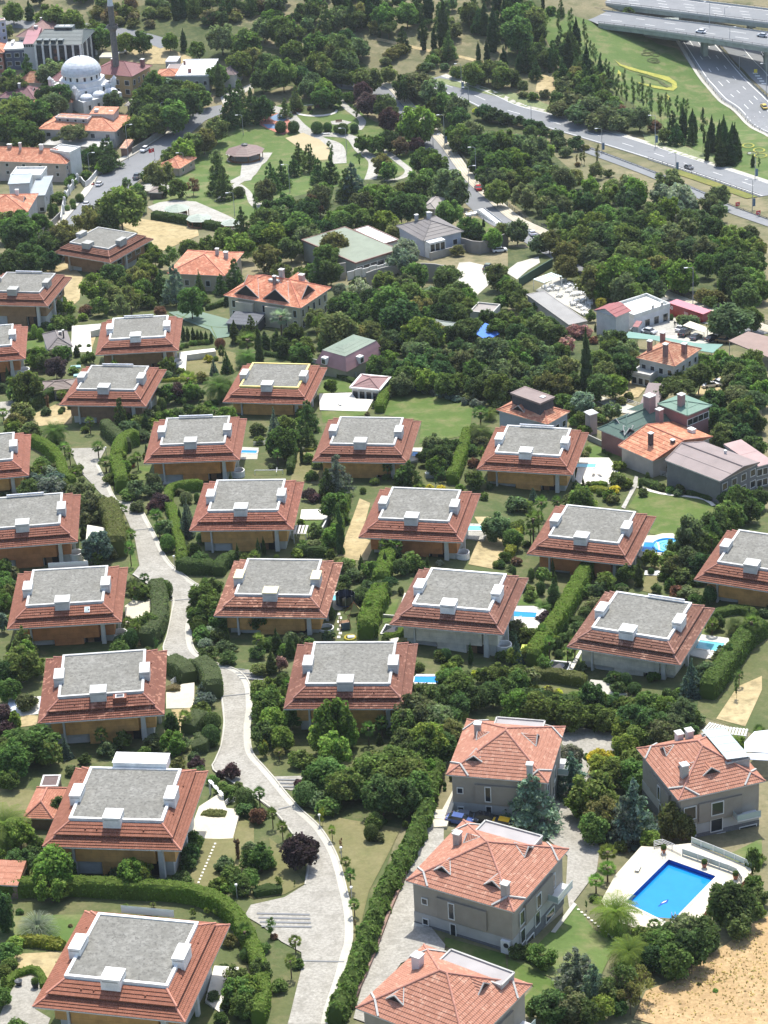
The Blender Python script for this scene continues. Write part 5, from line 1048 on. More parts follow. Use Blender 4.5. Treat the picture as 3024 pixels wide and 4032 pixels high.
def gazebo(label,k,x,y,rad_px,eave,rise,col,posts=8,lantern=False,floor=None,land=None,ped=(.5,.48,.44)):
 p=at(k,x,y,eave);p.z-=eave;R0=rad_px/1.659/ppm(p);r=thing('gazebo',label,'gazebo',p,.2,land=land)
 mb=MB();n=8
 for i in range(n):
  a,b=2*math.pi*i/n,2*math.pi*(i+1)/n;A=(R0*math.cos(a),R0*math.sin(a),eave);B=(R0*math.cos(b),R0*math.sin(b),eave);t=.13 if lantern else .02
  courses(mb,A,B,(B[0]*t,B[1]*t,eave+rise*(1-t)),(A[0]*t,A[1]*t,eave+rise*(1-t)),5,.04);mb.poly([(0,0,eave-.05),B,A])
 rf=mb.build('roof','sheet_roof',r,col)
 if lantern:
  m2=MB();m2.lathe([(R0*.13,eave+rise*.82),(R0*.13,eave+rise*.98)],8);m2.lathe([(R0*.18,eave+rise*.98),(0,eave+rise*1.12)],8);m2.build('lantern','dark_metal',rf)
 for i in range(posts):a=2*math.pi*i/posts;MB().tube((R0*.88*math.cos(a),R0*.88*math.sin(a),-1),(R0*.88*math.cos(a),R0*.88*math.sin(a),eave),.14).build('post','timber',r)
 MB().lathe([(R0*.95,-1),(R0*.95,.2),(0,.2)],16).build('floor','path_stone',r);m3=MB()
 m3.lathe([(R0*.84,.2),(R0*.84,1.0),(R0*.8,1.0),(R0*.8,.2)],24,a0=.3,a1=5.6);m3.build('parapet','timber',r);return r
gazebo('large eight sided brown roofed gazebo with a small roof lantern in the park','a0',1600,985,130,3.2,2.6,(.24,.16,.14),8,True,land='the large brown park gazebo')
gazebo('pale green eight sided gazebo on the paved circle, the whole of its roof in view','a0',1155,1362,86,2.8,1.6,(.4,.47,.38),land='the pale green gazebo');gazebo('pale green gazebo roof half sunk behind the clipped hedge','a0',1300,1425,86,2.8,1.4,(.42,.48,.4));gazebo('pale green gazebo roof farthest right of its row, mostly hidden','a0',1510,1455,70,2.8,1.2,(.42,.48,.4))
u,v=nat('a0',530,468);pm=hit(*nat('a0',575,625));PPM=ppm(pm);rd=128/1.659/PPM;dz=9.0
dc=onplane(u,v,pm.z+dz+2.4);ms=thing('mosque','white domed mosque with lead dome and three little porch domes','mosque',(dc.x,dc.y,pm.z),R_(37),land='the white domed mosque')
MB().box((0,0,2.2),(17.5,17.5,9.6)).build('hall_wall','pale_wall',ms,(1.1,1.1,1.12))
mb=MB();n=8;mb.prism([(8.75*1.02*math.cos(math.pi/8+i*math.pi/4)*1.0,8.75*1.02*math.sin(math.pi/8+i*math.pi/4))for i in range(8)],6.9,dz);mb.build('octagon_tier','pale_wall',ms,(1.1,1.1,1.12))
for sx in(-1,1):
 for sy in(-1,1):
  mb=MB()
  for i in range(6):s=.9*(6-i);mb.box((sx*(8.7-s*.25-.0),sy*(8.7-s*.25),4.4+i*.75),(s*.5+.8,s*.5+.8,.7))
  mb.build('stepped_buttress','white_paint',ms);MB().lathe([(.75,6),(.75,8.6),(1.0,8.7),(0,9.9)],8,(sx*9.0,sy*8.9,0)).build('corner_turret','white_paint',ms)
mb=MB();mb.lathe([(rd*.95,dz-.1),(rd*.95,dz+2.1),(rd*1.02,dz+2.15),(rd*1.02,dz+2.45)],24);dr=mb.build('drum','white_paint',ms)
for i in range(16):
 a=2*math.pi*i/16;MB().box((rd*.95*math.cos(a),rd*.95*math.sin(a),dz+1.1),(.12,.8,1.4),a).build('window','glass',dr)
mb=MB();K=9;prof=[(rd*1.02*math.cos(i/K*math.pi/2),dz+2.45+rd*.78*math.sin(i/K*math.pi/2))for i in range(K+1)];prof[-1]=(0,prof[-1][1]);mb.lathe(prof,28);dm=mb.build('dome','lead',ms)
MB().tube((0,0,dz+2.4+rd*.78),(0,0,dz+4.2+rd*.78),.16,.05).build('finial','dark_metal',dm)
MB().box((0,-11.3,1.5),(17.5,5.2,5.2)).build('porch','white_paint',ms)
for x in(-5.6,0,5.6):
 mb=MB();mb.lathe([(2.5,4.05),(2.5,4.6),(2.6,4.6)]+[(2.6*math.cos(i/5*math.pi/2),4.6+1.5*math.sin(i/5*math.pi/2))for i in range(5)]+[(0,6.1)],12,(x,-11.3,0));pd=mb.build('porch_dome','lead',ms);MB().tube((x,-11.3,6.1),(x,-11.3,7.2),.08,.03).build('finial','dark_metal',pd)
for y in(-4.5,0,4.5):window(ms,'l',y,2.4,1.0,2.4,8.78,8.78)
for x in(-6,-2,2,6):window(ms,'f',x,1.4,1.0,1.8,8.78,13.92)
for x in(-4,4):window(ms,'f',x,5.6,.9,1.6,8.78,8.78)
b=onplane(*nat('a0',768,520),pm.z+5.0);mn=thing('minaret','tall grey stone minaret with ringed balcony, cut by the top edge','minaret',(b.x,b.y,pm.z),land='the tall minaret')
MB().box((0,0,1.2),(6.2,6.2,7.0),R_(37)).build('base','pale_wall',mn,(1.1,1.1,1.12));MB().box((0,0,6.6),(5.4,5.4,3.8),R_(37),top=.5).build('pedestal','lead',mn)
MB().lathe([(1.42,7.5),(1.4,8.3),(1.28,8.4),(1.2,25.2)],14).build('shaft','minaret_stone' if 'minaret_stone' in M else 'concrete',mn,)
MB().lathe([(1.2,24.2),(2.0,25.4),(2.15,25.5),(2.15,26.7),(2.0,26.7),(2.0,25.6),(1.1,25.6)],16).build('balcony','minaret_stone',mn);MB().lathe([(1.15,25.5),(1.12,33.6),(1.35,33.7),(1.35,34.1),(1.2,34.2)],14).build('upper_shaft','minaret_stone',mn);MB().lathe([(1.2,34.1),(0,45.5)],14).build('spire','lead',mn)
house('sports_hall','hall with broad grey green sloping roof edged in brick red','hall','n',[(1268,928),(1365,1068),(1548,967),(1335,893)],6,'flat',.1,.4,wall=(.3,.33,.3),tile='sheet_roof',tcol=(.24,.28,.2),trim=(.3,.15,.12),win=[('r',6,(3.2,),2.2,2.4)],land='the grey green roofed hall')
house('hall_roof','white flat roof with railed edge behind the grey green hall','hall','n',[(1392,907),(1520,962),(1555,946),(1458,884)],6.8,'flat',.2,.2,wall=(.6,.6,.6),tile='sheet_roof',tcol=(1.05,1.05,1.02),trim=(.35,.22,.18))
r_,rf,hx,hy,wx,wy,e=house('house','grey shingle roofed white house with glazed bay, beside a turquoise pool','house','b0',[(1095,1588),(1328,1508),(1200,1400)],6.5,'hip',2.8,.7,wall=(.5,.54,.62),tile='sheet_roof',tcol=(.2,.18,.17),chim=[(-.3,.5,.9,.9,2.0,(.4,.4,.4)),(.1,.2,.9,.9,2.0,(.55,.55,.55)),(.5,.7,.9,.9,1.6,(.4,.38,.36))],win=[('f',3,(3.5,),1.4,1.6),('r',2,(3.5,),1.2,1.6)],n=5,land='the grey shingle roofed house')
bay=MB().box((-wx*.55,-wy-1.5,3.2),(5.5,3.2,6.2)).build('glazed_bay','white_paint',r_)
for i in range(3):
 for zz in(1.6,4.6):MB().box((-wx*.55-1.75+i*1.75,-wy-3.12,zz),(1.4,.06,2.2)).build('pane','glass',bay)
house('house','small house with pale brown hipped roof among the trees by the park road','house','b0',[(1112,1358),(1190,1372),(1232,1300)],4,'hip',1.2,.4,wall=(.4,.38,.35),tile='sheet_roof',tcol=(.4,.36,.32))
house('house','orange hip roofed house behind dark conifers, left of the ornate arched house','house','n',[(655,1080),(898,1084),(945,1000),(745,978)],6.5,'hip',3.0,.8,wall=(.6,.5,.36),tile='old_tile',tcol=(1.15,.88,.78),chim=[(.35,.2,.9,.9,1.8,(.5,.48,.45)),(.65,.2,1.1,1.1,1.8,(.5,.48,.45))],win=[('f',5,(3.6,),1.2,1.6)],land='the orange roofed house behind dark conifers')
r_,rf,hx,hy,wx,wy,e=house('mansion','ornate cream mansion with many orange gables and arched windows','mansion','n',[(868,1183),(1185,1192),(1310,1150),(1010,1070)],8,'hip',4.2,.9,wall=(.62,.56,.4),tile='old_tile',tcol=(1.2,.92,.8),chim=[(.1,.1,1.2,1.2,2.6,(.5,.48,.45)),(.05,-.25,.8,.8,2.2,(.2,.18,.17)),(.45,.5,1.3,1.3,2.2,(.55,.45,.42))],dorm=[('f',-5.5,.12,3.2),('f',4.0,.12,3.4),('l',0,.25,2.6),('r',-1,.15,3.2),('b',-3,.2,3)],win=[('f',7,(2.5,5.6),1.0,2.0),('r',5,(2.5,5.6),1.0,2.0)],land='the ornate cream mansion')
MB().box((0,0,e+3.7),(3.4,3.4,.5)).build('roof_light','sheet_roof',rf,(.5,.56,.54))
for x in(-5.5,4.0):MB().box((x,-wy-.8,3.0),(5.5,1.8,8.2)).build('bay','plaster',r_,(.6,.54,.4))
house('canopy','dark slate canopy at the foot of the ornate mansion','canopy','n',[(905,1270),(1010,1285),(1035,1245),(920,1228)],3.2,'shed',.6,.3,wall=(.06,.06,.07),tile='sheet_roof',tcol=(.09,.1,.12))
house('garden_house','small dark tiled garden house with a black stove pipe','garden house','a1',[(302,632),(462,602),(446,498)],3.2,'hip',1.8,.3,wall=(.6,.58,.54),tile='sheet_roof',tcol=(.22,.19,.18),chim=[(.5,-.2,.35,.35,2.2,(.03,.03,.03)),(.3,.1,.7,.5,.8)],land='the dark tiled garden house')
house('pavilion','low brown roofed pavilion with yellow edge behind the brown clad villa','pavilion','a1',[(285,892),(505,878),(490,818)],3,'hip',1.0,.3,wall=(.4,.36,.3),tile='sheet_roof',tcol=(.25,.19,.16),trim=(.95,.8,.4))
cen,W_,D_,ya,zc=fitrect('b1',[(402,712),(605,772),(852,642)],3.2)
r_=thing('mansard_house','house with green flat top and faded pink mansard skirts','house',(cen.x,cen.y,zc-3.2),ya,land='the pink and green mansard house');hx,hy=W_/2,D_/2
MB().box((0,0,0),(2*hx-.8,2*hy-.8,6.3)).build('wall','plaster',r_,(.35,.34,.25));mb=MB();hiproof(mb,hx,hy,3.2,3.4,2,inset=(1.5,1.5),step=.02);mb.build('mansard_skirt','sheet_roof',r_,(.46,.25,.25));mb=MB();hiproof(mb,hx-1.45,hy-1.45,6.6,.7,3,step=.03);mb.build('upper_roof','sheet_roof',r_,(.2,.26,.19))
for fx,fy,rz in((-.1,-1,0),(1,-.25,math.pi/2)):
 d=MB().box((fx*(hx-.4)if rz else-2,-(hy-.4)if not rz else fy*hy,4.6),(1.6,1.6,1.8)).build('dormer','white_paint',r_);MB().box((fx*(hx+.43)if rz else-2,-(hy+.43)if not rz else fy*hy,4.5),(.06 if rz else 1.1,1.1 if rz else .06,1.2)).build('pane','glass',d)
r_,*_=house('pavilion','white pavilion with brown hipped roof beside the walled lawn','pavilion','b1',[(645,886),(832,886),(876,826),(690,764)],3.6,'hip',1.3,.5,wall=(.75,.75,.73),tile='sheet_roof',tcol=(.3,.16,.15),trim=(1,1,1),win=[('f',4,(1.6,),1.3,2.4),('l',3,(1.6,),1.3,2.4),('r',3,(1.6,),1.3,2.4)],land='the white garden pavilion')
ring_=MB();ring(ring_,r_['_d'][0]+.05,r_['_d'][1]+.05,.7,3.55,3.8);ring_.build('white_gutter','white_paint',r_,(1.1,1.1,1.1))
house('restaurant','long low building with plain grey roof beside the white cafe tables','restaurant','c1',[(385,472),(518,434),(232,238),(140,262)],3.6,'flat',.08,.3,wall=(.5,.48,.45),tile='sheet_roof',tcol=(.32,.31,.29),trim=(.4,.38,.36),win=[('f',5,(1.8,),1.4,1.2)],land='the long grey roofed restaurant')
house('house','white house with a plain red gable roof','house','c1',[(568,368),(705,417),(803,370),(660,322)],7,'gabley',1.5,.5,wall=(.74,.73,.7),tile='sheet_roof',tcol=(.36,.1,.1),win=[('l',2,(3,),.9,1.0)],n=3,land='the white house with red gable roof')
house('flat_roof_building','white flat roofed building with a green lined parapet','building','c1',[(790,448),(1030,318),(885,272),(750,330)],4.6,'flat',.7,.1,wall=(.72,.73,.75),tile='sheet_roof',tcol=(.95,.92,.82),trim=(.8,.82,.8),win=[('f',4,(1.6,),1.6,2.2)],chim=[(.1,-.9,.5,.5,1.4,(.6,.58,.55)),(.6,-.9,.5,.5,1.4,(.6,.58,.55))],land='the white flat roofed building')
house('shed','little lean to with red roof against the white flat roofed building','shed','c1',[(810,475),(850,478),(880,450)],2.8,'shed',.5,.1,wall=(.62,.64,.66),tile='sheet_roof',tcol=(.34,.12,.12))
cen,W_,D_,ya,zc=fitrect('c1',[(1068,314),(1284,394),(1310,374)],3.0);D_=3.4
r_=thing('shipping_container','long red container with pink top and a white number 60','container',(cen.x,cen.y,zc-3.0),ya,land='the long red container');mb=MB();mb.box((0,0,1.2),(W_,D_,3.5));
for i in range(int(W_/.6)):mb.box((-W_/2+.3+i*.6,-D_/2-.03,1.3),(.3,.08,3.0))
mb.build('body','car_paint',r_,(.3,.03,.035));MB().box((0,0,2.98),(W_+.1,D_+.1,.1)).build('top','car_paint',r_,(.62,.2,.22))
fc=bpy.data.curves.new('number','FONT');fc.body='60';fc.size=1.5;fc.extrude=.02;fo=bpy.data.objects.new('number',fc);COL.objects.link(fo);nm=bpy.data.meshes.new_from_object(fo.evaluated_get(bpy.context.evaluated_depsgraph_get()));bpy.data.objects.remove(fo);fo=bpy.data.objects.new('number',nm);COL.objects.link(fo);nm.materials.clear();nm.materials.append(M['white_paint']);fo.parent=r_;fo.location=(-W_/2+.3,-D_/2-.12,1.4);fo.rotation_euler=(math.pi/2,0,0)
for x in(.05,.6):MB().box((x*W_/2,-D_/2-.1,1.6),(1.4,.12,.8)).build('vent_box','white_paint',r_,(.7,.4,.4))
r_,*_=house('house','white house with weathered tile roof and four brick chimneys','house','c1',[(866,682),(1086,737),(1256,627),(1000,552)],6.5,'hip',2.6,.6,wall=(.66,.64,.58),tile='old_tile',tcol=(.85,.75,.68),chim=[(-.85,.75,1.0,1.0,2.4,(.32,.17,.14)),(-.75,-.35,1.0,1.0,2.6,(.32,.2,.17)),(.25,-.62,1.0,1.0,3.0,(.3,.18,.16)),(.72,.1,1.1,1.1,2.4,(.34,.17,.14))],win=[('f',4,(1.2,4.2),1.1,1.4),('r',4,(1.2,4.2),1.1,1.4)],land='the white house with four brick chimneys')
house('annex','low white annex with openings left of the house with four brick chimneys','annex','c1',[(806,772),(930,800),(985,760)],3.2,'flat',.3,.05,wall=(.66,.63,.54),tile='concrete',win=[('f',3,(1.3,),1.2,1.6)])
def canopy(name,label,k,pts,h,col,th=.12,posts=4,mat='sheet_roof',land=None):
 U=[nat(k,*p)for p in pts];zc=hit(sum(u[0]for u in U)/len(U),sum(u[1]for u in U)/len(U),h).z;Q=[onplane(*u,zc)for u in U];c=sum(Q,Vector())/len(Q)
 if sum(Q[i].x*Q[(i+1)%len(Q)].y-Q[(i+1)%len(Q)].x*Q[i].y for i in range(len(Q)))<0:Q.reverse()
 r=thing(name,label,'canopy',(c.x,c.y,zc-h),land=land);P=[q-c for q in Q];MB().prism([(p.x,p.y)for p in P],h-th,h).build('roof',mat,r,col)
 for p in P[:posts]:MB().tube((p.x*.96,p.y*.96,-1.5),(p.x*.96,p.y*.96,h-th),.09).build('post','grey_metal',r)
 return r
canopy('car_port','long green canopy over the parking row behind the four chimney house','c1',[(755,545),(790,506),(960,532),(1230,582),(1405,590),(1340,645),(1180,620),(950,560)],3,(.17,.33,.27),posts=8,land='the long green canopy')
canopy('awning','beige awning on posts above the parked cars','c1',[(1142,466),(1283,514),(1306,480),(1190,438)],2.8,(.75,.68,.52),land='the beige awning')
canopy('barn_roof','large brown open sided roof at the right edge above parked cars','c1',[(1440,566),(1740,690),(1780,560),(1570,505)],4.5,(.3,.2,.16),.25,land='the large brown open sided roof')
house('house','orange roofed house with a raised brown flat room, right of the walled lawn','house','n',[(1950,1615),(2150,1668),(2258,1620),(2040,1568)],6,'hip',2.0,.5,wall=(.5,.52,.55),tile='old_tile',tcol=(.95,.8,.72),chim=[(.35,.1,.9,.9,2.2,(.45,.35,.33)),(-.6,.35,.9,.9,2.2,(.5,.4,.38))],dorm=[('f',-2,.3,1.4)],win=[('r',3,(3.5,),1.2,1.4)],land='the orange house with a raised brown room')
house('roof_room','brown flat roofed room raised on the orange roof','roof room','n',[(2008,1548),(2126,1588),(2188,1564),(2066,1520)],10,'flat',.06,.3,wall=(.07,.07,.075),tile='sheet_roof',tcol=(.26,.19,.17),trim=(.3,.22,.2))
house('villa_house','pink walled house with dark green roof, triangular dormers and a big chimney','house','c1',[(578,1137),(772,1222),(1110,1075),(905,1012)],5.5,'hip',3.0,.7,wall=(.34,.17,.16),tile='sheet_roof',tcol=(.1,.175,.135),chim=[(.1,.45,2.0,2.0,3.4,(.42,.26,.24)),(.85,.4,1.3,1.3,3.4,(.42,.26,.24))],dorm=[('f',-1.5,.35,1.6),('r',-6,.25,1.3),('f',2.5,.15,1.2),('b',2,.4,2.2)],trim=(.7,.72,.7),n=3,land='the dark green roofed house')
house('villa_house','taller pink block with a light green roof beside the dark green roofed house','house','c1',[(985,976),(1172,1064),(1326,987),(1136,911)],9,'hip',1.0,.6,wall=(.34,.17,.16),tile='sheet_roof',tcol=(.15,.27,.2),chim=[(.1,-.4,1.3,1.3,2.6,(.42,.27,.25))],win=[('r',4,(6.8,),1.6,1.4)],n=2,trim=(.4,.48,.42))
house('porch_roof','dark green lower roof skirting the taller pink block','porch','c1',[(1110,1092),(1215,1128),(1332,1064),(1240,1020)],5,'hip',.8,.5,wall=(.34,.18,.17),tile='sheet_roof',tcol=(.07,.11,.1),trim=(.75,.75,.72))
house('house','wide orange tiled roof between the green roofed house and the brown felt roof','house','c1',[(693,1257),(960,1345),(1340,1197),(1120,1100)],5,'hip',2.2,.6,wall=(.55,.5,.45),tile='old_tile',tcol=(1,.8,.68),chim=[(.1,-.55,.9,.9,2.2,(.09,.07,.07)),(.75,-.2,.8,.8,1.8,(.09,.07,.07)),(.3,.7,1.5,1.2,.4,(.85,.85,.8))],n=8,ridge=6,land='the wide orange tiled roof')
house('hall','large hall with brown felt roof below the wide orange roof','hall','c1',[(1012,1347),(1393,1484),(1645,1362),(1290,1232)],6.5,'hip',1.6,.3,wall=(.2,.2,.2),tile='sheet_roof',tcol=(.3,.235,.22),win=[('r',4,(1.8,4.6),1.5,1.5)],n=2,ridge=9,chim=[(.05,.6,.4,.4,.7,(.7,.7,.7))],land='the large brown felt roofed hall')
house('hall_wing','pinkish roofed wing at the right edge behind the brown felt roof','hall','c1',[(1600,1405),(1760,1350),(1500,1225),(1440,1240)],6,'shed',.3,.2,wall=(.24,.24,.23),tile='sheet_roof',tcol=(.45,.3,.28),win=[('f',3,(1.8,4.4),1.4,1.5)])
house('entry_roof','brown sloping roof strip among pines above the green roofed house','roof','c1',[(815,975),(985,1010),(1022,835),(960,880)],3,'shed',.5,.1,wall=(.3,.25,.22),tile='sheet_roof',tcol=(.24,.18,.17))
p=at('c1',545,1170);t=thing('gate_tower','square pinkish pillar with white cap by the lane wall','pillar',p,.5);MB().box((0,0,2.2),(2.0,2.0,6.4)).build('shaft','plaster',t,(.5,.42,.4));MB().box((0,0,5.5),(2.6,2.6,.3),top=.7).build('cap','white_paint',t)
def pergola(label,k,pts,h,n=6,col=(.95,.95,.92)):
 cen,W_,D_,ya,zc=fitrect(k,pts,h);r=thing('pergola',label,'pergola',(cen.x,cen.y,zc-h),ya)
 for i in range(n):MB().box((-W_/2+W_*(i+.5)/n,0,h),(W_/n*.62,D_,.08)).build('slat','sheet_roof',r,col)
 mb=MB()
 for y in(-D_/2+.2,D_/2-.2):mb.box((0,y,h-.12),(W_,.12,.14))
 mb.build('beam','white_paint',r)
 for x in(-1,1):
  for y in(-1,1):MB().tube((x*(W_/2-.2),y*(D_/2-.2),-1),(x*(W_/2-.2),y*(D_/2-.2),h-.1),.09).build('post','white_paint',r)
pergola('striped white and mint awning beside the cafe tables','c1',[(168,168),(240,190),(342,150),(285,112)],3.2,5,(.75,.88,.82));pergola('white pergola right of the wood clad villa with bent hedge','n',[(1155,2100),(1210,2103),(1212,2070),(1160,2066)],2.6,4,(.75,.7,.66))
pergola('pale slatted pergola along the bare straw ground at the right','c2',[(1245,1445),(1410,1470),(1420,1425),(1340,1405)],2.8,7,(.75,.75,.68));pergola('second pale slatted pergola, right of the first and nearer the edge','c2',[(1410,1475),(1560,1490),(1570,1445),(1430,1428)],2.8,7,(.75,.75,.68));pergola('white shaded lounge frame on the terrace right of the villa with white roof box','a3',[(1360,120),(1440,220),(1470,215),(1370,110)],2.6,3)
canopy('sail_canopy','bright white tent roof at the right edge beside the glazed terrace house','c2',[(1545,1590),(1545,1530),(1610,1460),(1700,1450),(1720,1600)],4,(.8,.84,.9));canopy('car_port','white sheet roof below the bright white tent roof','c2',[(1550,1640),(1550,1600),(1720,1605),(1720,1650)],3.4,(.62,.66,.74),posts=2)
house('garden_house','small orange tiled garden house with a raised little roof, left of the roof box villa','garden house','a3',[(152,366),(345,374),(440,172),(240,167)],3.0,'hip',1.6,.5,wall=(.2,.14,.1),tile='pink_tile',tcol=(1.05,.95,.9),n=8,land='the small orange tiled garden house');house('garden_house','orange tiled roof corner at the left edge below the feathery date palm','garden house','a3',[(-150,800),(128,806),(162,690),(-80,660)],3.0,'shed',1.0,.3,wall=(.3,.2,.15),tile='pink_tile',tcol=(1.1,1.05,1),n=8)
house('shed','small dark flat shed behind the orange tiled garden house','shed','a3',[(262,158),(380,164),(395,85),(280,88)],2.4,'flat',.1,.1,wall=(.2,.14,.1),tile='sheet_roof',tcol=(.12,.07,.06))
canopy('sun_sail','bright blue sun canopy deep among the trees','b1',[(1440,515),(1510,450),(1560,470),(1605,520),(1520,565)],2.6,(.04,.2,.75),posts=4,land='the bright blue sun canopy');house('garden_house','grey green hipped roof half sunk in trees left of the blue canopy','garden house','b1',[(1130,480),(1245,520),(1285,455),(1180,418)],4,'hip',1.2,.3,wall=(.5,.5,.45),tile='sheet_roof',tcol=(.34,.38,.32))
house('house','flat grey roofed house cut among trees above the blue canopy','house','b1',[(1440,380),(1560,400),(1590,345),(1450,310)],3.5,'flat',.4,.1,wall=(.6,.58,.54),tile='sheet_roof',tcol=(.35,.31,.28),trim=(.7,.68,.62))
def lanes(k,L,Rr,name,off,mat):
 A,B=smooth_path([at(k,*p)for p in L],3),smooth_path([at(k,*p)for p in Rr],3);n=min(len(A),len(B));
 rs=lambda P:[P[int(i*(len(P)-1)/(n-1))]for i in range(n)]
 A,B=rs(A),rs(B);mb=MB();m_=5
 for i in range(n-1):
  for j in range(m_):
   q=[A[i].lerp(B[i],j/m_),A[i].lerp(B[i],(j+1)/m_),A[i+1].lerp(B[i+1],(j+1)/m_),A[i+1].lerp(B[i+1],j/m_)]
   P=[(p.x,p.y,g(p.x,p.y)+off)for p in q];nz=(Vector(P[1])-Vector(P[0])).cross(Vector(P[2])-Vector(P[0])).z
   mb.poly(P if nz>0 else P[::-1])
 mb.build(name,mat)['kind']='structure';return A,B
LA,LB=lanes('c0',[(1050,150),(1085,200),(1115,258),(1160,330),(1200,395),(1260,490),(1330,575),(1400,655),(1530,755),(1720,890)],[(1290,190),(1325,240),(1360,292),(1420,360),(1470,420),(1540,500),(1600,560),(1665,620),(1735,690),(1860,800)],'motorway',.18,'highway_asphalt')
L2,R2=lanes('c0',[(1310,190),(1380,280),(1480,400),(1560,480),(1665,585),(1860,760)],[(1560,200),(1625,300),(1700,390),(1770,460),(1850,550),(2000,700)],'motorway',.17,'highway_asphalt')
mid=lambda A,B,f:[a.lerp(b,f)for a,b in zip(A,B)]
for f in(.1,.95):ribbon('lane_line',mid(LA,LB,f),(-.15,.15),.225,'road_paint')
for f in(.3,.52,.74):
 P=mid(LA,LB,f);i=1
 while i<len(P)-2:ribbon('lane_dash',P[i:i+2],(-.12,.12),.225,'road_paint');i+=3
ribbon('hard_edge',mid(LA,LB,-.05),(-1.0,1.0),.21,'pale_concrete');ribbon('lane_line',mid(L2,R2,.55),(-.15,.15),.225,'road_paint')
for i in range(5):patch('paving_band','c0',[(1598+i*14,478+i*17),(1630+i*14,478+i*17),(1634+i*14,486+i*17),(1602+i*14,486+i*17)],.225,'road_paint')
def rail(name,label,path,zf,h=1.0,posts=4.0,base=None,col=(.75,.75,.73),nr=2,land=None,pr=.07,pmat='dark_metal',th=.25):
 """a railing: posts, rails and sometimes a kerb wall below"""
 c=path[len(path)//2];z0=zf(c.x,c.y);r=thing(name,label,'railing',(c.x,c.y,z0),land=land);mb=MB();o=Vector((c.x,c.y,z0))
 for i in range(len(path)-1):
  a,b=path[i],path[i+1]
  for j in range(nr):zz=h*(j+1)/nr;mb.tube(Vector((a.x,a.y,zf(a.x,a.y)+zz))-o,Vector((b.x,b.y,zf(b.x,b.y)+zz))-o,pr,n=4,cap=False)
 mb.build('rails',pmat,r)
 if base:m2=wall_strip(MB(),path,th,-.2,base+.2,zf);m2.v=[tuple(Vector(v)-o)for v in m2.v];m2.build('kerb_wall','pale_wall',r,col)
 me=None;L=0;nx_=0
 for i in range(len(path)-1):
  L+=(path[i+1]-path[i]).length
  if L>=nx_:
   nx_+=posts;p=path[i]
   if me is None:q=MB().box((0,0,h/2-.15),(.12,.12,h+.3)).build('post',pmat,r);me=q.data
   else:q=bpy.data.objects.new('post',me);COL.objects.link(q);q.parent=r
   q.location=(p.x-o.x,p.y-o.y,zf(p.x,p.y)-z0)
 return r
p0=at('c0',560,150);DZ=p0.z+.6
def overpass(near,far,dz,label,land,lines,start):
 z=DZ+dz;N=smooth_path([onplane(*nat('c0',*p),z)for p in near],4);Fp=smooth_path([onplane(*nat('c0',*p),z)for p in far],4);n=min(len(N),len(Fp));rs=lambda P:[P[int(i*(len(P)-1)/(n-1))]for i in range(n)];N,Fp=rs(N),rs(Fp)
 c=N[n//2];r=thing('overpass',label,'bridge',(c.x,c.y,z),land=land);o=Vector((c.x,c.y,0));mb,sd=MB(),MB()
 for i in range(n-1):
  a,b,d,e=N[i]-o,N[i+1]-o,Fp[i+1]-o,Fp[i]-o;mb.poly([(p.x,p.y,0)for p in(a,b,d,e)])
  sd.poly([(p[0],p[1],p[2])for p in((a.x,a.y,-1.9),(b.x,b.y,-1.9),(b.x,b.y,-.01),(a.x,a.y,-.01))]);sd.poly([(d.x,d.y,-1.9),(e.x,e.y,-1.9),(e.x,e.y,-.01),(d.x,d.y,-.01)]);sd.poly([(e.x,e.y,-1.9),(d.x,d.y,-1.9),(b.x,b.y,-1.9),(a.x,a.y,-1.9)])
 mb.build('deck','highway_asphalt',r);sd.build('girder','bridge_side',r)
 for f in lines:
  P=[a.lerp(b,f)for a,b in zip(N,Fp)];i=0
  while i<n-2:
   q=offsets(P[i:i+2],(-.13,.13));m3=MB().poly([(p.x,p.y,z+.02)for p in(q[0][1],q[1][1],q[1][0],q[0][0])]);m3.build('lane_dash','road_paint')['kind']='structure';i+=1 if f in(.06,.93)else 3
 for i in start:
  a,b=N[int(i*n)],Fp[int(i*n)];m=(a+b)/2-o;gz=g(m.x+o.x,m.y+o.y)-z-2;ya=math.atan2((b-a).y,(b-a).x)
  MB().box((m.x,m.y,(gz-3.2)/2),(4.5,1.8,-3.2-gz),ya).build('pier','bridge_side',r);MB().box((m.x,m.y,-2.55),((b-a).length*.8,2.6,1.3),ya).build('pier_head','bridge_side',r)
 return N,Fp,z
flat('bridge_side',(.3,.33,.29),.85,.2,.4)
N1,F1,z1=overpass([(590,157),(830,186),(1110,224),(1400,266),(1659,306),(1900,346)],[(330,50),(620,72),(850,102),(1050,130),(1350,166),(1659,208),(1900,240)],0,'nearer concrete overpass carrying two cars above the motorway','the nearer overpass',(.06,.4,.75),(.55,.82))
N2,F2,z2=overpass([(640,26),(1000,68),(1300,106),(1659,150),(1900,180)],[(600,-70),(900,-40),(1200,2),(1659,58),(1900,90)],1.2,'farther overpass along the top edge with many dashed lanes','the farther overpass',(.06,.25,.45,.65,.93),(.4,.75))
rail('bridge_railing','railing along the near edge of the nearer overpass',N1,lambda x,y:z1,1.1,4,.45,land=None);rail('bridge_railing','railing along the far edge of the nearer overpass',F1,lambda x,y:z1,1.1,4,.45);rail('bridge_railing','railing along the near edge of the farther overpass',N2,lambda x,y:z2,1.1,4,.6);rail('bridge_railing','railing along the far edge of the farther overpass',F2,lambda x,y:z2,1.1,4,.6)
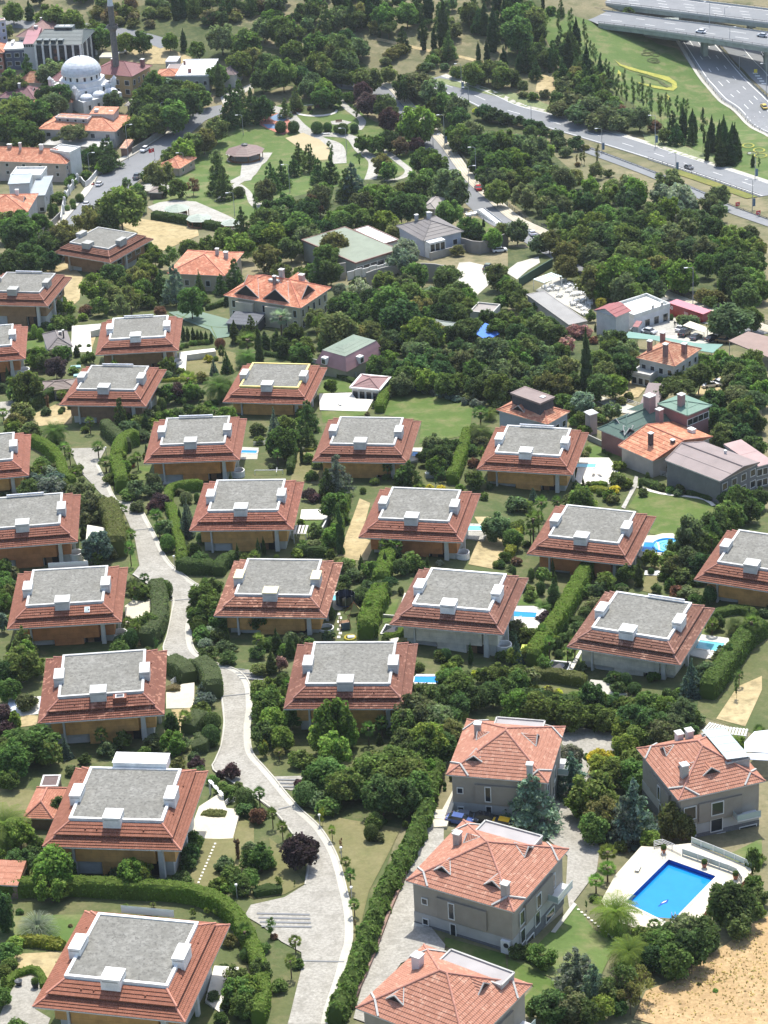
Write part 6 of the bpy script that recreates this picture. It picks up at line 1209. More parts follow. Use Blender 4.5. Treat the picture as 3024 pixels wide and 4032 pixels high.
p=at('c0',1000,255);t=thing('abutment','concrete abutment wall at the lawn end of the nearer overpass','abutment',p,R_(-8));MB().box((0,5,2),(14,10,8)).build('wall','bridge_side',t);MB().box((9,5,-1),(6,10,5),top=(.4,1)).build('wing','bridge_side',t)
rail('guard_rail','dark guard rail along the lawn edge of the motorway',mid(LA,LB,-.02)[4:],g,1.0,4);rail('guard_rail','dark guard rail on the motorway median',mid(LA,LB,1.03)[2:],g,1.1,4,.5)
rail('guard_rail','dark guard rail between the highway and its green verge',offsets(hwp[40:],(-6.7,))and[r_[0]for r_ in offsets(hwp[40:],(-6.7,))],g,1.0,5,.25);rail('guard_rail','pale double guard rail between green verge and side road',smooth_path([at('c0',*p)for p in((490,955),(700,1035),(1000,1150),(1250,1255),(1450,1345),(1760,1460))],4),g,.8,4,.4)
rail('fence','dark mesh fence along the striped pavement of the park road',[r_[0]for r_ in offsets(prp[6:],(4.6,))],g,1.3,4,nr=3)
for px,mt in(([(700,398),(740,425),(860,460),(960,485),(1050,505),(1100,540),(1106,575),(1080,597),(1030,592),(950,577),(860,552),(850,541),(940,560),(1040,578),(1074,568),(1068,548),(1010,522),(900,487),(800,462),(730,432)],'flowers_yellow'),([(835,488),(900,494),(985,522),(975,531),(900,506)],'scrub'),([(975,527),(1000,530),(1035,556),(1062,574),(1030,572),(990,546)],'scrub'),([(720,460),(740,480),(735,500),(715,490)],'flowers_yellow'),([(1040,620),(1060,640),(1055,665),(1035,640)],'flowers_yellow')):patch('flower_bed','c0',px,.3,mt,maxlen=4)
for cx,cy,rx,ry,mt in((922,336,38,9,'scrub'),(966,360,26,11,'scrub'),(905,358,32,9,'scrub'),(948,396,36,13,'scrub'),(962,405,28,11,'scrub'),(1570,955,36,14,'flowers_yellow'),(1640,985,36,14,'flowers_yellow'),(1600,1005,36,14,'scrub'),(1650,1020,40,14,'flowers_yellow')):
 ribbon('flower_bed',smooth_path([at('c0',cx+rx*math.cos(i*.524),cy+ry*math.sin(i*.524))for i in range(13)],2),(-.3,.3),.3,mt)
def car_proto():
 r=thing('parked_car','-','car');pr=[(-2.15,.35),(-2.2,.62),(-2.1,.88),(-1.5,.98),(1.2,.98),(2.0,.86),(2.2,.6),(2.15,.35)];mb=MB();W=.88
 for s in(-1,1):mb.poly([(x,s*(W if z<.9 else W-.06),z)for x,z in pr][::-s])
 for(x0,z0_),(x1,z1_)in zip(pr,pr[1:]):w0,w1=(W if z0_<.9 else W-.06),(W if z1_<.9 else W-.06);mb.poly([(x0,-w0,z0_),(x0,w0,z0_),(x1,w1,z1_),(x1,-w1,z1_)])
 mb.box((-.25,0,1.47),(1.75,1.3,.07));bd=mb.build('body','car_paint',r)
 c=[(-1.75,.98),(-1.1,1.43),(.6,1.43),(1.25,.98)];mb=MB()
 for s in(-1,1):mb.poly([(x,s*(.8 if z<1.1 else .66),z)for x,z in c][::-s])
 for(x0,z0_),(x1,z1_)in zip(c,c[1:]):w0,w1=(.8 if z0_<1.1 else .66),(.8 if z1_<1.1 else .66);mb.poly([(x0,-w0,z0_),(x0,w0,z0_),(x1,w1,z1_),(x1,-w1,z1_)])
 mb.build('windows','glass',r);me=None
 for x in(-1.35,1.35):
  for s in(-1,1):
   if me is None:m2=MB();m2.tube((0,-.1,0),(0,.1,0),.33,n=12);q=m2.build('wheel','tyre',r);me=q.data
   else:q=bpy.data.objects.new('wheel',me);COL.objects.link(q);q.parent=r
   q.location=(x,s*.8,.33)
 for s in(-1,1):MB().box((2.12,s*.6,.68),(.12,.36,.16)).build('headlight','lamp_glass',r);MB().box((-2.14,s*.62,.74),(.12,.3,.16)).build('tail_light','tail_red',r)
 return r
flat('tail_red',(.35,.02,.02),.4,.05)
cp=car_proto();first=True
def car(k,x,y,dx,dy,col,label,sc_=1.0,tall=1.0,z=None):
 global first
 if z is None:p=at(k,x,y);q=at(k,x+dx,y+dy)
 else:p=onplane(*nat(k,x,y),z);q=onplane(*nat(k,x+dx,y+dy),z)
 d=q-p;c=cp if first else dup(cp);first=False
 p.z=(g(p.x,p.y)+.2)if z is None else z
 c.location=p;c.scale=(sc_,sc_,sc_*tall);c['label']=label;f=d.normalized();rz=math.atan2(d.y,d.x);pit=0 if z is not None else-math.atan2(g(p.x+f.x*2,p.y+f.y*2)-g(p.x-f.x*2,p.y-f.y*2),4);c.rotation_euler=(0,pit,rz)
 for ch in c.children:
  if ch.name.startswith('body'):ch.color=(*col,1)
 LAND.append((label,c))if False else None
 return c
WH,SI,BK,DB=(.85,.85,.85),(.5,.52,.54),(.03,.03,.035),(.1,.12,.15)
car('a0',1168,852,-70,42,WH,'white hatchback parked highest up the left street');car('a0',948,990,-60,36,WH,'white sport utility car parked facing down the left street beside the gatehouse',1.05,1.15);car('a0',650,1216,60,-44,WH,'white sedan seen from behind beside the white columned wall');car('a0',566,1348,60,-52,WH,'white sedan lowest down the left street');car('a0',897,1172,50,-40,(.15,.17,.18),'dark van half hidden by a tree on the park side of the street',1.1,1.3)
car('a0',795,352,90,-10,WH,'white car parked in the straw lot beside the minaret');car('a0',912,262,-80,-18,WH,'white car on the far road beyond the minaret');car('b0',1466,1245,-60,-75,(.55,.02,.03),'bright red car driving up the park road',1.15);LAND.append(('the bright red car',bpy.data.objects['parked_car']))if False else None
car('c0',1182,1106,95,36,(.12,.125,.13),'dark grey car on the highway');car('c0',1260,214,-90,-12,WH,'white sedan on the nearer overpass',z=z1+.02);car('c0',1662,240,-90,-12,SI,'silver car on the nearer overpass at the right edge',z=z1+.02)
car('c0',1672,708,-40,-52,(.7,.5,.05),'yellow taxi on the motorway at the right edge');car('c0',1676,368,-30,-45,WH,'white estate car on the far motorway under the bridge',1.05,1.1);car('c0',160,1540,-70,-75,(.72,.76,.85),'pale blue car on the park road beside the ivy wall')
car('c1',925,523,80,18,SI,'silver sedan parked at the corner of the white flat roofed building');car('c1',850,515,80,10,(.45,.5,.55),'grey car half hidden beneath the long green canopy');car('c1',1128,505,40,-28,WH,'white car parked nose in beside the beige awning',1.0,1.05);car('c1',1152,538,44,-28,BK,'black sport utility car with white roof beside the beige awning',1.1,1.2);car('c1',1228,560,44,-24,DB,'dark blue grey car before the beige awning');car('c1',1335,568,50,-14,BK,'black car parked below the big spreading tree');car('c1',1410,582,60,8,(.25,.16,.08),'brown car at the edge of the large brown roof')
car('c1',1385,862,70,26,WH,'white sedan behind the umbrella pine, right one of two');car('c1',1322,872,70,-10,WH,'white hatchback behind the umbrella pine, left one of two');car('b1',1528,112,52,-46,(.12,.15,.1),'dark green jeep in the bare pale lot',1.15,1.25);car('b1',895,108,80,4,(.5,.55,.6),'grey blue car behind the stepped white wall');car('b0',1605,1648,80,-8,WH,'white car behind the stepped grey wall by the lot',1.05)
car('b3',1378,385,80,10,DB,'dark car between the two left tile roofed houses, left one');car('b3',1508,395,80,10,BK,'black car between the two left tile roofed houses, right one');car('b3',1640,432,70,14,(.75,.45,.03),'yellow car at the back wall of the middle tile roofed house');car('b3',1340,405,70,14,(.05,.1,.3),'blue car tail beside the back of the middle tile roofed house')
LG='street lamps along the roads'
def lamp(k,x,yb,yt,arm,label,banner=False,z=None,post=False):
 p=at(k,x,yb)if z is None else onplane(*nat(k,x,yb),z);s=1.659;h=(yb-yt)/s/ppm(p)/.95;h=min(max(h,2.0),14)
 r=thing('street_lamp' if not post else 'garden_lamp',label,'street lamp' if not post else 'garden lamp',p,0,LG if not post else 'short lamps beside the estate lane')
 if post:
  MB().tube((0,0,-.2),(0,0,h),.07).build('pole','grey_metal',r);MB().lathe([(.0,h),(.22,h+.15),(.22,h+.4),(0,h+.5)],8).build('lamp_head','lamp_glass',r);return r
 mb=MB();mb.tube((0,0,-.3),(0,0,h*.96),.13,.08);mb.tube((0,0,h*.96),(arm*.5,0,h),.07);mb.tube((arm*.5,0,h),(arm*1.7,0,h),.06);mb.build('pole','grey_metal',r)
 MB().box((arm*2.0,0,h),(1.0,.4,.18)).build('lamp_head','lamp_glass',r)
 if banner:MB().box((.55,0,h*.25),(.8,.06,2.6)).build('banner','fabric',r,(.12,.2,.3))
 return r
for a in(('c0',614,995,840,-1,'lamp post on the highway verge nearest the left',True),('c0',1097,1112,1000,-1,'lamp post on the highway verge behind the dark grey car',True),('c0',1596,1372,1172,-1,'lamp post on the highway verge nearest the right edge',True),('c0',962,962,755,-1,'dark lamp post across the highway before the dark conifers',True),('c0',1614,1170,1000,-1,'lamp post across the highway at the right edge',True),('c0',152,780,690,-1,'lamp post at the bend of the highway'),('b0',1246,970,752,-1,'upper dark lamp post on the striped pavement',True),('b0',1452,1190,962,-1,'dark lamp post on the striped pavement beside the red car',True),('b0',1404,1230,1085,1,'lamp post on the tree side of the park road near the red car'),('b0',1171,965,880,1,'lamp post on the tree side of the park road, upper one'),('b0',607,1008,838,-1,'tall lamp in the park before the round lawn'),('b0',1357,605,420,-1,'lamp post beside the reed bed',True),('b0',1403,660,570,-1,'lamp post at the left end of the highway'),('a0',588,1155,1000,1,'curved lamp before the white garden wall on the left street'),('a0',840,1042,818,1,'lamp post beside the tiny orange gatehouse'),('a0',1066,875,672,1,'lamp post near the top of the left street'),('a0',1534,1412,1258,-1,'park lamp beside the curved brick path'),('a0',1205,1125,998,-1,'park lamp beside the orange roofed kiosk'),('a0',1590,885,752,-1,'park lamp behind the large gazebo'),('a0',518,690,488,-1,'tall mast standing before the mosque'),('a0',1160,130,80,-1,'lamp on the hillside road at the top'),('c0',1511,464,368,1,'motorway lamp in the shadow of the nearer overpass'),('c0',1687,622,418,-1,'motorway lamp at the right edge'),('b0',236,1260,1075,-1,'park lamp among the dark conifers'),('c1',1208,330,85,-1,'lamp post behind the red container'),('a0',178,1580,1395,-1,'lamp post at the bottom of the left street')):lamp(*a)
lamp('c0',1317,162,14,-1,'lamp post on the far edge of the nearer overpass',z=z1);lamp('c0',1449,246,180,1,'lamp post on the near edge of the nearer overpass',z=z1);lamp('c0',1415,86,50,1,'lamp post on the farther overpass',z=z2)
for a in(('b3',432,425,355,0,'short lamp beside the yellow green standard tree'),('b3',573,640,592,0,'short lamp at the dry lawn edge, middle one'),('b3',640,902,855,0,'short lamp at the dry lawn edge, lowest one'),('a2',1142,395,318,0,'short lamp before the trimmed egg bush'),('a1',697,1335,1268,0,'short lamp at the top right of the lane'),('a3',1550,900,800,0,'short lamp in the garden right of the curved hedge')):lamp(*a,post=True)
for x,y,l in((1500,1362,'left red chevron road sign on the closed side road'),(1635,1418,'right red chevron road sign on the closed side road')):
 p=at('c0',x,y);t=thing('road_sign',l,'road sign',p);MB().box((0,0,1.5),(1.5,.08,1.3),.3).build('panel','car_paint',t,(.6,.06,.07));mb=MB();mb.poly([(-.5,-.12,1.1),(0,-.12,1.5),(0,-.12,1.75),(-.5,-.12,1.35)]);mb.poly([(0,-.12,1.5),(.5,-.12,1.1),(.5,-.12,1.35),(0,-.12,1.75)]);mb.build('chevron','white_paint',t);MB().tube((0,0,-.2),(0,0,1),.06).build('post','grey_metal',t)
p=at('c0',1617,500);t=thing('road_sign','yellow road sign at the motorway split','road sign',p);MB().box((0,0,2.2),(1.3,.08,1.5)).build('panel','car_paint',t,(.75,.6,.05));MB().tube((0,0,-.2),(0,0,2),.07).build('post','grey_metal',t)
p=at('a0',1006,1110);t=thing('flag','red flag with white crescent and star on a pole beside the left street','flag',p);MB().tube((.7,0,-.3),(.7,0,8.0),.06).build('pole','grey_metal',t)
mb=MB();pts=[(.7,0),(0,.12),(-.6,-.1),(-1.3,.15)]
for(x0,y0),(x1,y1)in zip(pts,pts[1:]):mb.poly([(x0,y0,6.6+.25*x0),(x1,y1,6.6+.25*x1),(x1,y1,8.0+.25*x1),(x0,y0,8.0+.25*x0)])
f_=mb.build('flag_cloth','car_paint',t,(.6,.01,.02));mb=MB();cx,cz=.0,7.25
for i in range(10):
 a,b=.6+i*.51,.6+(i+1)*.51;th=lambda q:.1*math.sin((q-.6)/5.1*math.pi);mb.poly([(cx+(.36-th(a))*math.cos(a),-.04,cz+(.36-th(a))*math.sin(a)),(cx+(.36-th(b))*math.cos(b),-.04,cz+(.36-th(b))*math.sin(b)),(cx+.38*math.cos(b),-.04,cz+.38*math.sin(b)),(cx+.38*math.cos(a),-.04,cz+.38*math.sin(a))])
mb.build('crescent','white_paint',f_);mb=MB();mb.poly([(cx-.62+(.17 if i%2==0 else .07)*math.cos(i*.628),-.02,cz-.1+(.17 if i%2==0 else .07)*math.sin(i*.628))for i in range(10)]);mb.build('star','white_paint',f_)
p=at('a0',738,1085);t=thing('kiosk_booth','small dark glazed booth on the street pavement','booth',p,.6);MB().box((0,0,1.2),(1.7,1.7,2.6)).build('cabin','grey_metal',t);MB().box((0,-.87,1.3),(1.3,.06,1.9)).build('pane','glass',t);MB().box((0,0,2.6),(2.0,2.0,.25)).build('roof','white_paint',t)
p=at('a0',606,1212);t=thing('scooter','little red motor scooter by the white columned wall','scooter',p,.8);MB().box((0,0,.55),(1.2,.35,.4),top=(.6,.8)).build('body','car_paint',t,(.5,.03,.03));MB().box((.5,0,.95),(.15,.6,.5)).build('handlebar','black_trim',t)
for x in(-.55,.6):MB().tube((x,-.06,.26),(x,.06,.26),.26,n=10).build('wheel','tyre',t)
def gwall(label,k,px,h,col=(.8,.8,.78),th=.3,mat='pale_wall',land=None,name='garden_wall',depth=1.5):
 path=smooth_path([at(k,*p)for p in px],3);c=path[len(path)//2];o=Vector((c.x,c.y,g(c.x,c.y)));mb=wall_strip(MB(),path,th,0,h,base=-depth);mb.v=[tuple(Vector(v)-o)for v in mb.v]
 w=mb.build(name,mat,None,col,loc=o);return tag(w,label,'wall',None,land)
gwall('white columned garden wall beside the left street','a0',[(400,1460),(430,1310),(515,1190),(560,1225),(600,1190),(640,1140)],2.2,(.85,.85,.84),.35,land='the white columned garden wall');
for i,(x,y)in enumerate(((418,1400),(425,1350),(432,1310),(455,1272),(480,1235),(510,1196))):
 t=thing('wall_column','white capped column on the garden wall by the left street','column',at('a0',x,y),group='white columns of the garden wall');MB().box((0,0,1.4),(.7,.7,3.2)).build('shaft','white_paint',t);MB().lathe([(.5,3),(.5,3.15),(.3,3.2),(.35,3.5),(0,3.8)],8).build('finial','white_paint',t)
gwall('grey white wall below ivy along the left street','a0',[(650,1140),(690,1105),(722,1072)],1.8,(.75,.76,.76));gwall('stone wall along the upper left street','a0',[(865,1005),(985,930),(1085,860),(1180,790),(1265,725)],2.2,(.42,.4,.36));gwall('tall grey wall at the foot of the street beside dark trees','a0',[(230,1590),(330,1500),(400,1430)],2.6,(.4,.38,.35))
gwall('long stained retaining wall with ivy below the grey green hall','b1',[(395,190),(500,175),(605,160)],5,(.42,.4,.36),.4,land='the ivy hung retaining wall');gwall('grey retaining wall above the dense garden','b1',[(740,240),(860,200),(1110,175),(1240,190),(1290,205)],5.5,(.45,.43,.39),.4);gwall('grey wall along the upper edge of the bare lot','b0',[(1180,1659),(1330,1630),(1480,1659),(1659,1600)],4,(.42,.39,.36),.4)
for i in range(6):gwall('white stepped wall panel climbing beside the grey green hall, %s from the left'%('first','second','third','fourth','fifth','sixth')[i],'b1',[(612+i*48,172-i*10),(660+i*48,160-i*10)],2.6+.3*(i%2),(.95,.95,.95),.3,name='wall_panel',depth=3)
for i in range(7):gwall('grey stepped wall panel above the bare lot, %s from the left'%('first','second','third','fourth','fifth','sixth','seventh')[i],'b0',[(1150+i*50,1700-i*13),(1202+i*50,1688-i*13)],2.4,(.5,.48,.45),.35,name='wall_panel',depth=3)
gwall('pale glass topped wall behind the pink and green mansard house','b1',[(125,620),(300,690),(470,735),(600,778),(668,805)],1.3,(.7,.76,.74),.2);gwall('white low wall around the wooden decked garden','b2',[(440,185),(505,60),(505,10)],1.6,(.9,.9,.88));gwall('brick retaining wall along the long hedge','b3',[(620,1640),(760,1330),(880,1010),(990,740),(1060,520)],.7,(.4,.25,.2),.4)
gwall('dark green wall panel beside the striped awning','c1',[(75,215),(180,150),(290,85)],2.6,(.06,.14,.1));gwall('grey lane wall below the pale roof lane','c1',[(525,1215),(690,1290),(860,1355)],1.4,(.5,.49,.45));gwall('low white wall beside the cream villa lawn','b2',[(840,715),(925,722),(985,590)],.7,(.9,.88,.82))
def fence(name,label,k,px,h,posts=2.0,nr=3,mat='white_paint',z=None,glass=False):
 path=smooth_path([onplane(*nat(k,*p),z)if z else at(k,*p)for p in px],1.5);r=rail(name,label,path,(lambda x,y:z)if z else g,h,posts,nr=nr,pmat=mat,pr=.045);r['category']='fence'
 if glass:o=r.location;mb=wall_strip(MB(),path,.03,.12,h-.2,(lambda x,y:z)if z else g);mb.v=[tuple(Vector(v)-o)for v in mb.v];mb.build('glass_panel','pale_glass',r)
 return r
fence('railing','white railing across the upper corner of the large blue pool deck','c3',[(955,556),(1008,544),(1130,600)],1.1,2,4,z=PZ);fence('railing','glass railing along the far side of the large blue pool deck','c3',[(1140,605),(1240,640),(1380,690),(1495,735),(1530,790)],1.1,2,1,z=PZ,glass=True);fence('railing','outer glass railing beyond the large blue pool deck','c3',[(1200,530),(1340,585),(1480,642),(1590,692)],1.1,2,1,z=PZ,glass=True)
fence('railing','white stair railing above the pale terrace of the rust clad villa','a2',[(870,625),(935,575),(1000,570)],1.1,1.5,4);fence('railing','white stair railing beside the low brown hedge block','a2',[(1120,1160),(1190,1115),(1262,1112)],1.1,1.5,4);fence('fence','white post and rail fence above the green roofed house','c1',[(555,915),(740,965),(925,1025)],1.2,2.5,3);fence('fence','grey paling fence behind the kidney shaped lawn','c1',[(830,1405),(1000,1450),(1200,1510),(1410,1565)],1.3,2,4,'pale_wall');fence('railing','white railing of the walkway between the tile roofed houses','b3',[(1085,385),(1180,390),(1270,398)],1.1,1.5,3);fence('railing','white garden railing behind the sports frame','b1',[(0,1255),(60,1250),(105,1250)],1.1,1.5,4);fence('railing','white step railing beside the terrace with lounge frame','a3',[(1465,300),(1500,270),(1550,268)],1.1,1.5,4)
rg=random.Random(5);tm=None;CT='white cafe tables';n=0;tp=None
poly=[(230,235),(330,160),(420,195),(550,255),(535,370),(500,400),(300,285)]
while n<30:
 x,y=rg.uniform(220,550),rg.uniform(150,405)
 if not inpoly(x,y,poly):continue
 p=at('c1',x,y);p.z+=.2
 if tp is None:
  tp=thing('cafe_table','white cafe table with four chairs on the terrace behind the grey roofed restaurant','table',p,group=CT);MB().lathe([(.65,.72),(.65,.78),(0,.78)],10).build('table_top','white_paint',tp,(1.1,1.1,1.1));MB().tube((0,0,0),(0,0,.72),.05).build('leg','grey_metal',tp);t=tp
  for a in range(4):c=MB();c.box((0,0,.45),(.45,.45,.06));c.box((.2,0,.7),(.05,.45,.5));c.box((0,0,.22),(.35,.35,.42));q=c.build('chair','white_paint',tp);q.location=(math.cos(a*1.57)*.85,math.sin(a*1.57)*.85,0);q.rotation_euler=(0,0,a*1.57)
 else:t=dup(tp,p,rg.random()*3)
 t.rotation_euler=(0,0,rg.random()*3);n+=1
for(a,b),l in(((1385,1412),(1478,1398)),'left arm of the long white banquet table by the small lawn'),(((1482,1400),(1630,1475)),'right arm of the long white banquet table by the small lawn'):
 A,B=at('b0',*a),at('b0',*b);d=B-A;t=thing('banquet_table',l,'table',(A+B)/2,math.atan2(d.y,d.x));MB().box((0,0,.75),(d.length,1.6,.08)).build('table_top','white_paint',t,(1.1,1.1,1.1));MB().box((0,0,.35),(d.length*.96,1.3,.7)).build('cloth','white_paint',t);k_=int(d.length/1.3)
 for i in range(k_):
  for s in(-1,1):MB().box((-d.length/2+d.length*(i+.5)/k_,s*1.4,.5),(.55,.5,1.0),top=(1,.3)).build('chair','white_paint',t)
def pot(k,x,y,label,z=None,h=1.0,col=(1,1,1),bush=True):
 p=at(k,x,y)if z is None else onplane(*nat(k,x,y),z);t=thing('flower_pot',label,'flower pot',p);MB().lathe([(.28*h,0),(.45*h,.7*h),(.48*h,.75*h),(.4*h,.75*h),(0,.62*h)],10).build('pot','terracotta' if col==(1,1,1)else 'dark_metal',t)
 if bush:q=bpy.data.objects.new('plant',PROTO[('ball',0)][1]);COL.objects.link(q);q.parent=t;q.scale=(.9*h,.9*h,.9*h);q.location=(0,0,.6*h);q.color=(*COLS['g'][1],1)
pot('c3',1017,592,'clay pot at the ladder corner of the large blue pool',PZ);pot('c3',1283,688,'clay pot midway along the glass pool railing',PZ);pot('c3',1487,765,'clay pot at the right end of the glass pool railing',PZ);pot('a3',125,1462,'left black tub on the grey forecourt',None,1.2,(0,0,0),False);pot('a3',233,1478,'right black tub with thin shrub on the grey forecourt',None,1.2,(0,0,0));pot('a1',870,1395,'large pale urn inside the sweeping hedge',None,1.3)
p=at('b2',600,640);t=thing('trampoline','round trampoline with a tall blue black net','trampoline',p,land='the round trampoline');MB().lathe([(1.9,.75),(1.9,.85),(1.65,.86),(0,.84)],20).build('mat','fabric',t,(.06,.1,.25));mb=MB();mb.lathe([(1.8,.85),(1.85,2.7)],20);mb.build('net','net_mesh' if 'net_mesh' in M else 'glass',t)
for i in range(8):a=i*.785;MB().tube((1.85*math.cos(a),1.85*math.sin(a),0),(1.85*math.cos(a),1.85*math.sin(a),2.9),.05).build('pole','grey_metal',t)
p=at('b2',655,700);t=thing('play_tent','timber play frame with a yellow green tent roof beside the trampoline','play frame',p,.3)
for x,y in((-1.8,-1.6),(1.8,-1.6),(1.8,1.6),(-1.8,1.6)):MB().tube((x,y,-.2),(0,0,2.9),.09).build('pole','timber',t)
mb=MB();[mb.poly([(x*.75,y*.75,1.1),(x2*.75,y2*.75,1.1),(0,0,2.8)])for(x,y),(x2,y2)in zip([(-1.6,-1.4),(1.6,-1.4),(1.6,1.4)],[(1.6,-1.4),(1.6,1.4),(-1.6,1.4)])];mb.build('tent_cloth','fabric',t,(.4,.42,.15))
p=at('b2',595,790);t=thing('play_tower','small green and blue play tower with timber frame','play frame',p,.2);MB().box((0,0,1.4),(1.8,1.6,.15)).build('platform','timber',t);MB().box((0,-.82,1.0),(1.6,.08,1.5)).build('panel','fabric',t,(.1,.16,.2))
for x in(-1,1):
 for y in(-.85,.85):MB().tube((x,y,-.2),(x*.8,y*.8,2.4),.08).build('post','timber',t)
p=at('b2',628,855);t=thing('bouncy_ring','yellow inflatable play ring near the villa roof','play ring',p);mb=MB();[mb.tube((1.0*math.cos(i*.524),1.0*math.sin(i*.524),.25),(1.0*math.cos((i+1)*.524),1.0*math.sin((i+1)*.524),.25),.24,n=8)for i in range(12)];mb.build('ring','fabric',t,(.5,.42,.05));MB().box((.2,0,.4),(1.3,.9,.3)).build('pad','fabric',t,(.6,.65,.7))
for k,x,y,l in(('b2',905,808,'square garden skylight framed by a low hedge, left of the cream villa with bright rim'),('c2',335,1045,'square garden skylight framed by lawn, left of the cream villa with patched tiles')):
 p=at(k,x,y);t=thing('garden_skylight',l,'skylight',p,-.3);mb=MB();ring(mb,1.9,1.9,.25,-1,.45);mb.build('frame','white_paint',t);mb=MB();[mb.poly([(a*1.66,b*1.66,.4),(c*1.66,d*1.66,.4),(0,0,1.0)])for a,b,c,d in((-1,-1,1,-1),(1,-1,1,1),(1,1,-1,1),(-1,1,-1,-1))];mb.build('glass_pyramid','glass',t)
p=hit(1993,3752);t=thing('air_conditioner','white air conditioner unit at the front corner of the middle tile roofed house','air conditioner',p,-.5);MB().box((0,0,1.1),(1.4,.6,2.2)).build('case','white_paint',t);MB().lathe([(.42,0),(0,.02)],14,(0,0,0)).build('fan_grille','dark_metal',t).matrix_local=Matrix.Translation((.15,-.31,1.5))@Matrix.Rotation(math.pi/2,4,'X')
p=at('b1',1145,1460);t=thing('garden_grill','covered silver grill on the shaded lawn','grill',p,.2);MB().box((0,0,.6),(2.0,1.5,1.2),top=.85).build('cabinet','grey_metal',t);MB().lathe([(.8,1.2),(.6,1.6),(0,1.75)],12).build('lid','white_paint',t)
p=at('b1',150,1440);t=thing('goal_posts','white pole goal frame on the small fenced lawn','goal',p,-.1);mb=MB();mb.tube((-5,0,1.1),(1.4,0,1.1),.1);mb.tube((-5,0,0),(-5,0,1.1),.08);mb.tube((1.4,0,-.1),(1.4,0,1.1),.08);mb.tube((0,-.8,.9),(0,.8,1.3),.08);mb.build('frame','white_paint',t)
for i,(x,y)in enumerate(((495,745),(515,800))):p=at('a1',x,y);t=thing('sun_bed',('upper','lower')[i]+' pale blue sun bed beside the dark purple tree','sun bed',p,.1);MB().box((0,0,.4),(2.6,1.3,.25)).build('mattress','fabric',t,(.4,.68,.72));MB().box((0,0,.18),(2.7,1.4,.2)).build('frame','white_paint',t)
p=at('a2',180,1300);t=thing('pool_cover','pale blue grey covered basin left of the patched tile villa','cover',p,.02);MB().box((0,0,.3),(7.0,5.2,.5)).build('cover','fabric',t,(.6,.66,.75));
p=at('c2',945,435);t=thing('sun_lounger','white slatted lounger on the lawn right of the spiral pool villa','lounger',p,-.2);MB().box((0,0,.35),(3.2,2.0,.12)).build('slats','white_paint',t);MB().box((0,0,.15),(3.0,1.8,.28)).build('frame','timber',t)
p=at('c2',130,970);t=thing('garden_parasol','yellow garden shade beside the long clipped hedge','parasol',p,-.2);MB().box((0,0,1.9),(2.4,2.4,.08),top=.8).build('shade','fabric',t,(.65,.75,.15));MB().tube((0,0,0),(0,0,1.9),.05).build('pole','grey_metal',t)
for i,(x,y)in enumerate(((1458,1235),(1495,1222))):p=at('c1',x,y);t=thing('garden_parasol',('left','right')[i]+' bright turquoise parasol in the deep shade at the right','parasol',p);MB().lathe([(1.4,2.1),(0,2.8)],8).build('shade','fabric',t,(.05,.5,.75));MB().tube((0,0,0),(0,0,2.7),.05).build('pole','grey_metal',t)
p=at('b0',555,800);t=thing('park_bench','dark park bench on its little paved round','bench',p);MB().box((0,0,.45),(2.4,.5,.1)).build('seat','timber',t);MB().box((0,.28,.8),(2.4,.08,.5)).build('backrest','timber',t);[MB().box((x,0,.2),(.12,.45,.42)).build('leg','dark_metal',t)for x in(-1,1)]
p=at('b0',470,880);t=thing('park_bench','white stone bench between the clipped trees','bench',p);MB().box((0,0,.5),(3.0,.7,.16)).build('seat','white_paint',t);[MB().box((x,0,.2),(.3,.6,.5)).build('leg','white_paint',t)for x in(-1.1,1.1)]
for i,(x,y)in enumerate(((70,800),(185,775))):
 p=at('b0',x,y);t=thing('swing_set',('left','right')[i]+' play frame on the red and blue playground','swing',p,.4);mb=MB();mb.tube((-1.6,0,2.3),(1.6,0,2.3),.08);[mb.tube((s*1.6,d,0),(s*1.6,0,2.3),.07)for s in(-1,1)for d in(-.9,.9)];mb.build('frame','car_paint',t,(.4,.1,.08));MB().box((0,0,.5),(.5,.25,.06)).build('seat','black_trim',t)
p=at('c1',1090,482);p.z+=.22;V=[(0,0,.95),(0,0,1.2),(0,0,1.42),(0,0,1.52),(0,-.01,1.66),(.1,.02,.9),(.12,-.05,.5),(.13,.06,.06),(.14,-.1,.03),(-.1,0,.9),(-.12,.1,.5),(-.13,.16,.08),(-.14,.02,.04),(.2,0,1.4),(.27,0,1.14),(.26,-.12,.92),(-.2,0,1.4),(-.27,0,1.14),(-.27,-.06,.9)]
E_=[(0,1),(1,2),(2,3),(3,4),(0,5),(5,6),(6,7),(7,8),(0,9),(9,10),(10,11),(11,12),(2,13),(13,14),(14,15),(2,16),(16,17),(17,18)];rad=[.16,.15,.17,.06,.11,.1,.075,.05,.04,.1,.075,.05,.04,.07,.05,.04,.07,.05,.04]
me=bpy.data.meshes.new('person');me.from_pydata(V,E_,[]);o=bpy.data.objects.new('person',me);COL.objects.link(o);o.modifiers.new('skin','SKIN');o.modifiers.new('sub','SUBSURF').levels=1;o.modifiers['sub'].render_levels=1
for v,q in zip(me.skin_vertices[0].data,rad):v.radius=(q,q)
me.skin_vertices[0].data[0].use_root=True;o.location=p;o.scale=(1.05,1.05,1.05);me.materials.append(M['black_trim']);tag(o,'person in dark clothes walking across the car yard','person')
h_=MB().lathe([(0,-.02),(.1,.0),(.115,.06),(.08,.13),(0,.15)],8,(0,0,1.64)).build('hair','black_trim',o)
lp=None
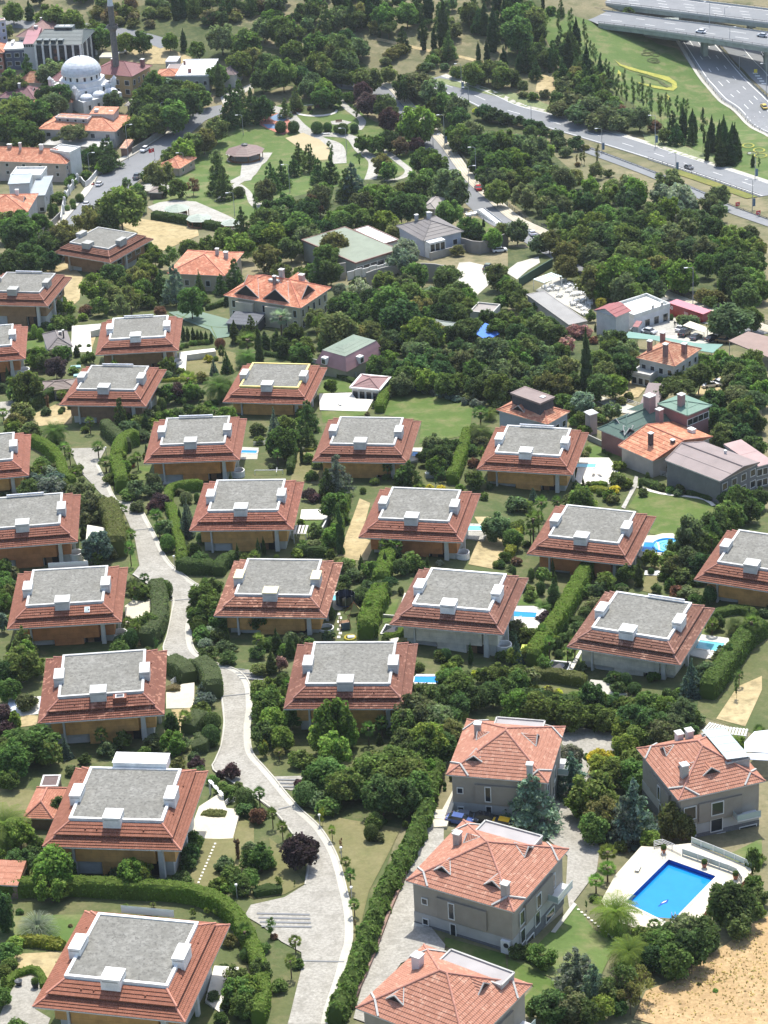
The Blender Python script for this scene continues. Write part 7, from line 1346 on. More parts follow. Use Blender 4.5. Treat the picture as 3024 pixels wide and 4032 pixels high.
for k,x,y,l in(('c1',560,1430,'left white sun lounger on the broad pale terrace'),('c1',600,1432,'right white sun lounger on the broad pale terrace'),('c2',1330,965,'white sun lounger before the narrow turquoise pool'),('c2',920,322,'white sun lounger before the blue pool with round end'),('c2',90,745,'white sun lounger before the small blue pool between cream villas'),('b1',560,985,'white sun lounger on the white terrace before the pavilion'),('c3',1420,820,'white sun lounger at the right side of the large blue pool'),('c3',850,700,'white sun lounger at the shaded left side of the large blue pool')):
 p=at(k,x,y);p.z=(PZ if k=='c3' else p.z+.9);p=onplane(*nat(k,x,y),p.z)
 if lp is None:
  lp=thing('sun_lounger',l,'lounger',p,-.3,'white sun loungers by the pools');MB().box((0,-.2,.32),(.65,1.4,.1)).build('seat','white_paint',lp,(1.1,1.1,1.1));b_=MB();b_.poly([(-.32,.5,.37),(.32,.5,.37),(.32,1.0,.8),(-.32,1.0,.8)]);b_.poly([(-.32,1.0,.76),(.32,1.0,.76),(.32,.5,.33),(-.32,.5,.33)]);b_.build('backrest','white_paint',lp,(1.1,1.1,1.1))
  for sx in(-.28,.28):
   for sy in(-.8,.4):MB().box((sx,sy,.14),(.05,.05,.28)).build('leg','grey_metal',lp)
 else:dup(lp,p,rg.uniform(-.6,.6),l)
for k,px in(('a0',[(0,640),(280,650),(430,700),(300,760),(280,900),(160,940),(0,930)]),('a0',[(870,560),(1380,600),(1260,700),(1080,830),(880,950),(840,800)]),('a0',[(560,80),(1000,30),(1659,200),(1659,420),(1260,380),(960,260),(640,200)]),('a0',[(640,1280),(960,1250),(960,1400),(720,1470),(460,1460)]),('b0',[(0,300),(700,400),(900,560),(560,600),(200,560),(0,640)]),('b0',[(0,1350),(700,1180),(1100,1130),(1250,1130),(1400,1240),(1300,1400),(900,1440),(600,1480),(440,1480),(0,1659)]),('b0',[(1130,660),(1659,700),(1659,1400),(1500,1240),(1300,1010),(1130,820)]),('b0',[(920,560),(1380,640),(1659,720),(1659,850),(1100,680)]),('c0',[(0,830),(160,850),(400,1100),(620,1280),(980,1330),(1240,1420),(1380,1480),(1659,1600),(1659,1659),(300,1659),(120,1400),(0,1300)]),('c0',[(270,720),(330,560),(700,600),(900,740),(1050,900),(880,890),(600,840)]),('c0',[(0,0),(235,0),(240,260),(330,420),(200,500),(0,420)]),('c1',[(0,-40),(1659,-20),(1659,330),(1420,330),(1040,210),(760,280),(560,290),(420,180),(200,120),(0,250)]),('b1',[(380,200),(760,260),(1300,200),(1659,240),(1659,900),(1430,990),(1000,880),(860,800),(640,760),(700,560),(420,560)]),('c1',[(0,440),(350,500),(860,540),(760,840),(550,900),(430,1010),(100,880),(0,850)]),('b1',[(0,420),(400,470),(440,560),(380,700),(120,620),(0,640)]),('c1',[(950,780),(1240,690),(1659,720),(1659,1260),(1340,1190),(1240,960)]),('b2',[(830,1170),(1659,1080),(1659,1400),(1390,1380),(1300,1659),(700,1659),(900,1300)]),('c2',[(0,1150),(560,1240),(1240,1260),(1250,1440),(830,1500),(0,1400)]),('c3',[(0,130),(400,100),(900,150),(1000,560),(860,560),(600,540),(440,330),(0,460)])):
 patch('undergrowth',k,px,.14,'scrub',maxlen=8)
D={'a0':"""broad d 85 15 135;cypress k 190 0 85 1.6;broad g 330 20 210;broad d 470 70 170;shrub l 610 130 110;broad g 660 150 170;broad d 820 220 120;broad d 930 210 130;broad g 1040 205 160;broad d 1110 215 110;cypress k 1197 185 62 2.4;broad g 1280 270 110;broad c 1450 150 190;broad g 1600 170 200;
broad d 40 150 100;cedar d 180 350 150;broad c 330 385 190;broad g 420 380 110;loose s 195 465 150;broad g 310 530 90;broad d 60 440 90;broad d 20 500 110;
broad d 110 640 210;broad g 250 630 200;broad d 350 610 180;broad d 60 740 190;broad d 170 790 170;broad k 230 830 130;broad d 60 880 190;broad g 120 900 110;
broad d 740 590 130;broad d 960 560 210;pine k 1090 540 240;broad k 1220 580 200;broad d 1330 590 110;broad d 1000 660 200;broad g 1130 650 210;broad k 1230 640 110;broad g 1020 720 160;shrub w 1000 500 120;shrub s 1090 510 130;broad d 1180 520 140;broad d 1290 540 100;
broad g 905 730 180;broad d 860 800 110;pine c 475 810 190 .9;cedar d 700 900 190 1.1;broad d 620 950 130;broad k 540 960 130;broad k 700 1010 110;shrub l 680 1035 120;shrub g 560 1120 80;
cedar k 1510 550 190 1.5;cedar d 1640 570 160;broad d 1420 420 150;cypress d 1430 400 90 2.6;broad d 1560 330 170;broad d 1650 300 150;cedar d 1560 520 130;
broad o 1410 765 160;broad o 1330 830 160;broad o 1250 870 150;broad l 1200 900 170;broad g 1110 950 140;broad o 1040 1040 190;shrub g 980 1080 130;loose c 1420 970 120;cedar d 1330 1030 150 1.9;cedar d 1420 1010 160 1.7;cedar d 1460 1080 140 1.7;loose r 1260 1150 110;broad g 1160 1170 120;broad g 1060 1210 75;
broad d 790 1230 280;broad k 890 1220 160;broad g 720 1270 200;loose o 560 1350 200;broad c 620 1330 190;broad d 700 1380 170;loose c 830 1165 90;shrub g 900 1190 90;shrub l 960 1130 70;broad d 860 1330 170;
shrub d 380 1240 110;shrub g 460 1150 90;ball d 520 1265 60;ball g 475 1300 44;ball g 480 1330 40;ball g 440 1340 40;shrub d 340 1330 80;spruce d 335 1300 60;broad g 130 1370 250;broad d 40 1390 180;broad d 250 1390 130;broad d 100 1450 190;shrub g 300 1420 110;
broad d 420 1460 200;broad d 310 1520 180;broad d 200 1580 180;broad k 470 1540 120;broad d 110 1530 130;ball d 1565 1220 75;cedar d 1580 1350 150;broad g 1480 1480 160;broad d 1360 1540 160;broad d 1230 1560 130;loose g 1100 1590 150;broad d 1010 1620 110;broad d 1560 1500 200;ball d 365 895 70;shrub l 470 1130 60;shrub l 560 1110 60""",'b0':"""broad l 100 60 110;broad c 60 110 150;broad g 170 110 160;cypress k 357 20 44 3.4;cedar d 470 10 140;broad c 560 80 110;pine d 670 70 130 1.1;cypress k 765 110 30 4;cypress k 817 100 30 5;cedar k 970 170 110;cypress k 1105 165 55 3;cypress k 1175 170 60 3;broad d 1240 80 130;broad d 1310 130 110;cedar d 1270 200 130;cypress k 1465 270 48 2.6;cypress k 1520 250 56 3;cypress k 1630 300 75 2;pine d 1445 150 65 .9;cypress k 1645 225 22 4;broad d 850 30 160;broad d 1000 20 150;pine d 880 130 130;broad g 1430 400 150;broad d 1530 400 130;broad g 1620 430 130;
broad g 250 280 150;broad d 400 210 190;broad d 560 230 180;broad k 560 300 150;broad d 680 240 140;broad k 420 340 160;broad d 90 340 160;broad g 190 390 190;broad k 300 430 130;broad d 60 430 160;broad k 520 440 110;pine k 570 455 130 .9;broad c 380 470 130;broad d 460 380 140;broad d 620 360 140;
broad o 745 425 180;broad l 700 450 110;broad o 880 430 110;broad g 640 470 90;broad c 1050 480 240 .7;broad d 980 500 150;broad c 1170 510 170;broad d 1110 520 90 1.4;
broad c 355 510 130;cedar d 270 560 110;broad l 455 520 130;broad g 440 560 140;broad g 540 590 100;shrub d 620 590 90;cedar d 200 640 90;broad k 70 640 140;
broad p 710 545 120;broad p 740 600 150;broad p 890 700 150;broad d 850 610 150;broad d 900 690 110;young d 640 600 55 1.6;young d 665 705 60 1.3;broad r 730 700 50;broad l 1065 680 230 1.25;broad o 1010 760 160;broad g 1100 800 130;broad r 960 900 110;broad p 1060 900 100;broad d 720 870 120;broad g 800 880 120;broad d 880 840 140;
ball d 175 790 78;ball d 258 790 78;ball d 412 795 82;ball d 480 800 60;ball d 545 815 55;ball d 580 805 75;ball k 655 808 60;young d 40 660 90 1.3;young d 100 650 90 1.3;young d 10 720 70 1.2;young d 690 1000 40;young d 510 950 50 2.2;young d 870 1080 90 1.3;broad o 840 1000 140;broad g 880 1060 110;young g 710 900 90 1.3;broad d 620 860 90;loose d 490 920 40;
cedar d 290 930 100;cedar d 360 940 130;cedar d 260 1010 100;cedar d 420 1030 120;cedar d 500 1010 130;cedar d 110 1060 140;cedar d 180 1040 130;cedar b 640 1060 200 1.3;cedar d 600 1100 150;broad c 70 1180 150;broad d 450 1180 140;
broad d 1120 960 190;broad g 1180 1010 180;broad g 1100 1090 200;broad c 1260 1110 230;broad d 1080 1150 150;broad d 960 1180 130;broad c 1330 1180 170;broad d 780 1180 190;broad g 870 1200 200;broad d 700 1250 160;broad k 960 1260 190;broad d 1050 1280 160;broad g 1190 1290 140;broad g 1280 1310 170;broad d 1440 1260 190;broad d 1530 1290 130;
ball d 180 1300 70;ball d 240 1295 70;ball d 310 1300 80;ball l 570 1350 90;broad g 640 1340 130;broad d 740 1350 170;broad d 860 1370 160;broad d 520 1370 140;loose r 390 1260 150;young d 10 1270 60;broad d 60 1350 170;broad k 60 1430 200;broad d 190 1330 120 1.7;broad d 290 1380 220;broad d 360 1460 190;broad g 350 1530 130;broad d 520 1520 190;broad d 470 1590 170;broad d 130 1470 170;broad o 90 1600 170;loose o 40 1610 130;broad d 240 1540 160;broad d 930 1440 150;broad w 1020 1460 110;broad s 990 1570 170;broad d 1400 1420 160;broad k 1450 1470 130;shrub o 1330 1600 90;broad d 1560 1500 130;broad d 1620 1450 110;cypress k 1500 1425 30 2;
broad d 1250 580 170;broad c 1330 640 160;broad d 1440 600 100;broad d 1200 630 130;shrub k 1500 680 120;shrub k 1560 700 120;shrub k 1620 720 110;shrub v 1450 700 50;broad d 1340 700 160;broad d 1180 760 90;broad c 1420 780 170;broad d 1350 820 150;broad g 1290 830 110;broad d 1560 830 190;broad d 1640 860 160;broad d 1480 870 170;broad d 1330 890 110;broad d 1500 960 170;broad g 1600 980 190;broad d 1450 1020 110;broad c 1560 1090 180;broad d 1640 1100 140;broad g 1500 1080 120;broad d 1590 1180 160;broad c 1480 1150 90;broad g 1400 880 120""",'c0':"""broad d 60 10 190;broad d 170 60 160;broad k 200 150 110;broad d 60 130 200;broad g 110 170 110;cypress k 228 -60 34 4;shrub d 275 35 70;cedar d 347 -10 55 2.2;young d 328 73 49 3.2;young d 410 58 63 3.6;young c 500 128 52 3.2;young d 340 168 46 2.6;pine k 765 150 165 .78;shrub g 790 40 80;young d 28 218 34 3;
cedar d 415 200 150 1.3;broad d 380 270 110;cedar k 120 270 140;broad d 190 280 130;cedar d 290 260 120;cypress k 275 310 44 3.8;cypress k 315 410 32 3;cypress k 75 330 70 2.2;cedar k 355 370 90 2;broad d 240 330 110;cedar k 180 380 90 1.6;young g 225 223 49;young c 440 378 49 2.6;young c 480 348 46 2.6;young d 515 218 43 3;young c 540 268 43 3;young c 575 318 43 2.8;young d 560 288 40 3;young c 605 348 49 2.8;young c 640 388 49 2.8;young d 520 398 58 2.6;young c 550 418 49;young c 590 428 52;young c 660 408 49;young c 690 438 46;young c 720 488 49 2.8;young c 760 458 49 2.6;young d 705 518 52 2.8;young c 745 548 46;young d 770 528 63 2.8;young d 815 508 49 3;young c 845 538 40;young c 875 498 49 3;young c 860 548 43;young d 820 578 49 2.6;young c 905 588 43 2.6;young c 925 548 46 2.6;young d 880 608 46 2.4;young c 940 588 72 2.6;young c 985 608 49 2.4;young d 1000 628 81 2.2;young c 1030 608 49 2.6;young c 1055 638 49;young d 1105 628 49 2.8;young d 1140 648 72 2.4;young d 1170 648 49 3;young c 620 488 58;young c 575 488 58;young c 1045 678 46 2.6;
broad d 450 430 110;broad d 540 480 140;broad d 500 540 150;cedar d 650 560 90 1.4;broad d 600 470 90;broad g 420 460 90;shrub d 360 560 120;shrub c 420 600 170;shrub c 530 620 190;shrub c 640 680 190;shrub c 330 640 150;shrub d 720 740 150;shrub c 580 720 160;shrub r 730 680 110;shrub c 450 680 170;shrub c 680 650 140;broad c 860 690 150 1.2;shrub c 760 700 130;cedar k 1075 720 100 2;shrub r 960 780 100;cedar k 1100 800 120 1.3;broad k 1020 840 90;
cypress d 1205 710 95 2.2;young k 1275 718 72 4;cypress k 1330 750 80 3.2;cypress d 1380 780 70 3;cypress k 1420 800 100 2.8;cypress k 1480 800 90 3;cypress d 1510 900 60 2.6;cypress k 1390 900 110 1.8;cypress k 1450 880 130 1.6;cypress k 1300 860 50 4;cypress k 1600 1000 40 2.4;young k 1640 1028 29 3;
broad c 100 530 70;shrub c 60 500 80;shrub d 165 600 70;shrub c 240 580 70;shrub l 340 545 50;broad d 20 450 110;shrub c 100 590 60;
shrub k 20 745 80;shrub k 80 755 90;shrub k 140 770 90;shrub k 200 790 90;shrub k 240 820 80;shrub k 310 835 110;shrub c 330 890 110;shrub k 440 890 110;shrub c 375 950 90;young d 480 998 49 1.5;
broad d 240 920 130;broad d 60 870 150;broad d 40 970 180;broad d 120 1000 140;broad c 200 1010 130;broad d 280 1080 160;broad d 120 1090 170;broad d 40 1110 150;broad d 240 1140 170;broad d 350 1170 110;broad c 110 1200 170;broad d 270 1210 160;broad d 430 1100 130;broad d 540 1150 120;broad c 580 1060 100;shrub d 660 1100 70;loose o 680 1150 120;loose c 800 1140 150;loose c 860 1190 130;broad c 780 1220 150;broad c 350 1270 150;broad d 440 1240 110;loose g 580 1220 90;
broad c 1050 1090 190 1.3;broad s 1010 1200 150;broad s 1130 1220 190;broad s 1080 1300 150;broad s 1190 1290 120;broad c 1380 1200 140 1.3;broad c 1320 1260 150;broad c 1380 1330 110;loose s 1280 1440 80;broad s 1150 1380 120;loose o 920 1320 170;broad d 640 1350 170;broad d 780 1350 160;broad d 560 1390 190;broad d 430 1370 190;broad k 700 1420 200;broad d 860 1390 180;broad d 960 1400 170;broad d 1050 1450 180;broad d 490 1480 180;broad d 620 1500 190;broad k 400 1440 120;broad d 800 1470 190;broad d 920 1490 180;broad d 1110 1500 150;broad k 690 1470 50 2.8;broad c 560 1580 190;broad o 390 1570 190;broad o 270 1500 150;broad c 190 1540 120;broad o 790 1580 190;broad d 920 1590 170;broad d 1030 1570 180;broad c 1180 1540 160;broad c 1290 1560 170;shrub o 1500 1500 90;shrub c 1590 1470 110;broad d 1420 1540 130;shrub o 1340 1470 110;broad d 1500 1610 140;broad g 1280 1640 70;loose o 1640 1560 130;broad c 60 1440 150""",'a1':"""broad d 60 -30 220;broad d 200 -10 180;broad k 330 -20 130;loose l 610 110 220 1.15;broad g 700 200 130;broad d 740 60 170;broad g 830 130 160;broad o 760 200 160;loose o 850 200 170;loose g 930 150 160;broad g 650 280 120;loose c 800 270 150;loose l 900 230 110;shrub r 560 330 90;
cedar d 1050 100 150;cedar b 1140 70 190 1.5;cedar d 1010 160 110;spruce d 1300 105 90 1.9;broad g 1250 225 190;shrub r 1040 335 90;cedar d 1530 30 150;cedar d 1440 130 100;broad d 960 50 140;broad d 880 90 110;shrub g 960 260 120;cypress k 1480 250 50 2;shrub d 1330 270 80;
cypress d 1195 460 44 2.6;cypress d 1225 470 42 2.4;cypress d 1260 475 44 2.4;cypress d 1290 490 40 2.2;cypress d 1315 495 40 2.2;cypress d 1345 500 38 2.2;cypress d 1380 505 38 2.2;ball g 1195 585 32;ball g 1220 582 32;ball g 1250 565 36;ball g 1275 565 34;ball g 1302 562 34;ball g 1330 560 34;ball g 1355 558 36;ball g 1180 600 28;ball r 1437 552 70;
cypress d 1530 430 90 1.9;cypress d 1590 470 80 1.8;fanpalm g 1620 510 190 1.0;spruce d 1480 630 100 1.6;spruce b 1395 680 70 1.7;cedar d 1640 400 110;shrub v 1360 660 60;shrub o 1320 770 90;loose d 1450 590 60 2;
datepalm g 1430 750 230 1.0;fanpalm l 1230 770 150 1.1;broad p 1140 835 130;datepalm g 1610 590 170;shrub g 1320 980 120;ball d 1055 940 62 1.7;ball d 1020 990 60 1.2;shrub d 1280 860 120;shrub g 1190 890 110;ball g 1040 1030 70;ball d 1080 790 34;ball d 1150 790 34;shrub g 1180 740 60;shrub l 1090 1010 120;shrub d 1230 980 100;shrub d 1150 1000 110;
ball l 265 485 52 1.7;ball l 225 460 44 2.2;shrub l 200 510 60;shrub g 330 450 60;shrub g 400 410 110;shrub g 450 400 110;broad d 360 280 110;cypress d 500 590 60 1.5;ball d 520 590 30;ball d 580 588 30;
broad d 250 600 130;broad p 365 665 150;broad d 290 650 110;shrub d 340 620 90;shrub d 410 590 130;broad g 170 770 210;shrub g 100 850 150;shrub g 210 830 120;shrub g 250 800 90;shrub o 140 960 140;stump r 310 920 52 2.2;shrub o 100 1040 140;shrub o 190 1000 100;shrub l 80 1080 110;shrub o 200 1100 140;datepalm g 355 1070 190;fanpalm g 405 890 90 1;cedar d 785 940 120 2;fanpalm g 640 1225 105 1.2;fanpalm g 420 1230 100 1.1;fanpalm g 455 1270 80;fanpalm g 20 1010 90 1.1;fanpalm g 690 1330 120 .9;
shrub d 830 1000 130;shrub d 900 1050 120;shrub c 960 1010 110;shrub d 850 1080 150;shrub d 930 1140 110;cypress d 950 1040 90 1.5;shrub d 1010 1420 100 1.6;fanpalm g 865 1320 80 .9;
shrub g 500 1370 90;fanpalm g 490 1400 110 1;shrub g 720 1430 90;fanpalm o 690 1450 60 1.2;shrub g 860 1440 110;shrub c 900 1480 150;shrub d 1000 1480 130;shrub d 830 1530 110;shrub p 1050 1560 130;shrub p 1010 1600 110;shrub d 900 1600 110;
shrub d 270 1330 120;shrub d 200 1390 150;shrub s 310 1375 120;shrub b 360 1420 150;shrub v 110 1450 130;shrub b 230 1430 130;broad b 330 1440 190;broad d 190 1480 150;shrub d 400 1460 110;shrub d 60 1500 90;broad c 530 1490 190;broad c 600 1540 180;shrub o 650 1580 120;shrub d 480 1540 130;fanpalm g 750 1610 90 .9;
shrub d 1530 1590 90;ball c 1215 1555 85;ball d 1285 1560 40 1.8;spruce b 1220 1590 90;shrub d 960 1290 60;ball g 700 960 0.1""",'b1':"""cedar k 420 20 160 1.3;broad d 500 40 160;broad g 380 60 110;broad o 70 30 190;broad o 180 60 150;broad g 300 80 110;broad g 130 0 110;loose s 680 140 190;broad s 560 190 90;cedar d 880 110 110;broad s 970 -30 190;broad d 1050 60 170;pine d 1270 60 190 1.1;broad d 1000 130 160;broad d 880 230 230;broad g 1040 200 190;broad k 960 310 260;broad d 800 290 170;broad d 1090 270 170;broad s 1160 220 90;broad d 1290 220 170;broad d 1390 220 150;broad k 1230 320 180;broad d 1340 330 160;broad w 930 370 80;broad d 1150 330 130;broad k 1050 380 130;broad d 870 420 120;broad d 1410 300 110;broad o 1590 60 170;broad g 1640 150 110;broad g 1620 260 100;
broad g 600 240 210;broad d 560 290 170;broad d 680 330 190;broad d 640 400 150;loose g 440 380 150;broad d 410 350 150;fanpalm s 175 360 170 1.1;cypress d 70 500 100 1.4;cypress d 150 490 110 1.5;broad d 260 460 150;broad d 320 540 150;broad d 300 580 160;broad d 200 560 110;shrub s 210 600 80;cypress d 30 440 80;broad o 550 385 250;broad o 640 450 180;broad o 480 440 160;broad g 460 560 90;broad d 760 440 170;broad k 760 500 150;broad d 850 560 150;broad w 760 380 60;
broad l 1090 415 240 1.05;broad l 1160 460 180;broad o 1020 450 110;broad y 940 535 90;broad d 880 620 130;broad k 950 700 150;broad d 830 690 130;broad d 810 660 160;broad d 900 740 130;broad c 1080 570 190;broad d 1180 600 180;broad k 1230 690 180;broad d 1060 660 190;broad d 1000 720 170;broad c 970 770 150;broad d 1120 740 160;broad d 1300 640 150;pine d 1400 410 190 1.15;broad d 1330 480 130;broad d 1380 620 180;broad g 1450 700 190;broad c 1560 560 230;broad d 1640 600 190;broad c 1620 690 220;broad d 1500 780 150;broad d 1340 760 160;broad d 1590 790 190;broad d 1250 790 150;shrub g 1280 830 110;broad d 1440 820 130;shrub g 1160 820 120;shrub o 1400 905 90;shrub o 1350 900 60;broad g 1590 420 130;broad d 1520 360 110;broad d 1640 350 130;shrub d 1480 400 70;broad d 1440 460 70;
shrub b 960 855 50;shrub b 1015 848 54;shrub b 1075 858 56;shrub b 1125 868 58;shrub b 1172 880 58;shrub b 1220 892 60;shrub b 1275 905 62;shrub b 1325 918 62;shrub b 1385 935 64;shrub b 1440 945 64;shrub b 1490 955 60;shrub d 890 850 90;shrub d 870 880 80;shrub g 830 880 90;shrub g 800 960 60;shrub w 740 1030 34;
spruce b 130 1000 130 1.9;broad d 210 1050 140;cedar d 350 955 170 1.3;broad d 190 1140 200;broad d 140 1200 130;cedar d 350 1100 130 1.4;broad d 250 1160 110;shrub d 30 1100 110;shrub g 30 1190 70;shrub s 320 1260 40;
cedar b 540 1310 220 1.4;cedar d 480 1400 150;shrub p 360 1530 100;shrub p 400 1560 80;broad g 520 1560 180;broad l 570 1610 110;cedar d 1010 1350 190 .95;broad d 1170 1180 140;broad d 1250 1200 130;broad d 1310 1210 100;broad k 1210 1260 170;broad k 1130 1270 110;young d 1230 1400 90 1.1;young d 1185 1440 40;shrub d 1100 1290 80;shrub v 1150 1505 60;shrub v 1220 1505 60;shrub l 1080 1500 80;shrub l 1350 1500 60;
fanpalm g 1480 1000 140 1;datepalm o 1480 1070 170 1.1;datepalm g 1540 990 110;shrub g 1440 1110 90;shrub d 1410 1180 90;shrub d 1490 1190 110;shrub d 1420 1240 90;shrub d 1530 1150 100;shrub r 1430 1330 80;shrub d 1500 1560 60;shrub d 1590 960 90;shrub g 1560 940 60;shrub d 620 1450 60;shrub d 580 1530 110;ball d 712 1525 44;shrub g 1430 1270 60""",'c1':"""broad g 20 160 130;broad d 60 210 140;broad o 100 300 110;broad d 60 250 120;broad o 320 170 90 1.3;broad o 450 40 250;broad o 560 60 230;broad d 700 20 280 1.1;broad d 820 10 230;broad k 900 100 190;broad d 760 130 200;broad d 960 160 150;broad d 640 130 150;broad l 620 170 150;broad y 610 290 70;broad d 780 230 110;broad d 860 180 170;broad o 380 20 150;broad d 1130 60 190 1.2;broad d 1080 20 200;broad g 1290 -10 140 1.3;broad d 1180 110 130;broad d 980 20 160;shrub o 1290 220 130;shrub o 1370 230 130;shrub g 1330 260 110;broad d 1480 60 220;broad d 1600 90 190;broad k 1520 150 170;broad d 1640 160 150;broad d 1440 130 110;broad d 1560 200 180;broad d 1440 -20 190;broad d 1560 -10 190;
broad d 1460 325 310 .75;broad g 1590 350 150;broad d 1380 380 150;shrub d 1190 390 130;shrub d 1230 420 110;shrub d 1140 390 80;shrub o 1018 340 50;ball d 1068 392 28 1.7;shrub o 940 395 60;
broad o 100 300 110;broad g 190 310 80;broad d 130 350 110;broad d 210 390 190;broad d 270 420 130;broad d 60 400 110;broad d 20 460 100;broad d 150 430 140;shrub q 430 455 110;shrub q 500 465 110;broad q 380 530 110;shrub r 560 540 60;cypress k 510 480 104 4.5;broad d 20 560 210;broad d 130 560 200;broad c 220 590 170;broad d 60 690 200;broad d 330 580 150;broad o 390 680 170;broad d 180 720 180;broad g 310 700 150;broad d 250 760 170;broad o 350 780 160;broad d 430 780 120;broad d 90 790 150;broad d 600 620 150;broad g 680 540 160;broad d 780 560 150;broad d 640 700 170;broad d 740 650 190;broad d 820 620 110;broad k 600 790 170;broad d 700 780 160;broad d 560 680 110;broad c 660 510 130;shrub d 540 360 70 1.3;cypress k 571 450 24 2.6;cypress k 615 470 26 2.4;
shrub g 760 480 60;shrub g 960 830 90;shrub g 1000 800 80;datepalm g 1130 740 130;shrub g 1080 760 120;pine d 1250 700 180 1.35;pine d 1110 795 230 .9;pine k 990 880 110;pine d 1190 820 110;broad g 1280 650 120;broad l 1390 620 90;shrub l 1420 660 60;broad g 1600 630 150;broad d 1500 680 150;broad d 1620 720 150;broad d 1560 760 170;broad c 1450 780 130;broad d 1340 880 170;broad k 1300 960 140;pine c 1500 860 200;pine c 1600 900 190;broad d 1540 950 200;broad k 1360 1010 170;broad k 1450 1040 170;broad d 1400 1090 160;broad k 1530 1100 150;broad d 1640 1050 110;broad d 1390 1160 130;broad d 1580 1180 150;broad g 1640 1210 110;broad d 1480 980 130;broad w 1560 1160 60;
shrub d 240 890 110;broad s 490 900 150;shrub g 430 960 130;shrub g 470 1030 110;shrub g 380 920 110;shrub c 590 990 100;broad c 680 960 120;shrub d 530 960 90;shrub l 500 1110 100;shrub g 600 1040 90;shrub d 440 1060 80;shrub g 340 910 100;shrub o 790 900 70;shrub o 740 930 70;
ball d 625 1275 28;shrub d 657 1290 40;shrub o 720 1420 110 1.1;shrub l 770 1460 90;shrub v 700 1510 80;shrub l 660 1540 90;shrub o 690 1570 80;ball d 912 1425 30 2.4;ball d 866 1490 28 2.4;ball d 1357 1490 26 2.6;ball d 1305 1515 40;shrub o 1130 1505 70;shrub c 1110 1535 60;shrub g 1060 1520 60;shrub o 1010 1500 60;shrub g 960 1480 60;shrub g 1220 1495 50;shrub d 880 1530 70;
shrub g 470 1510 160 1.1;shrub o 410 1560 110;cedar b 165 1530 70;fanpalm g 220 1580 110;fanpalm g 320 1580 90;shrub c 60 1580 140;shrub d 110 1600 110;shrub l 540 1600 80;
shrub s 1460 1470 110;broad g 1510 1500 170;cedar d 1500 1530 200 1.2;broad d 1570 1580 170;broad d 1640 1530 130;shrub g 1610 1600 120;broad d 1460 1620 190;shrub d 1420 1560 110""",'a2':"""shrub d 560 30 110;shrub d 640 20 100;cypress d 545 110 70 1.5;broad b 640 160 190;broad b 600 210 150;shrub c 720 250 110;fanpalm g 795 -20 110 1.1;fanpalm g 855 140 100 1.3;fanpalm g 850 215 90 2.1;shrub o 825 120 50;fanpalm g 1020 10 110 1.2;fanpalm g 1040 90 90 1.3;fanpalm o 1060 60 60;ball g 1095 175 100 1.25;spruce b 1210 -20 120 2;spruce b 1230 10 90;shrub g 1130 120 80;shrub g 1190 250 80 1.3;shrub d 1320 170 80;shrub d 1300 290 130;shrub d 1260 230 110;shrub d 1210 330 80;shrub d 1350 320 90;
fanpalm d 945 430 85 1.2;ball g 1082 475 95 1.3;shrub d 860 460 130;shrub d 900 500 130;shrub o 960 510 90;shrub d 930 540 110;fanpalm d 880 480 110;
shrub d 30 450 120;shrub d 80 470 90;shrub d 20 550 110;loose g 40 560 110;broad b 10 690 90 1.6;shrub l 10 620 50;shrub o 60 700 60;
cedar o 150 770 190 1.2;cedar o 110 850 160;broad d 140 900 250 1.1;broad d 230 970 130;broad d 40 1000 170;broad d 60 1120 150;shrub c 180 1210 150;
ball d 855 790 95 1.5;shrub d 770 860 130;shrub d 1030 780 70 1.4;shrub d 790 830 110;shrub d 960 900 110;young d 1020 850 50;shrub d 940 790 70;
broad g 1330 500 190 1.0;broad g 1380 580 190;broad g 1300 640 150;broad d 1400 460 130;ball g 1295 710 110 1.1;shrub g 1320 780 130;shrub s 1375 770 110;shrub s 1340 850 90;shrub d 1420 780 120;shrub d 1450 860 110;shrub d 1480 930 120;shrub d 1360 900 130;fanpalm g 1340 455 60;shrub d 1440 720 110;
ball d 1245 990 80;fanpalm d 1350 1030 70;shrub b 1350 1140 130;shrub b 1330 1200 140;shrub g 1310 1270 130;ball d 1390 1340 110 1.15;ball d 1375 1425 125 1.2;shrub c 1190 1500 110;shrub d 1120 1320 100 2;shrub d 1130 1420 90;loose o 1110 1490 90;shrub d 1000 1480 130;shrub d 940 1560 90;shrub d 700 1530 130 .8;shrub p 1280 1630 110;shrub o 1160 1630 100;shrub d 1260 1600 80;
broad p 20 1300 130;shrub p 30 1400 120;shrub l 90 1330 80 1.8;shrub g 60 1450 110;broad g 220 1440 330 .8;broad g 90 1540 230;broad g 320 1500 190;spruce b 425 1495 110 1.5;shrub l 20 1590 80;shrub d 110 1590 130;shrub d 20 1500 80;shrub g 220 1560 150""",'b2':"""shrub d 400 110 110;shrub d 330 200 130;shrub c 390 200 130;shrub d 450 200 110;cypress d 530 30 80 1.5;cypress d 560 -20 80;shrub d 510 160 60 2;shrub g 600 60 60;shrub d 500 270 60 1.3;shrub o 600 320 120;shrub o 560 310 90;cypress d 700 305 60 2.4;broad d 760 350 120;broad d 1030 285 130;broad d 960 330 110;shrub d 940 290 90;shrub c 760 480 100;shrub c 840 460 110;pine k 890 450 110;broad k 830 480 130;ball d 878 625 64;ball d 960 515 40 1.5;shrub d 700 540 110;shrub d 580 430 110;shrub d 650 400 110;shrub d 720 400 90;shrub d 560 490 90;shrub s 1215 340 50;shrub d 730 470 70;
broad c 1580 30 190;shrub d 1640 280 90;shrub d 1610 340 70;
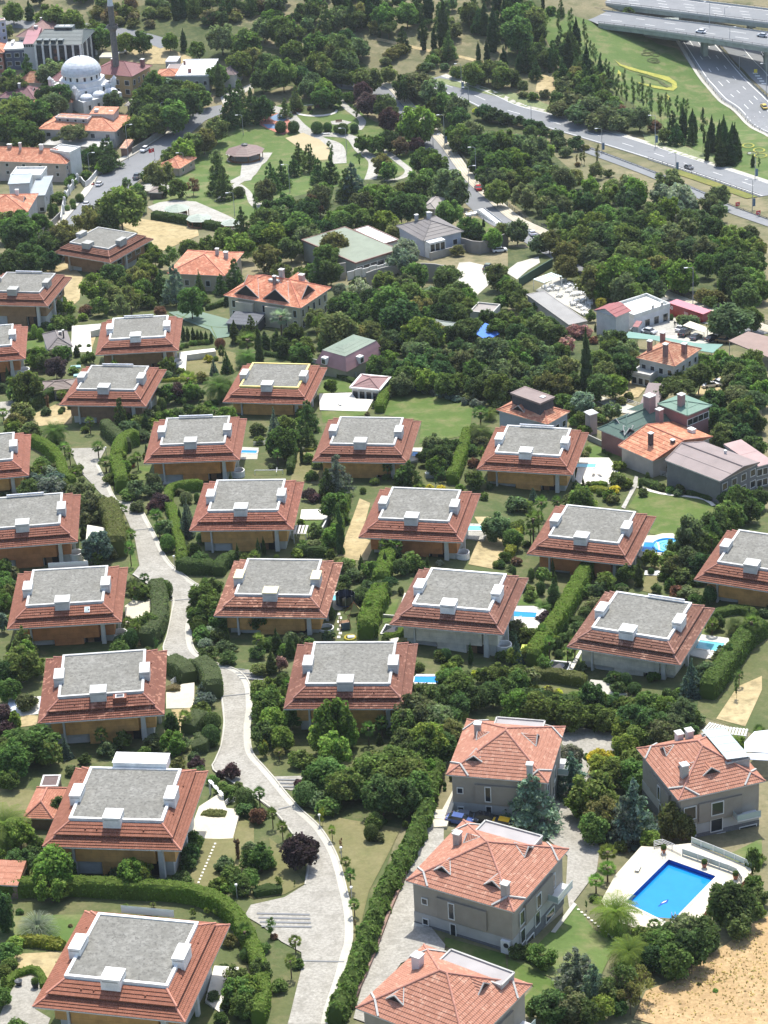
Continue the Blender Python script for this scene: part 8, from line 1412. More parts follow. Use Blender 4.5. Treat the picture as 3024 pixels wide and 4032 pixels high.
ball d 505 650 50 1.8;cypress d 145 785 90 2.1;cypress d 235 830 90 1.9;cypress d 275 810 44 3;cypress d 112 930 100 1.8;shrub d 360 840 70;shrub q 180 960 80 1.6;shrub o 30 1010 110;broad g 70 1100 190 1.4;broad g 100 1180 210;broad g 60 1260 170;broad d 190 1080 90;broad d 130 1320 180;broad d 250 1320 130;broad d 60 1400 160;broad d 180 1420 130;shrub d 80 840 110;shrub d 20 900 110;broad d 30 640 170;
broad l 520 1240 260 1.55;broad l 460 1400 210;broad l 600 1400 170;broad l 520 1480 230;
shrub d 1235 920 110;ball k 1250 920 80 1.2;fanpalm d 1210 930 90 .8;shrub d 1320 960 90;shrub d 1620 930 90;shrub l 1280 1010 110;shrub o 1380 1055 100;broad g 1290 1030 190;broad g 1340 1080 200;broad g 1500 1040 110;broad g 1600 1010 150;shrub v 1440 1060 60;shrub l 1230 1060 90;shrub d 1080 1000 70 1.3;shrub o 1060 1020 60;
broad d 1080 1130 230;broad k 1180 1160 200;broad d 1060 1240 260;broad d 1190 1290 240;broad k 1000 1330 200;broad d 1130 1400 260;broad d 1270 1290 190;broad d 1280 1400 190;broad k 1000 1460 200;broad d 1100 1500 200;broad d 1230 1470 190;broad d 1340 1200 160;broad d 1450 1170 160;broad d 1560 1140 170;broad d 1640 1110 150;
broad g 60 1530 60 2;fanpalm o 165 1570 90 1.1;young y 70 1515 60 1.9;broad g 900 1580 250 .9;broad g 1040 1600 200;broad o 780 1590 170;broad o 720 1620 150;shrub o 1160 1600 60 1.2;cedar d 820 1470 60;shrub d 300 1580 150;shrub d 360 1620 110;shrub d 860 830 60""",'c2':"""fanpalm g 165 10 140 1.9;fanpalm g 200 20 100;shrub g 30 90 110;shrub g 70 70 110;shrub d 120 210 60;ball d 40 385 30 2.4;ball d 152 395 44 2.2;ball d 215 480 60 1.7;shrub g 130 500 80;shrub g 150 540 90;cypress d 300 455 130 1.9;shrub r 60 320 70;shrub d 20 370 60;datepalm g 230 590 130;shrub p 235 680 110;
broad d 1190 40 180 1.8;broad d 1230 150 190;broad d 1180 250 190;broad k 1260 300 170;broad d 1080 310 150;cedar d 1340 60 210 1.1;broad d 1360 10 200;broad d 1440 -40 200;fanpalm g 1330 160 120;shrub d 1150 380 150;cypress d 855 340 90 2.2;shrub g 1060 460 60 1.6;shrub d 970 490 70 1.1;shrub r 1110 510 110;shrub d 1180 500 140;shrub g 1230 560 120;ball d 1320 510 88 1.5;broad d 640 430 130;broad d 590 480 110;shrub d 740 490 90;shrub d 530 500 110;shrub d 1020 400 90;broad k 1100 200 130;shrub o 1480 720 50;
shrub c 60 740 150;shrub g 130 780 150;shrub c 40 800 110;spruce b 55 830 110 2;shrub g 230 790 50 1.4;ball d 325 850 80 1.4;ball d 420 800 90 .9;cypress d 380 740 70 1.6;shrub d 360 810 80;loose g 240 960 130;shrub d 560 580 130;shrub d 500 640 90;shrub d 470 740 120 .6;
shrub g 60 1030 170;broad c 140 1040 130;broad g 60 1050 150 1.1;shrub d 130 1110 110;shrub o 260 1180 130;shrub c 210 1180 110;shrub v 180 1150 50;shrub v 330 1180 60;shrub v 260 1160 50;
shrub k 700 1070 120;ball k 770 1080 80 1.4;ball d 825 1145 95 .8;shrub d 640 1110 60;fanpalm d 700 1070 80;shrub d 720 1140 100;
spruce b 1200 985 190 1.45;broad c 1330 940 190 1.1;broad c 1290 1010 150;broad c 1400 930 130;shrub d 1350 1090 110;shrub d 1260 1130 110;datepalm d 1490 700 150;datepalm d 1420 830 110;fanpalm g 1590 690 150;shrub d 1390 700 60 1.9;shrub d 1440 850 110;shrub d 1340 720 110;shrub d 1560 790 140;young d 1495 1090 60 3;fanpalm d 1510 1060 80;shrub g 1480 900 110;shrub p 1480 930 60;
broad d 60 1200 220;broad g 170 1230 210;broad d 300 1230 170;broad d 420 1250 210;broad d 520 1280 150;broad d 590 1290 170;shrub d 450 1190 140;shrub g 560 1210 130;broad d 700 1210 130;broad g 640 1310 160;broad g 900 1200 210;broad d 820 1240 170;broad k 820 1300 220;broad k 930 1320 230;broad d 1050 1240 190;broad c 1130 1270 190;broad c 1070 1350 170;broad d 1160 1330 130;broad d 760 1370 170;broad d 990 1410 190;broad d 860 1420 170;broad d 1190 1400 110;shrub d 1240 1340 110;shrub d 1300 1400 130;shrub l 1110 1180 60;datepalm d 890 1470 150;broad d 960 1480 130;shrub g 1060 1430 130;
broad l 760 1470 170 1.3;broad g 820 1560 190;broad v 620 1580 170 .7;shrub v 560 1590 90;shrub l 690 1620 130;broad d 1500 1490 110;shrub d 1480 1440 90;fanpalm g 1640 1420 110;broad s 400 1540 170 1.2;shrub d 520 1600 60;broad d 870 1610 170""",'a3':"""shrub g 0 60 110;broad k 60 60 130;shrub d 470 20 90;shrub d 1280 30 100;shrub p 1510 10 110 1.1;shrub p 1440 60 60;shrub g 1390 80 90;shrub g 1450 130 110;shrub g 1500 160 120;ball d 1595 175 130 1;shrub g 1640 250 80;fanpalm g 1310 30 80 .7;shrub d 1600 270 120;shrub o 1560 130 60;
datepalm g 25 250 350 1.0;fanpalm d 335 265 130 1;shrub v 160 390 60;shrub d 240 470 110 1.4;shrub d 220 550 120;shrub d 260 610 110;broad l 350 555 260 1.35;broad l 300 650 200;broad l 420 620 170;broad l 330 740 190;shrub l 170 740 80;shrub d 160 690 60;
loose o 710 765 160 1.3;shrub d 230 480 70;stump r 1550 500 70 2.3;loose s 1460 375 140 1.1;shrub d 1270 440 120 1.5;shrub d 1230 620 110;shrub d 1190 720 140;shrub d 1160 760 120;shrub d 1240 520 120 1.3;shrub d 760 690 110;shrub d 690 740 90;shrub d 950 720 120;shrub d 1100 760 90;
shrub g 1640 580 150 1;shrub g 1500 690 150;shrub l 1430 760 110;shrub l 1460 790 80;shrub g 1560 740 150;shrub g 1630 700 120;young g 1520 800 80 1.4;shrub d 1590 790 110;shrub g 1400 790 90;
pampas s 240 950 200 1.1;broad k 10 850 150 2;broad d 40 1000 120;shrub l 90 1140 130;shrub l 130 1130 70;shrub g 60 1180 150;shrub g 60 1280 110;shrub g 30 1330 100;cypress l 30 1390 80 1.4;broad d 10 1480 130;shrub d 130 960 50;shrub w 460 1060 30;
fanpalm g 820 930 50 .8;fanpalm g 1000 920 50 .8;loose l 1260 960 50 1.3;loose l 1350 950 50 1.3;loose l 1410 960 50 1.3;loose r 1510 980 130 1.2;shrub g 1590 1040 90 1.6;shrub o 1500 1120 110;shrub g 1600 1110 110 1.6;
broad d 1590 1240 230 1.4;broad k 1540 1330 170;broad d 1620 1400 200;broad d 1580 1520 170;shrub d 1480 1560 80;broad d 1640 1180 160;shrub d 1390 1500 90;shrub g 1440 1640 90""",'b3':"""broad g 490 -10 260 .95;broad g 400 20 200;broad g 620 40 220;broad d 560 90 200;broad g 760 -30 280 .9;broad g 900 0 280 .95;broad g 1020 -10 240;broad d 840 100 260;broad d 960 130 240;broad d 1060 90 210;broad d 720 130 150;broad l 1140 -10 110 1.4;broad d 1100 200 130;ball d 340 140 170 .95;shrub b 400 110 130;shrub p 300 110 70;shrub d 420 190 150;shrub d 480 230 160;
fanpalm g 35 165 100 1.5;fanpalm g 120 300 90 1.8;fanpalm g 185 385 90 1.8;fanpalm g 240 470 80;young y 445 300 62 2.2;fanpalm l 510 415 66 1.9;young r 570 500 40 2.4;shrub g 785 335 120 1;ball d 765 410 95 1.3;shrub c 820 460 80;shrub g 850 370 40;
fanpalm g 600 625 88 1.3;fanpalm g 630 695 100 1.8;fanpalm g 655 895 95 1.5;young r 660 1030 34 2.6;
broad p 300 480 230 1.15;broad p 240 520 110;broad p 370 510 110;young g 155 750 100 1.0;young g 10 750 90 1.4;shrub g 40 540 160 1.3;shrub g 90 620 110;shrub r 20 300 110 1.1;shrub r 50 310 80;shrub g 20 640 110;young d 265 770 20 2.6;
young g 110 1020 100 1.5;shrub r 130 1120 50;fanpalm g 270 1140 110 1.2;fanpalm g 240 1260 100 1.9;shrub g 285 1290 80;shrub g 60 1180 90;broad d 40 1280 150 1.4;broad d 30 1400 150;shrub d 20 1500 110;
ball d 1288 80 30 1.6;ball d 1245 130 28 1.6;ball d 1245 165 26;ball d 1188 225 28 1.6;ball d 1186 260 26;shrub c 1640 250 90 1.2;shrub d 990 380 40 1.6""",'c3':"""cedar s 150 80 380 1.05;cedar b 420 -60 260 1.3;broad d 560 80 290 1.2;broad d 480 160 210;broad d 620 250 230;cedar b 820 110 350 1.35;cedar b 760 220 240;broad g 800 -20 230 1.1;broad l 900 40 170;broad d 700 0 190;broad o 1080 290 200 1.3;broad o 1140 360 160;broad l 1185 430 90 1.1;broad d 930 460 130;shrub d 940 520 90;broad d 560 340 200;broad y 590 -40 130;
fanpalm l 650 550 150 1.1;fanpalm l 650 655 140 1.1;fanpalm l 575 740 130 1.1;shrub d 740 510 100;datepalm l 705 830 340 1.0;fanpalm g 955 1035 110 1.0;datepalm l 790 1120 290 .95;shrub d 560 870 60 .8;young d 510 905 30;
broad d 1440 800 260 1.25;broad d 1400 880 200;broad d 1540 860 230;broad k 1500 960 200;broad g 1600 750 130;broad l 1640 940 90;broad d 1640 820 130;
broad d 1150 1010 220;broad d 1280 1020 210;broad d 1050 1050 200;broad d 1200 1110 250;broad k 1010 1120 210;broad d 1090 1200 230;broad d 930 1100 170;broad d 1320 1120 130;broad d 870 1080 130;broad k 960 1200 190;
loose g 220 1200 220 .8;shrub g 160 1200 130;shrub g 250 1260 130;shrub d 60 1190 120;cedar s 450 1220 330 .95;cedar s 560 1320 200;loose d 740 1310 260 1.3;loose o 860 1300 220 1.4;broad d 700 1420 190;loose o 800 1450 200;loose d 640 1400 150;broad d 280 1500 260 .95;broad d 400 1500 220;broad g 180 1560 130;broad d 500 1560 190;broad d 620 1540 150;broad d 720 1550 120;shrub d 350 1570 150;shrub l 1355 1480 36 .8;shrub o 1250 1440 30;shrub d 1600 560 110 2;shrub d 1640 600 90"""}
for k,txt in D.items():
 for it in txt.replace('\n','').split(';'):
  q=it.split()
  if len(q)<5 or float(q[4])<1:continue
  plant(k,q[0],q[1],float(q[2]),float(q[3]),float(q[4]),float(q[5])if len(q)>5 else None)
grove('a0',[(960,0),(1659,0),(1659,130),(1400,180),(1200,150),(1000,60)],24,['pine-k','broad-k','cedar-d','shrub-d','shrub-w'],(70,120),1);grove('a0',[(540,40),(960,40),(1000,190),(700,180)],12,['shrub-o','broad-d','shrub-w'],(70,110),2)
grove('b0',[(0,20),(500,10),(620,170),(300,260),(0,300)],20,['pine-k','broad-d','shrub-d','shrub-w','broad-c'],(80,130),3);grove('b0',[(540,30),(1659,10),(1659,420),(1000,250),(700,240)],26,['pine-d','broad-d','cedar-k','cypress-k'],(70,120),4,sep=.7);grove('b0',[(760,270),(1400,400),(1659,500),(1659,600),(1100,470),(800,420)],24,['shrub-c','shrub-d','shrub-o'],(60,110),5)
grove('c0',[(0,10),(220,20),(230,240),(0,330)],10,['broad-d','pine-d','broad-k'],(90,140),6);grove('c0',[(300,520),(600,600),(860,760),(760,860),(500,800),(290,720)],14,['shrub-c','shrub-d'],(90,140),7);grove('c0',[(0,900),(120,920),(420,1230),(900,1340),(1240,1480),(1600,1620),(300,1650),(100,1330)],34,['broad-d','broad-k','broad-c'],(110,170),8)
grove('c1',[(300,0),(1040,0),(1040,190),(760,260),(430,160)],12,['broad-d','broad-k','broad-o'],(140,200),9);grove('c1',[(1080,-60),(1659,-60),(1659,300),(1420,320),(1250,60)],12,['broad-d','broad-k'],(130,190),10,sep=.6)
grove('b1',[(640,240),(1300,240),(1400,420),(900,520),(760,430)],14,['broad-d','broad-k','broad-g'],(110,170),11);grove('b1',[(860,640),(1320,560),(1659,640),(1659,900),(1300,880),(960,830)],16,['broad-d','broad-k','broad-c'],(120,180),12);grove('c1',[(0,560),(380,620),(380,880),(80,900)],9,['broad-d','broad-k'],(120,170),13);grove('c1',[(560,640),(800,640),(780,860),(590,900)],6,['broad-d','broad-k'],(120,160),14);grove('c1',[(1280,780),(1659,800),(1659,1240),(1380,1160)],12,['broad-d','broad-k'],(120,170),15)
grove('a0',[(0,660),(380,660),(420,720),(260,900),(0,940)],12,['broad-d','broad-k'],(110,170),16);grove('a0',[(860,620),(1300,660),(1080,830),(890,930)],9,['broad-d','broad-k'],(110,160),17);grove('b0',[(150,330),(720,330),(830,520),(300,560),(100,520)],14,['broad-d','broad-k','pine-d'],(110,160),18);grove('b0',[(40,1420),(620,1400),(560,1640),(60,1640)],12,['broad-d','broad-k'],(130,180),19);grove('b0',[(700,1250),(1280,1260),(1180,1400),(720,1440)],10,['broad-d','broad-k','broad-g'],(120,170),20)
grove('c2',[(20,1240),(1180,1320),(1180,1440),(760,1500),(560,1400),(20,1380)],12,['broad-d','shrub-d','broad-g'],(110,170),21);grove('a1',[(560,180),(1000,180),(960,360),(600,380)],6,['loose-g','loose-o','shrub-w'],(100,150),22)
grove('a2',[(0,420),(90,440),(60,760),(0,900)],5,['shrub-d','broad-d'],(80,120),23);grove('a3',[(-20,480),(180,500),(160,690),(0,700)],3,['shrub-l','shrub-d'],(60,90),24)
grove('n',[(1190,1790),(1290,1790),(1280,1900),(1190,1890)],3,['shrub-d','shrub-g'],(40,60),25);grove('b0',[(160,880)]*0 or[(255,700),(540,700),(540,745),(260,750)],14,['shrub-r','shrub-d'],(24,40),26,sep=.4);grove('c0',[(480,960),(700,1100),(960,1240),(860,1290),(500,1180),(400,1050)],10,['shrub-w','shrub-o','young-w'],(30,60),27)
grove('n',[(560,-60),(1240,-60),(1260,60),(900,110),(580,90)],34,['pine-k','pine-d','cedar-k','broad-k','cypress-k','shrub-o'],(38,68),31);grove('n',[(1240,-70),(2120,-70),(2120,90),(1900,170),(1300,120)],44,['pine-k','pine-d','cedar-k','cypress-k','broad-k'],(38,64),32);grove('n',[(0,-60),(560,-70),(560,60),(300,70),(0,50)],16,['broad-g','broad-k','pine-d'],(40,66),33)
grove('c0',[(260,240),(420,260),(640,480),(700,640),(520,600),(330,430)],16,['cedar-k','cedar-d','cypress-k','pine-d'],(60,100),34,sep=.4);grove('c0',[(1000,820),(1180,860),(1520,1030),(1440,1060),(1180,940)],9,['cedar-k','cypress-k','cypress-d'],(60,95),35,sep=.4)
def beds():
 rg=random.Random(77);kinds=['shrub-g','shrub-d','shrub-l','ball-d','shrub-c','cypress-d','ball-g','broad-g','broad-d','fanpalm-g','broad-l']
 for key,(x,y,ze,ya,*_)in VIL.items():
  done=0
  for _ in range(400):
   if done>=17:break
   a=rg.uniform(0,6.28);d=rg.uniform(11.5,20);px_,py_=x+math.cos(a)*d,y+math.sin(a)*d
   ok=True
   for k2,(x2,y2,z2,ya2,*_)in VIL.items():
    c,s=math.cos(R_(ya2)),math.sin(R_(ya2));u,v=(px_-x2)*c+(py_-y2)*s,-(px_-x2)*s+(py_-y2)*c
    if abs(u)<9.9 and abs(v)<9.6:ok=False
   if not ok or any(inpoly(px_,py_,P)for P in AVOID):continue
   kd,col=rg.choice(kinds).split('-');w={'shrub':rg.uniform(1.6,3.2),'ball':rg.uniform(1.2,2),'cypress':rg.uniform(1,1.5),'broad':rg.uniform(3,4.8),'fanpalm':3}[kd]
   plant_at(kd,Vector((px_,py_,g(px_,py_))),w,w*HR[kd]*(.8 if kd=='cypress' else 1),col);done+=1
AUTO[0]=True;beds();AUTO[0]=False
def tufts(k,px,n,size,col,label,seed=1):
 """loose dry blades standing on bare ground"""
 P=[at(k,x,y)for x,y in px];Q=[(p.x,p.y)for p in P];rg=random.Random(seed);xs_,ys_=[q[0]for q in Q],[q[1]for q in Q];pts=[]
 cl=[(rg.uniform(min(xs_),max(xs_)),rg.uniform(min(ys_),max(ys_)))for _ in range(60)]
 while len(pts)<n:
  c=rg.choice(cl);x,y=(rg.gauss(c[0],1.6),rg.gauss(c[1],1.6))if rg.random()<.7 else(rg.uniform(min(xs_),max(xs_)),rg.uniform(min(ys_),max(ys_)))
  if inpoly(x,y,Q):pts.append((x,y,g(x,y)+.12+size*.3))
  elif rg.random()<.02:cl[cl.index(c)]=(rg.uniform(min(xs_),max(xs_)),rg.uniform(min(ys_),max(ys_)))
 r2=np.random.default_rng(seed);N_=r2.normal(size=(n,3));N_[:,2]=abs(N_[:,2])*.8+.15;N_/=np.linalg.norm(N_,axis=1,keepdims=True);org=np.array(pts[0])
 me=foliage_mesh('dry_grass',[quads(r2,np.array(pts)-org,N_,size,1.8)]);o=bpy.data.objects.new('dry_grass',me);COL.objects.link(o);o.location=org;o.color=(*col,1);o['kind']='stuff';o['label']=label
tufts('c3',[(840,1660),(900,1510),(1050,1450),(1300,1280),(1430,1210),(1600,1070),(1690,1030),(1690,1700),(1200,1700)],700,.26,(.5,.38,.2),'tufts of dry grass on the bare field')
hedge('a3',[(-30,880),(200,870),(480,862),(800,880),(1100,895),(1300,925),(1450,985),(1560,1090),(1640,1230),(1700,1400),(1722,1560),(1690,1720)],2.1,2.9,'great curved clipped hedge around the nearest flat topped villa','l',.26,10,land='the great curved hedge')
hedge('b3',[(1130,330),(1080,480),(980,680),(860,900),(770,1130),(690,1350),(600,1560),(540,1720)],2.4,3.2,'long shaggy hedge between the dry lawn and the cobbled house drive','g',.42,10,.28,trim=False,land='the long shaggy hedge')
hedge('b3',[(1190,60),(1180,160),(1130,300)],2.4,3.0,'upper shaggy hedge below the big green trees','g',.4,10,.25,trim=False)
hedge('a1',[(690,1160),(720,1200),(790,1260),(830,1300)],2.6,3.6,'silvery half of the sweeping double hedge','c',.24,10);hedge('a1',[(915,1245),(850,1255),(790,1310),(765,1400),(790,1490),(800,1560)],2.8,3.8,'bright green half of the sweeping double hedge','l',.24,10,land='the sweeping double hedge')
hedge('a1',[(210,1250),(290,1290),(345,1330),(400,1400),(420,1480),(480,1530)],2.2,3.0,'curved clipped hedge left of the estate lane head','l',.24,10);hedge('a1',[(205,1030),(290,980),(380,930),(440,915)],1.6,3.2,'dark clipped hedge behind the round straw lawn','d',.26,8);hedge('a1',[(1100,1659),(1110,1590),(1160,1560),(1330,1540)],1.8,2.6,'clipped hedge behind the bent garden corner of the wood clad villa','l',.24,9)
hedge('a2',[(700,60),(740,130),(765,220),(770,330)],4.0,5.0,'tall thick clipped hedge left of the lane, brown green top','o',.26,10,land='the tall thick lane hedge');hedge('a2',[(1030,560),(1045,640),(1050,740),(1020,840),(960,910)],3.2,3.8,'grey green curved hedge along the lane beside the pale tiled terrace','c',.28,10);hedge('a2',[(1110,20),(1140,90),(1150,180),(1180,270),(1195,380)],2.0,2.4,'wavy clipped hedge right of the lane below the white pergola villa','l',.24,9);hedge('a2',[(1180,400),(1250,425),(1400,430)],2.6,3.0,'dark clipped hedge below the wood clad villa with white pergola','d',.26,8)
hedge('a2',[(1090,1060),(1150,1080),(1200,1110),(1240,1150)],3.6,3.2,'clipped hedge behind the terrace of the patched tile villa','c',.22,9);hedge('a2',[(1280,1080),(1340,1110),(1380,1160),(1400,1250)],3.6,3.8,'tall clipped grey green hedge beside the lane at the patched tile villa','c',.22,9);hedge('a2',[(1090,1215),(1180,1210)],2.2,1.6,'low rusty brown hedge block on the pale terrace','w',.2,10);hedge('a2',[(1330,1390),(1280,1430),(1230,1480)],3.2,2.6,'dark clipped hedge corner beside the egg shaped bush','c',.22,9);hedge('a2',[(1320,1530),(1325,1590),(1260,1600)],2.6,2.4,'stepped dark hedge block below the egg shaped bush','c',.22,9)
hedge('b2',[(900,310),(870,390),(840,470),(830,520)],3.0,3.2,'shaggy hedge behind the cream villa lawn','l',.34,9,.2);hedge('b2',[(830,600),(790,690),(750,790),(740,860)],3.4,3.8,'bright shaggy hedge beside the play garden','l',.34,10,.2,land='the bright shaggy hedge by the play garden');hedge('b2',[(600,-20),(560,120),(520,260)],2.2,2.8,'narrow hedge along the straw strip','g',.3,8,.16);hedge('b2',[(270,310),(480,320)],1.6,2.2,'dark hedge at the front of the white pergola garden','d',.28,8);hedge('b2',[(1400,320),(1530,200),(1500,240)]*0 or[(650,590),(700,570),(760,580)],1.5,1.8,'dark low hedge behind the play garden','d',.26,8);hedge('b2',[(1420,350),(1350,20)]*0 or[(850,835),(900,850),(950,840),(965,800)],1.2,.9,'low hedge framing the square skylight left of the cream villa','l',.2,10)
hedge('c2',[(530,430),(470,540),(400,660),(330,780),(240,900),(160,1040)],2.8,3.6,'long straight clipped hedge between the two cream villas','l',.28,10,.12,land='the long clipped hedge');hedge('c2',[(1659,830),(1560,900),(1480,1010),(1400,1120),(1300,1250)],3.2,4.0,'massive clipped hedge at the right beside the bare straw ground','g',.3,10,.12,land='the massive right hand hedge');hedge('c2',[(140,1125),(280,1130),(420,1150),(510,1165)],2.4,2.4,'broad clipped hedge with yellowish top before the cream villa','o',.24,9);hedge('c2',[(470,1240),(600,1260),(720,1300)],1.8,1.8,'uneven hedge along the lower edge of the cream villa garden','g',.3,9,.2,trim=False);hedge('c2',[(0,1300),(300,1330),(540,1370)],3.0,3.4,'dark overgrown hedge below the yellow flower strip','d',.4,8,.3,trim=False);hedge('c2',[(75,150),(40,240),(10,330)],1.8,2.0,'yellow green hedge left of the spiral pool villa','y',.28,9,.15);hedge('c2',[(410,745),(500,760)],1.4,1.2,'low hedge by the white garden bench wall','d',.22,9)
hedge('b1',[(880,880),(850,960),(820,1040)],2.2,2.6,'clipped hedge at the left edge of the walled lawn','l',.28,9,land='the walled lawn hedge');hedge('b1',[(1400,1200),(1370,1300),(1330,1420),(1290,1510)],2.4,3.0,'tall straight hedge beside the small shaded garden','l',.28,9);hedge('b1',[(275,1200),(260,1320),(235,1440)],1.4,2.4,'dark hedge left of the small square lawn','d',.28,8);hedge('b1',[(480,780),(570,815),(660,850)],1.2,1.2,'low dark hedge along the glass topped wall','d',.26,9);hedge('b1',[(20,660),(120,670),(260,700)],1.2,1.2,'low hedge behind the yellow trimmed villa','d',.26,9);hedge('b1',[(280,1290),(390,1290)],.8,.8,'low yellow green hedge line on the small lawn','y',.2,10)
hedge('b3',[(0,880),(90,860),(185,855)],1.6,1.4,'low dark hedge along the lane green','d',.24,9);hedge('a3',[(130,1190),(260,1200),(415,1225)],1.8,1.6,'bright leafy hedge behind the square dry lawn','y',.34,9,.15,trim=False);hedge('a3',[(40,1500),(110,1400),(200,1375),(270,1410),(285,1480)],1.0,1.1,'low clipped hedge curving round the grey forecourt','l',.22,10);hedge('a3',[(1320,370),(1480,375)],2.0,1.4,'low square hedge on the lounge terrace','o',.22,9);hedge('a0',[(1000,1430),(1150,1450),(1300,1480),(1450,1510)],2.6,2.6,'long dark clipped hedge before the green gazebos','d',.3,8,.12,land='the dark hedge before the green gazebos');hedge('a1',[(1660,500),(1400,610)]*0 or[(1350,370),(1480,330)],1.4,1.6,'low hedge behind the tennis court','d',.28,8)
hedge('c1',[(820,1370),(1000,1400),(1200,1440),(1370,1490)],3.4,3.0,'loose bright hedge along the brown felt roofed hall','o',.5,8,.4,trim=False,land='the loose hedge by the brown hall');hedge('c1',[(870,1490),(940,1520),(1000,1540)],1.8,1.2,'low dark hedge left above the kidney shaped lawn','d',.24,9);hedge('c1',[(1170,1570),(1260,1585),(1340,1615)],2.0,1.3,'low dark hedge right above the kidney shaped lawn','d',.24,9);hedge('c1',[(530,1550),(650,1560)],1.6,1.2,'first bright low hedge row below the pale terrace','y',.26,9);hedge('c1',[(540,1510),(650,1515)],1.2,.9,'second bright low hedge row below the pale terrace','l',.26,9);hedge('a1',[(1040,840),(1180,830),(1330,830)],1.0,.8,'low yellow green border behind the dark purple tree','y',.24,9);hedge('c2',[(1290,740),(1420,700),(1540,690),(1620,720)],1.8,1.6,'clipped garden hedge before the right edge villa','g',.26,8)
hedge('a2',[(830,20)]*0 or[(1430,450),(1460,400),(1560,350)],2.4,2.8,'curved clipped hedge left of the play garden villa','d',.26,8);hedge('c3',[(10,1210),(110,1280),(200,1330)],1.6,1.4,'low hedge line below the middle tile roofed house','d',.3,9,.15,trim=False);hedge('a0',[(650,1110),(700,1070),(725,1045)],1.6,2.4,'ivy hedge topping the street wall','g',.3,9,.15)
SEE="""a0 560 1320 700 1170 850 1070 1000 980 1150 880 1300 770 1400 710 640 1230 780 1120 920 1030;a0 1560 850 1620 830 1350 970 1300 1080 1510 1120 1600 1140 900 1490 1050 1520 1150 1540 830 1470 1600 960 1530 990 1155 1360 1300 1410 1040 1360 1430 1400 1480 1390;a0 530 430 480 480 600 470 560 560 650 600 500 800 650 820 350 820 760 830 200 1000 350 1100 100 1020 420 1040 120 1180 200 1220 300 1200 400 340 300 240 500 240 330 330 1280 450 1340 450 1150 1080 1220 1060 870 480 740 440 1000 330 200 600 250 500 950 970 1170 840;
b0 880 610 950 690 1180 900 1230 960 1290 1040 1350 1120 1410 1200 1465 1220 1540 1310 1600 1370 1640 1400 600 570;b0 1300 590 1450 640 1600 690 100 900 170 950 290 1180 330 1220 470 770 600 740 420 920 330 850 560 1000 640 920 740 1050 760 1120 640 740 690 800 900 1150 330 930 430 970 150 790 550 800 400 725;b0 700 1560 760 1520 1150 1500 1060 1480 1250 1490 1170 1600 1345 1570 1430 1400 1550 1430 1170 1330 850 270 1100 330;
c0 50 700 150 740 250 780 350 815 450 850 550 880 650 910 750 940 850 970 950 1000 1050 1035 1150 1070 1250 1100 1350 1140 1450 1170 1550 1210 1640 1240;c0 800 1090 900 1130 700 1050 1230 1270 1500 1390 1600 1430 600 1010 760 240 900 350 950 400 1050 520 900 480 1100 600 1250 620 1400 750 1300 500 1250 300 600 200 1560 960 1640 1000;
a1 540 1320 600 1400 680 1560 560 1240 1300 450 1450 510 1230 400 1600 200 1520 280 1250 60 1400 100 1180 80 330 1060 250 1050 380 560 430 520 560 510 1300 700 1250 680;
b1 200 200 400 250 100 180 330 180 950 950 1100 1000 1250 1050 1350 1090 1200 1150 1000 1050 900 1020 550 850 600 980 700 990 500 960 600 620 500 700 700 680 760 600 760 830 800 870 1530 510 1490 500 700 120 850 90 1400 120 1440 170 1380 90 330 1400 50 1350;
c1 300 220 400 280 480 330 330 290 430 230 270 250 500 390 300 340 420 420 690 370 640 430 740 440 900 340 950 380 830 400 1180 340 1240 420 1120 380 1100 580 1200 610 950 600 1050 680 1150 640 900 640 980 720 1000 480 950 500 800 1120 700 1150 900 1180 1150 980 1050 980 1230 1000 1000 1230 900 1260 1150 1190 1300 1350 1200 1330 1450 1400 1550 1330 510 600 510 700 510 800 510 540 550 1100 200 900 100 970 300 1040 1390 850;c1 950 1640 1150 1650 880 1690 1050 1700 820 1560 600 1370 560 1440 640 1450 1000 1570 1540 600 1220 480;
a2 880 80 950 200 1000 330 1100 430 1200 520 1200 650 1160 780 1150 900 1220 990 1350 1050 1500 1120 1530 1300 1530 1500 1450 1200 900 680 950 640 1200 1250 1150 1270 180 1300;b2 640 150 650 220 600 280 1500 300 1550 200 1470 130 400 100 580 690 620 850 550 590 900 800 1130 1115 900 650;
c2 930 250 1040 250 1330 910 1400 880 120 700 60 740 335 1045 430 1020 1450 1300 1500 1230 1420 1380 450 1520 600 1540 1300 970 945 435 1320 1430 1480 1460 450 1080;a3 1500 1010 1560 1080 1620 1180 1660 1290 1690 1420 1700 1540 700 870 900 880 1100 890 560 860 1460 450 1400 470 1450 250 100 1590 200 1500 250 280 200 320 60 750 150 1300 300 1080 1350 720;
b3 0 150 150 280 330 480 450 640 480 800 450 950 200 960 480 1100 450 1250 400 1450 380 1600 1150 500 1050 650 1000 850 950 1050 850 1250 780 1420 100 1050 300 1050 650 550 750 650 600 850;b3 1450 200 1400 280 1250 950 1500 1000 1200 900 1600 1050 1240 220 1270 320;c3 1300 350 1450 300 1250 420 400 500 470 640 400 800 250 800 150 1000 330 850 1050 850 1200 780 900 900 1000 980 1200 700 1400 700 900 650 800 800 1250 900 450 1080 380 1150 1200 1450 1100 1550 1400 1350 80 1420"""
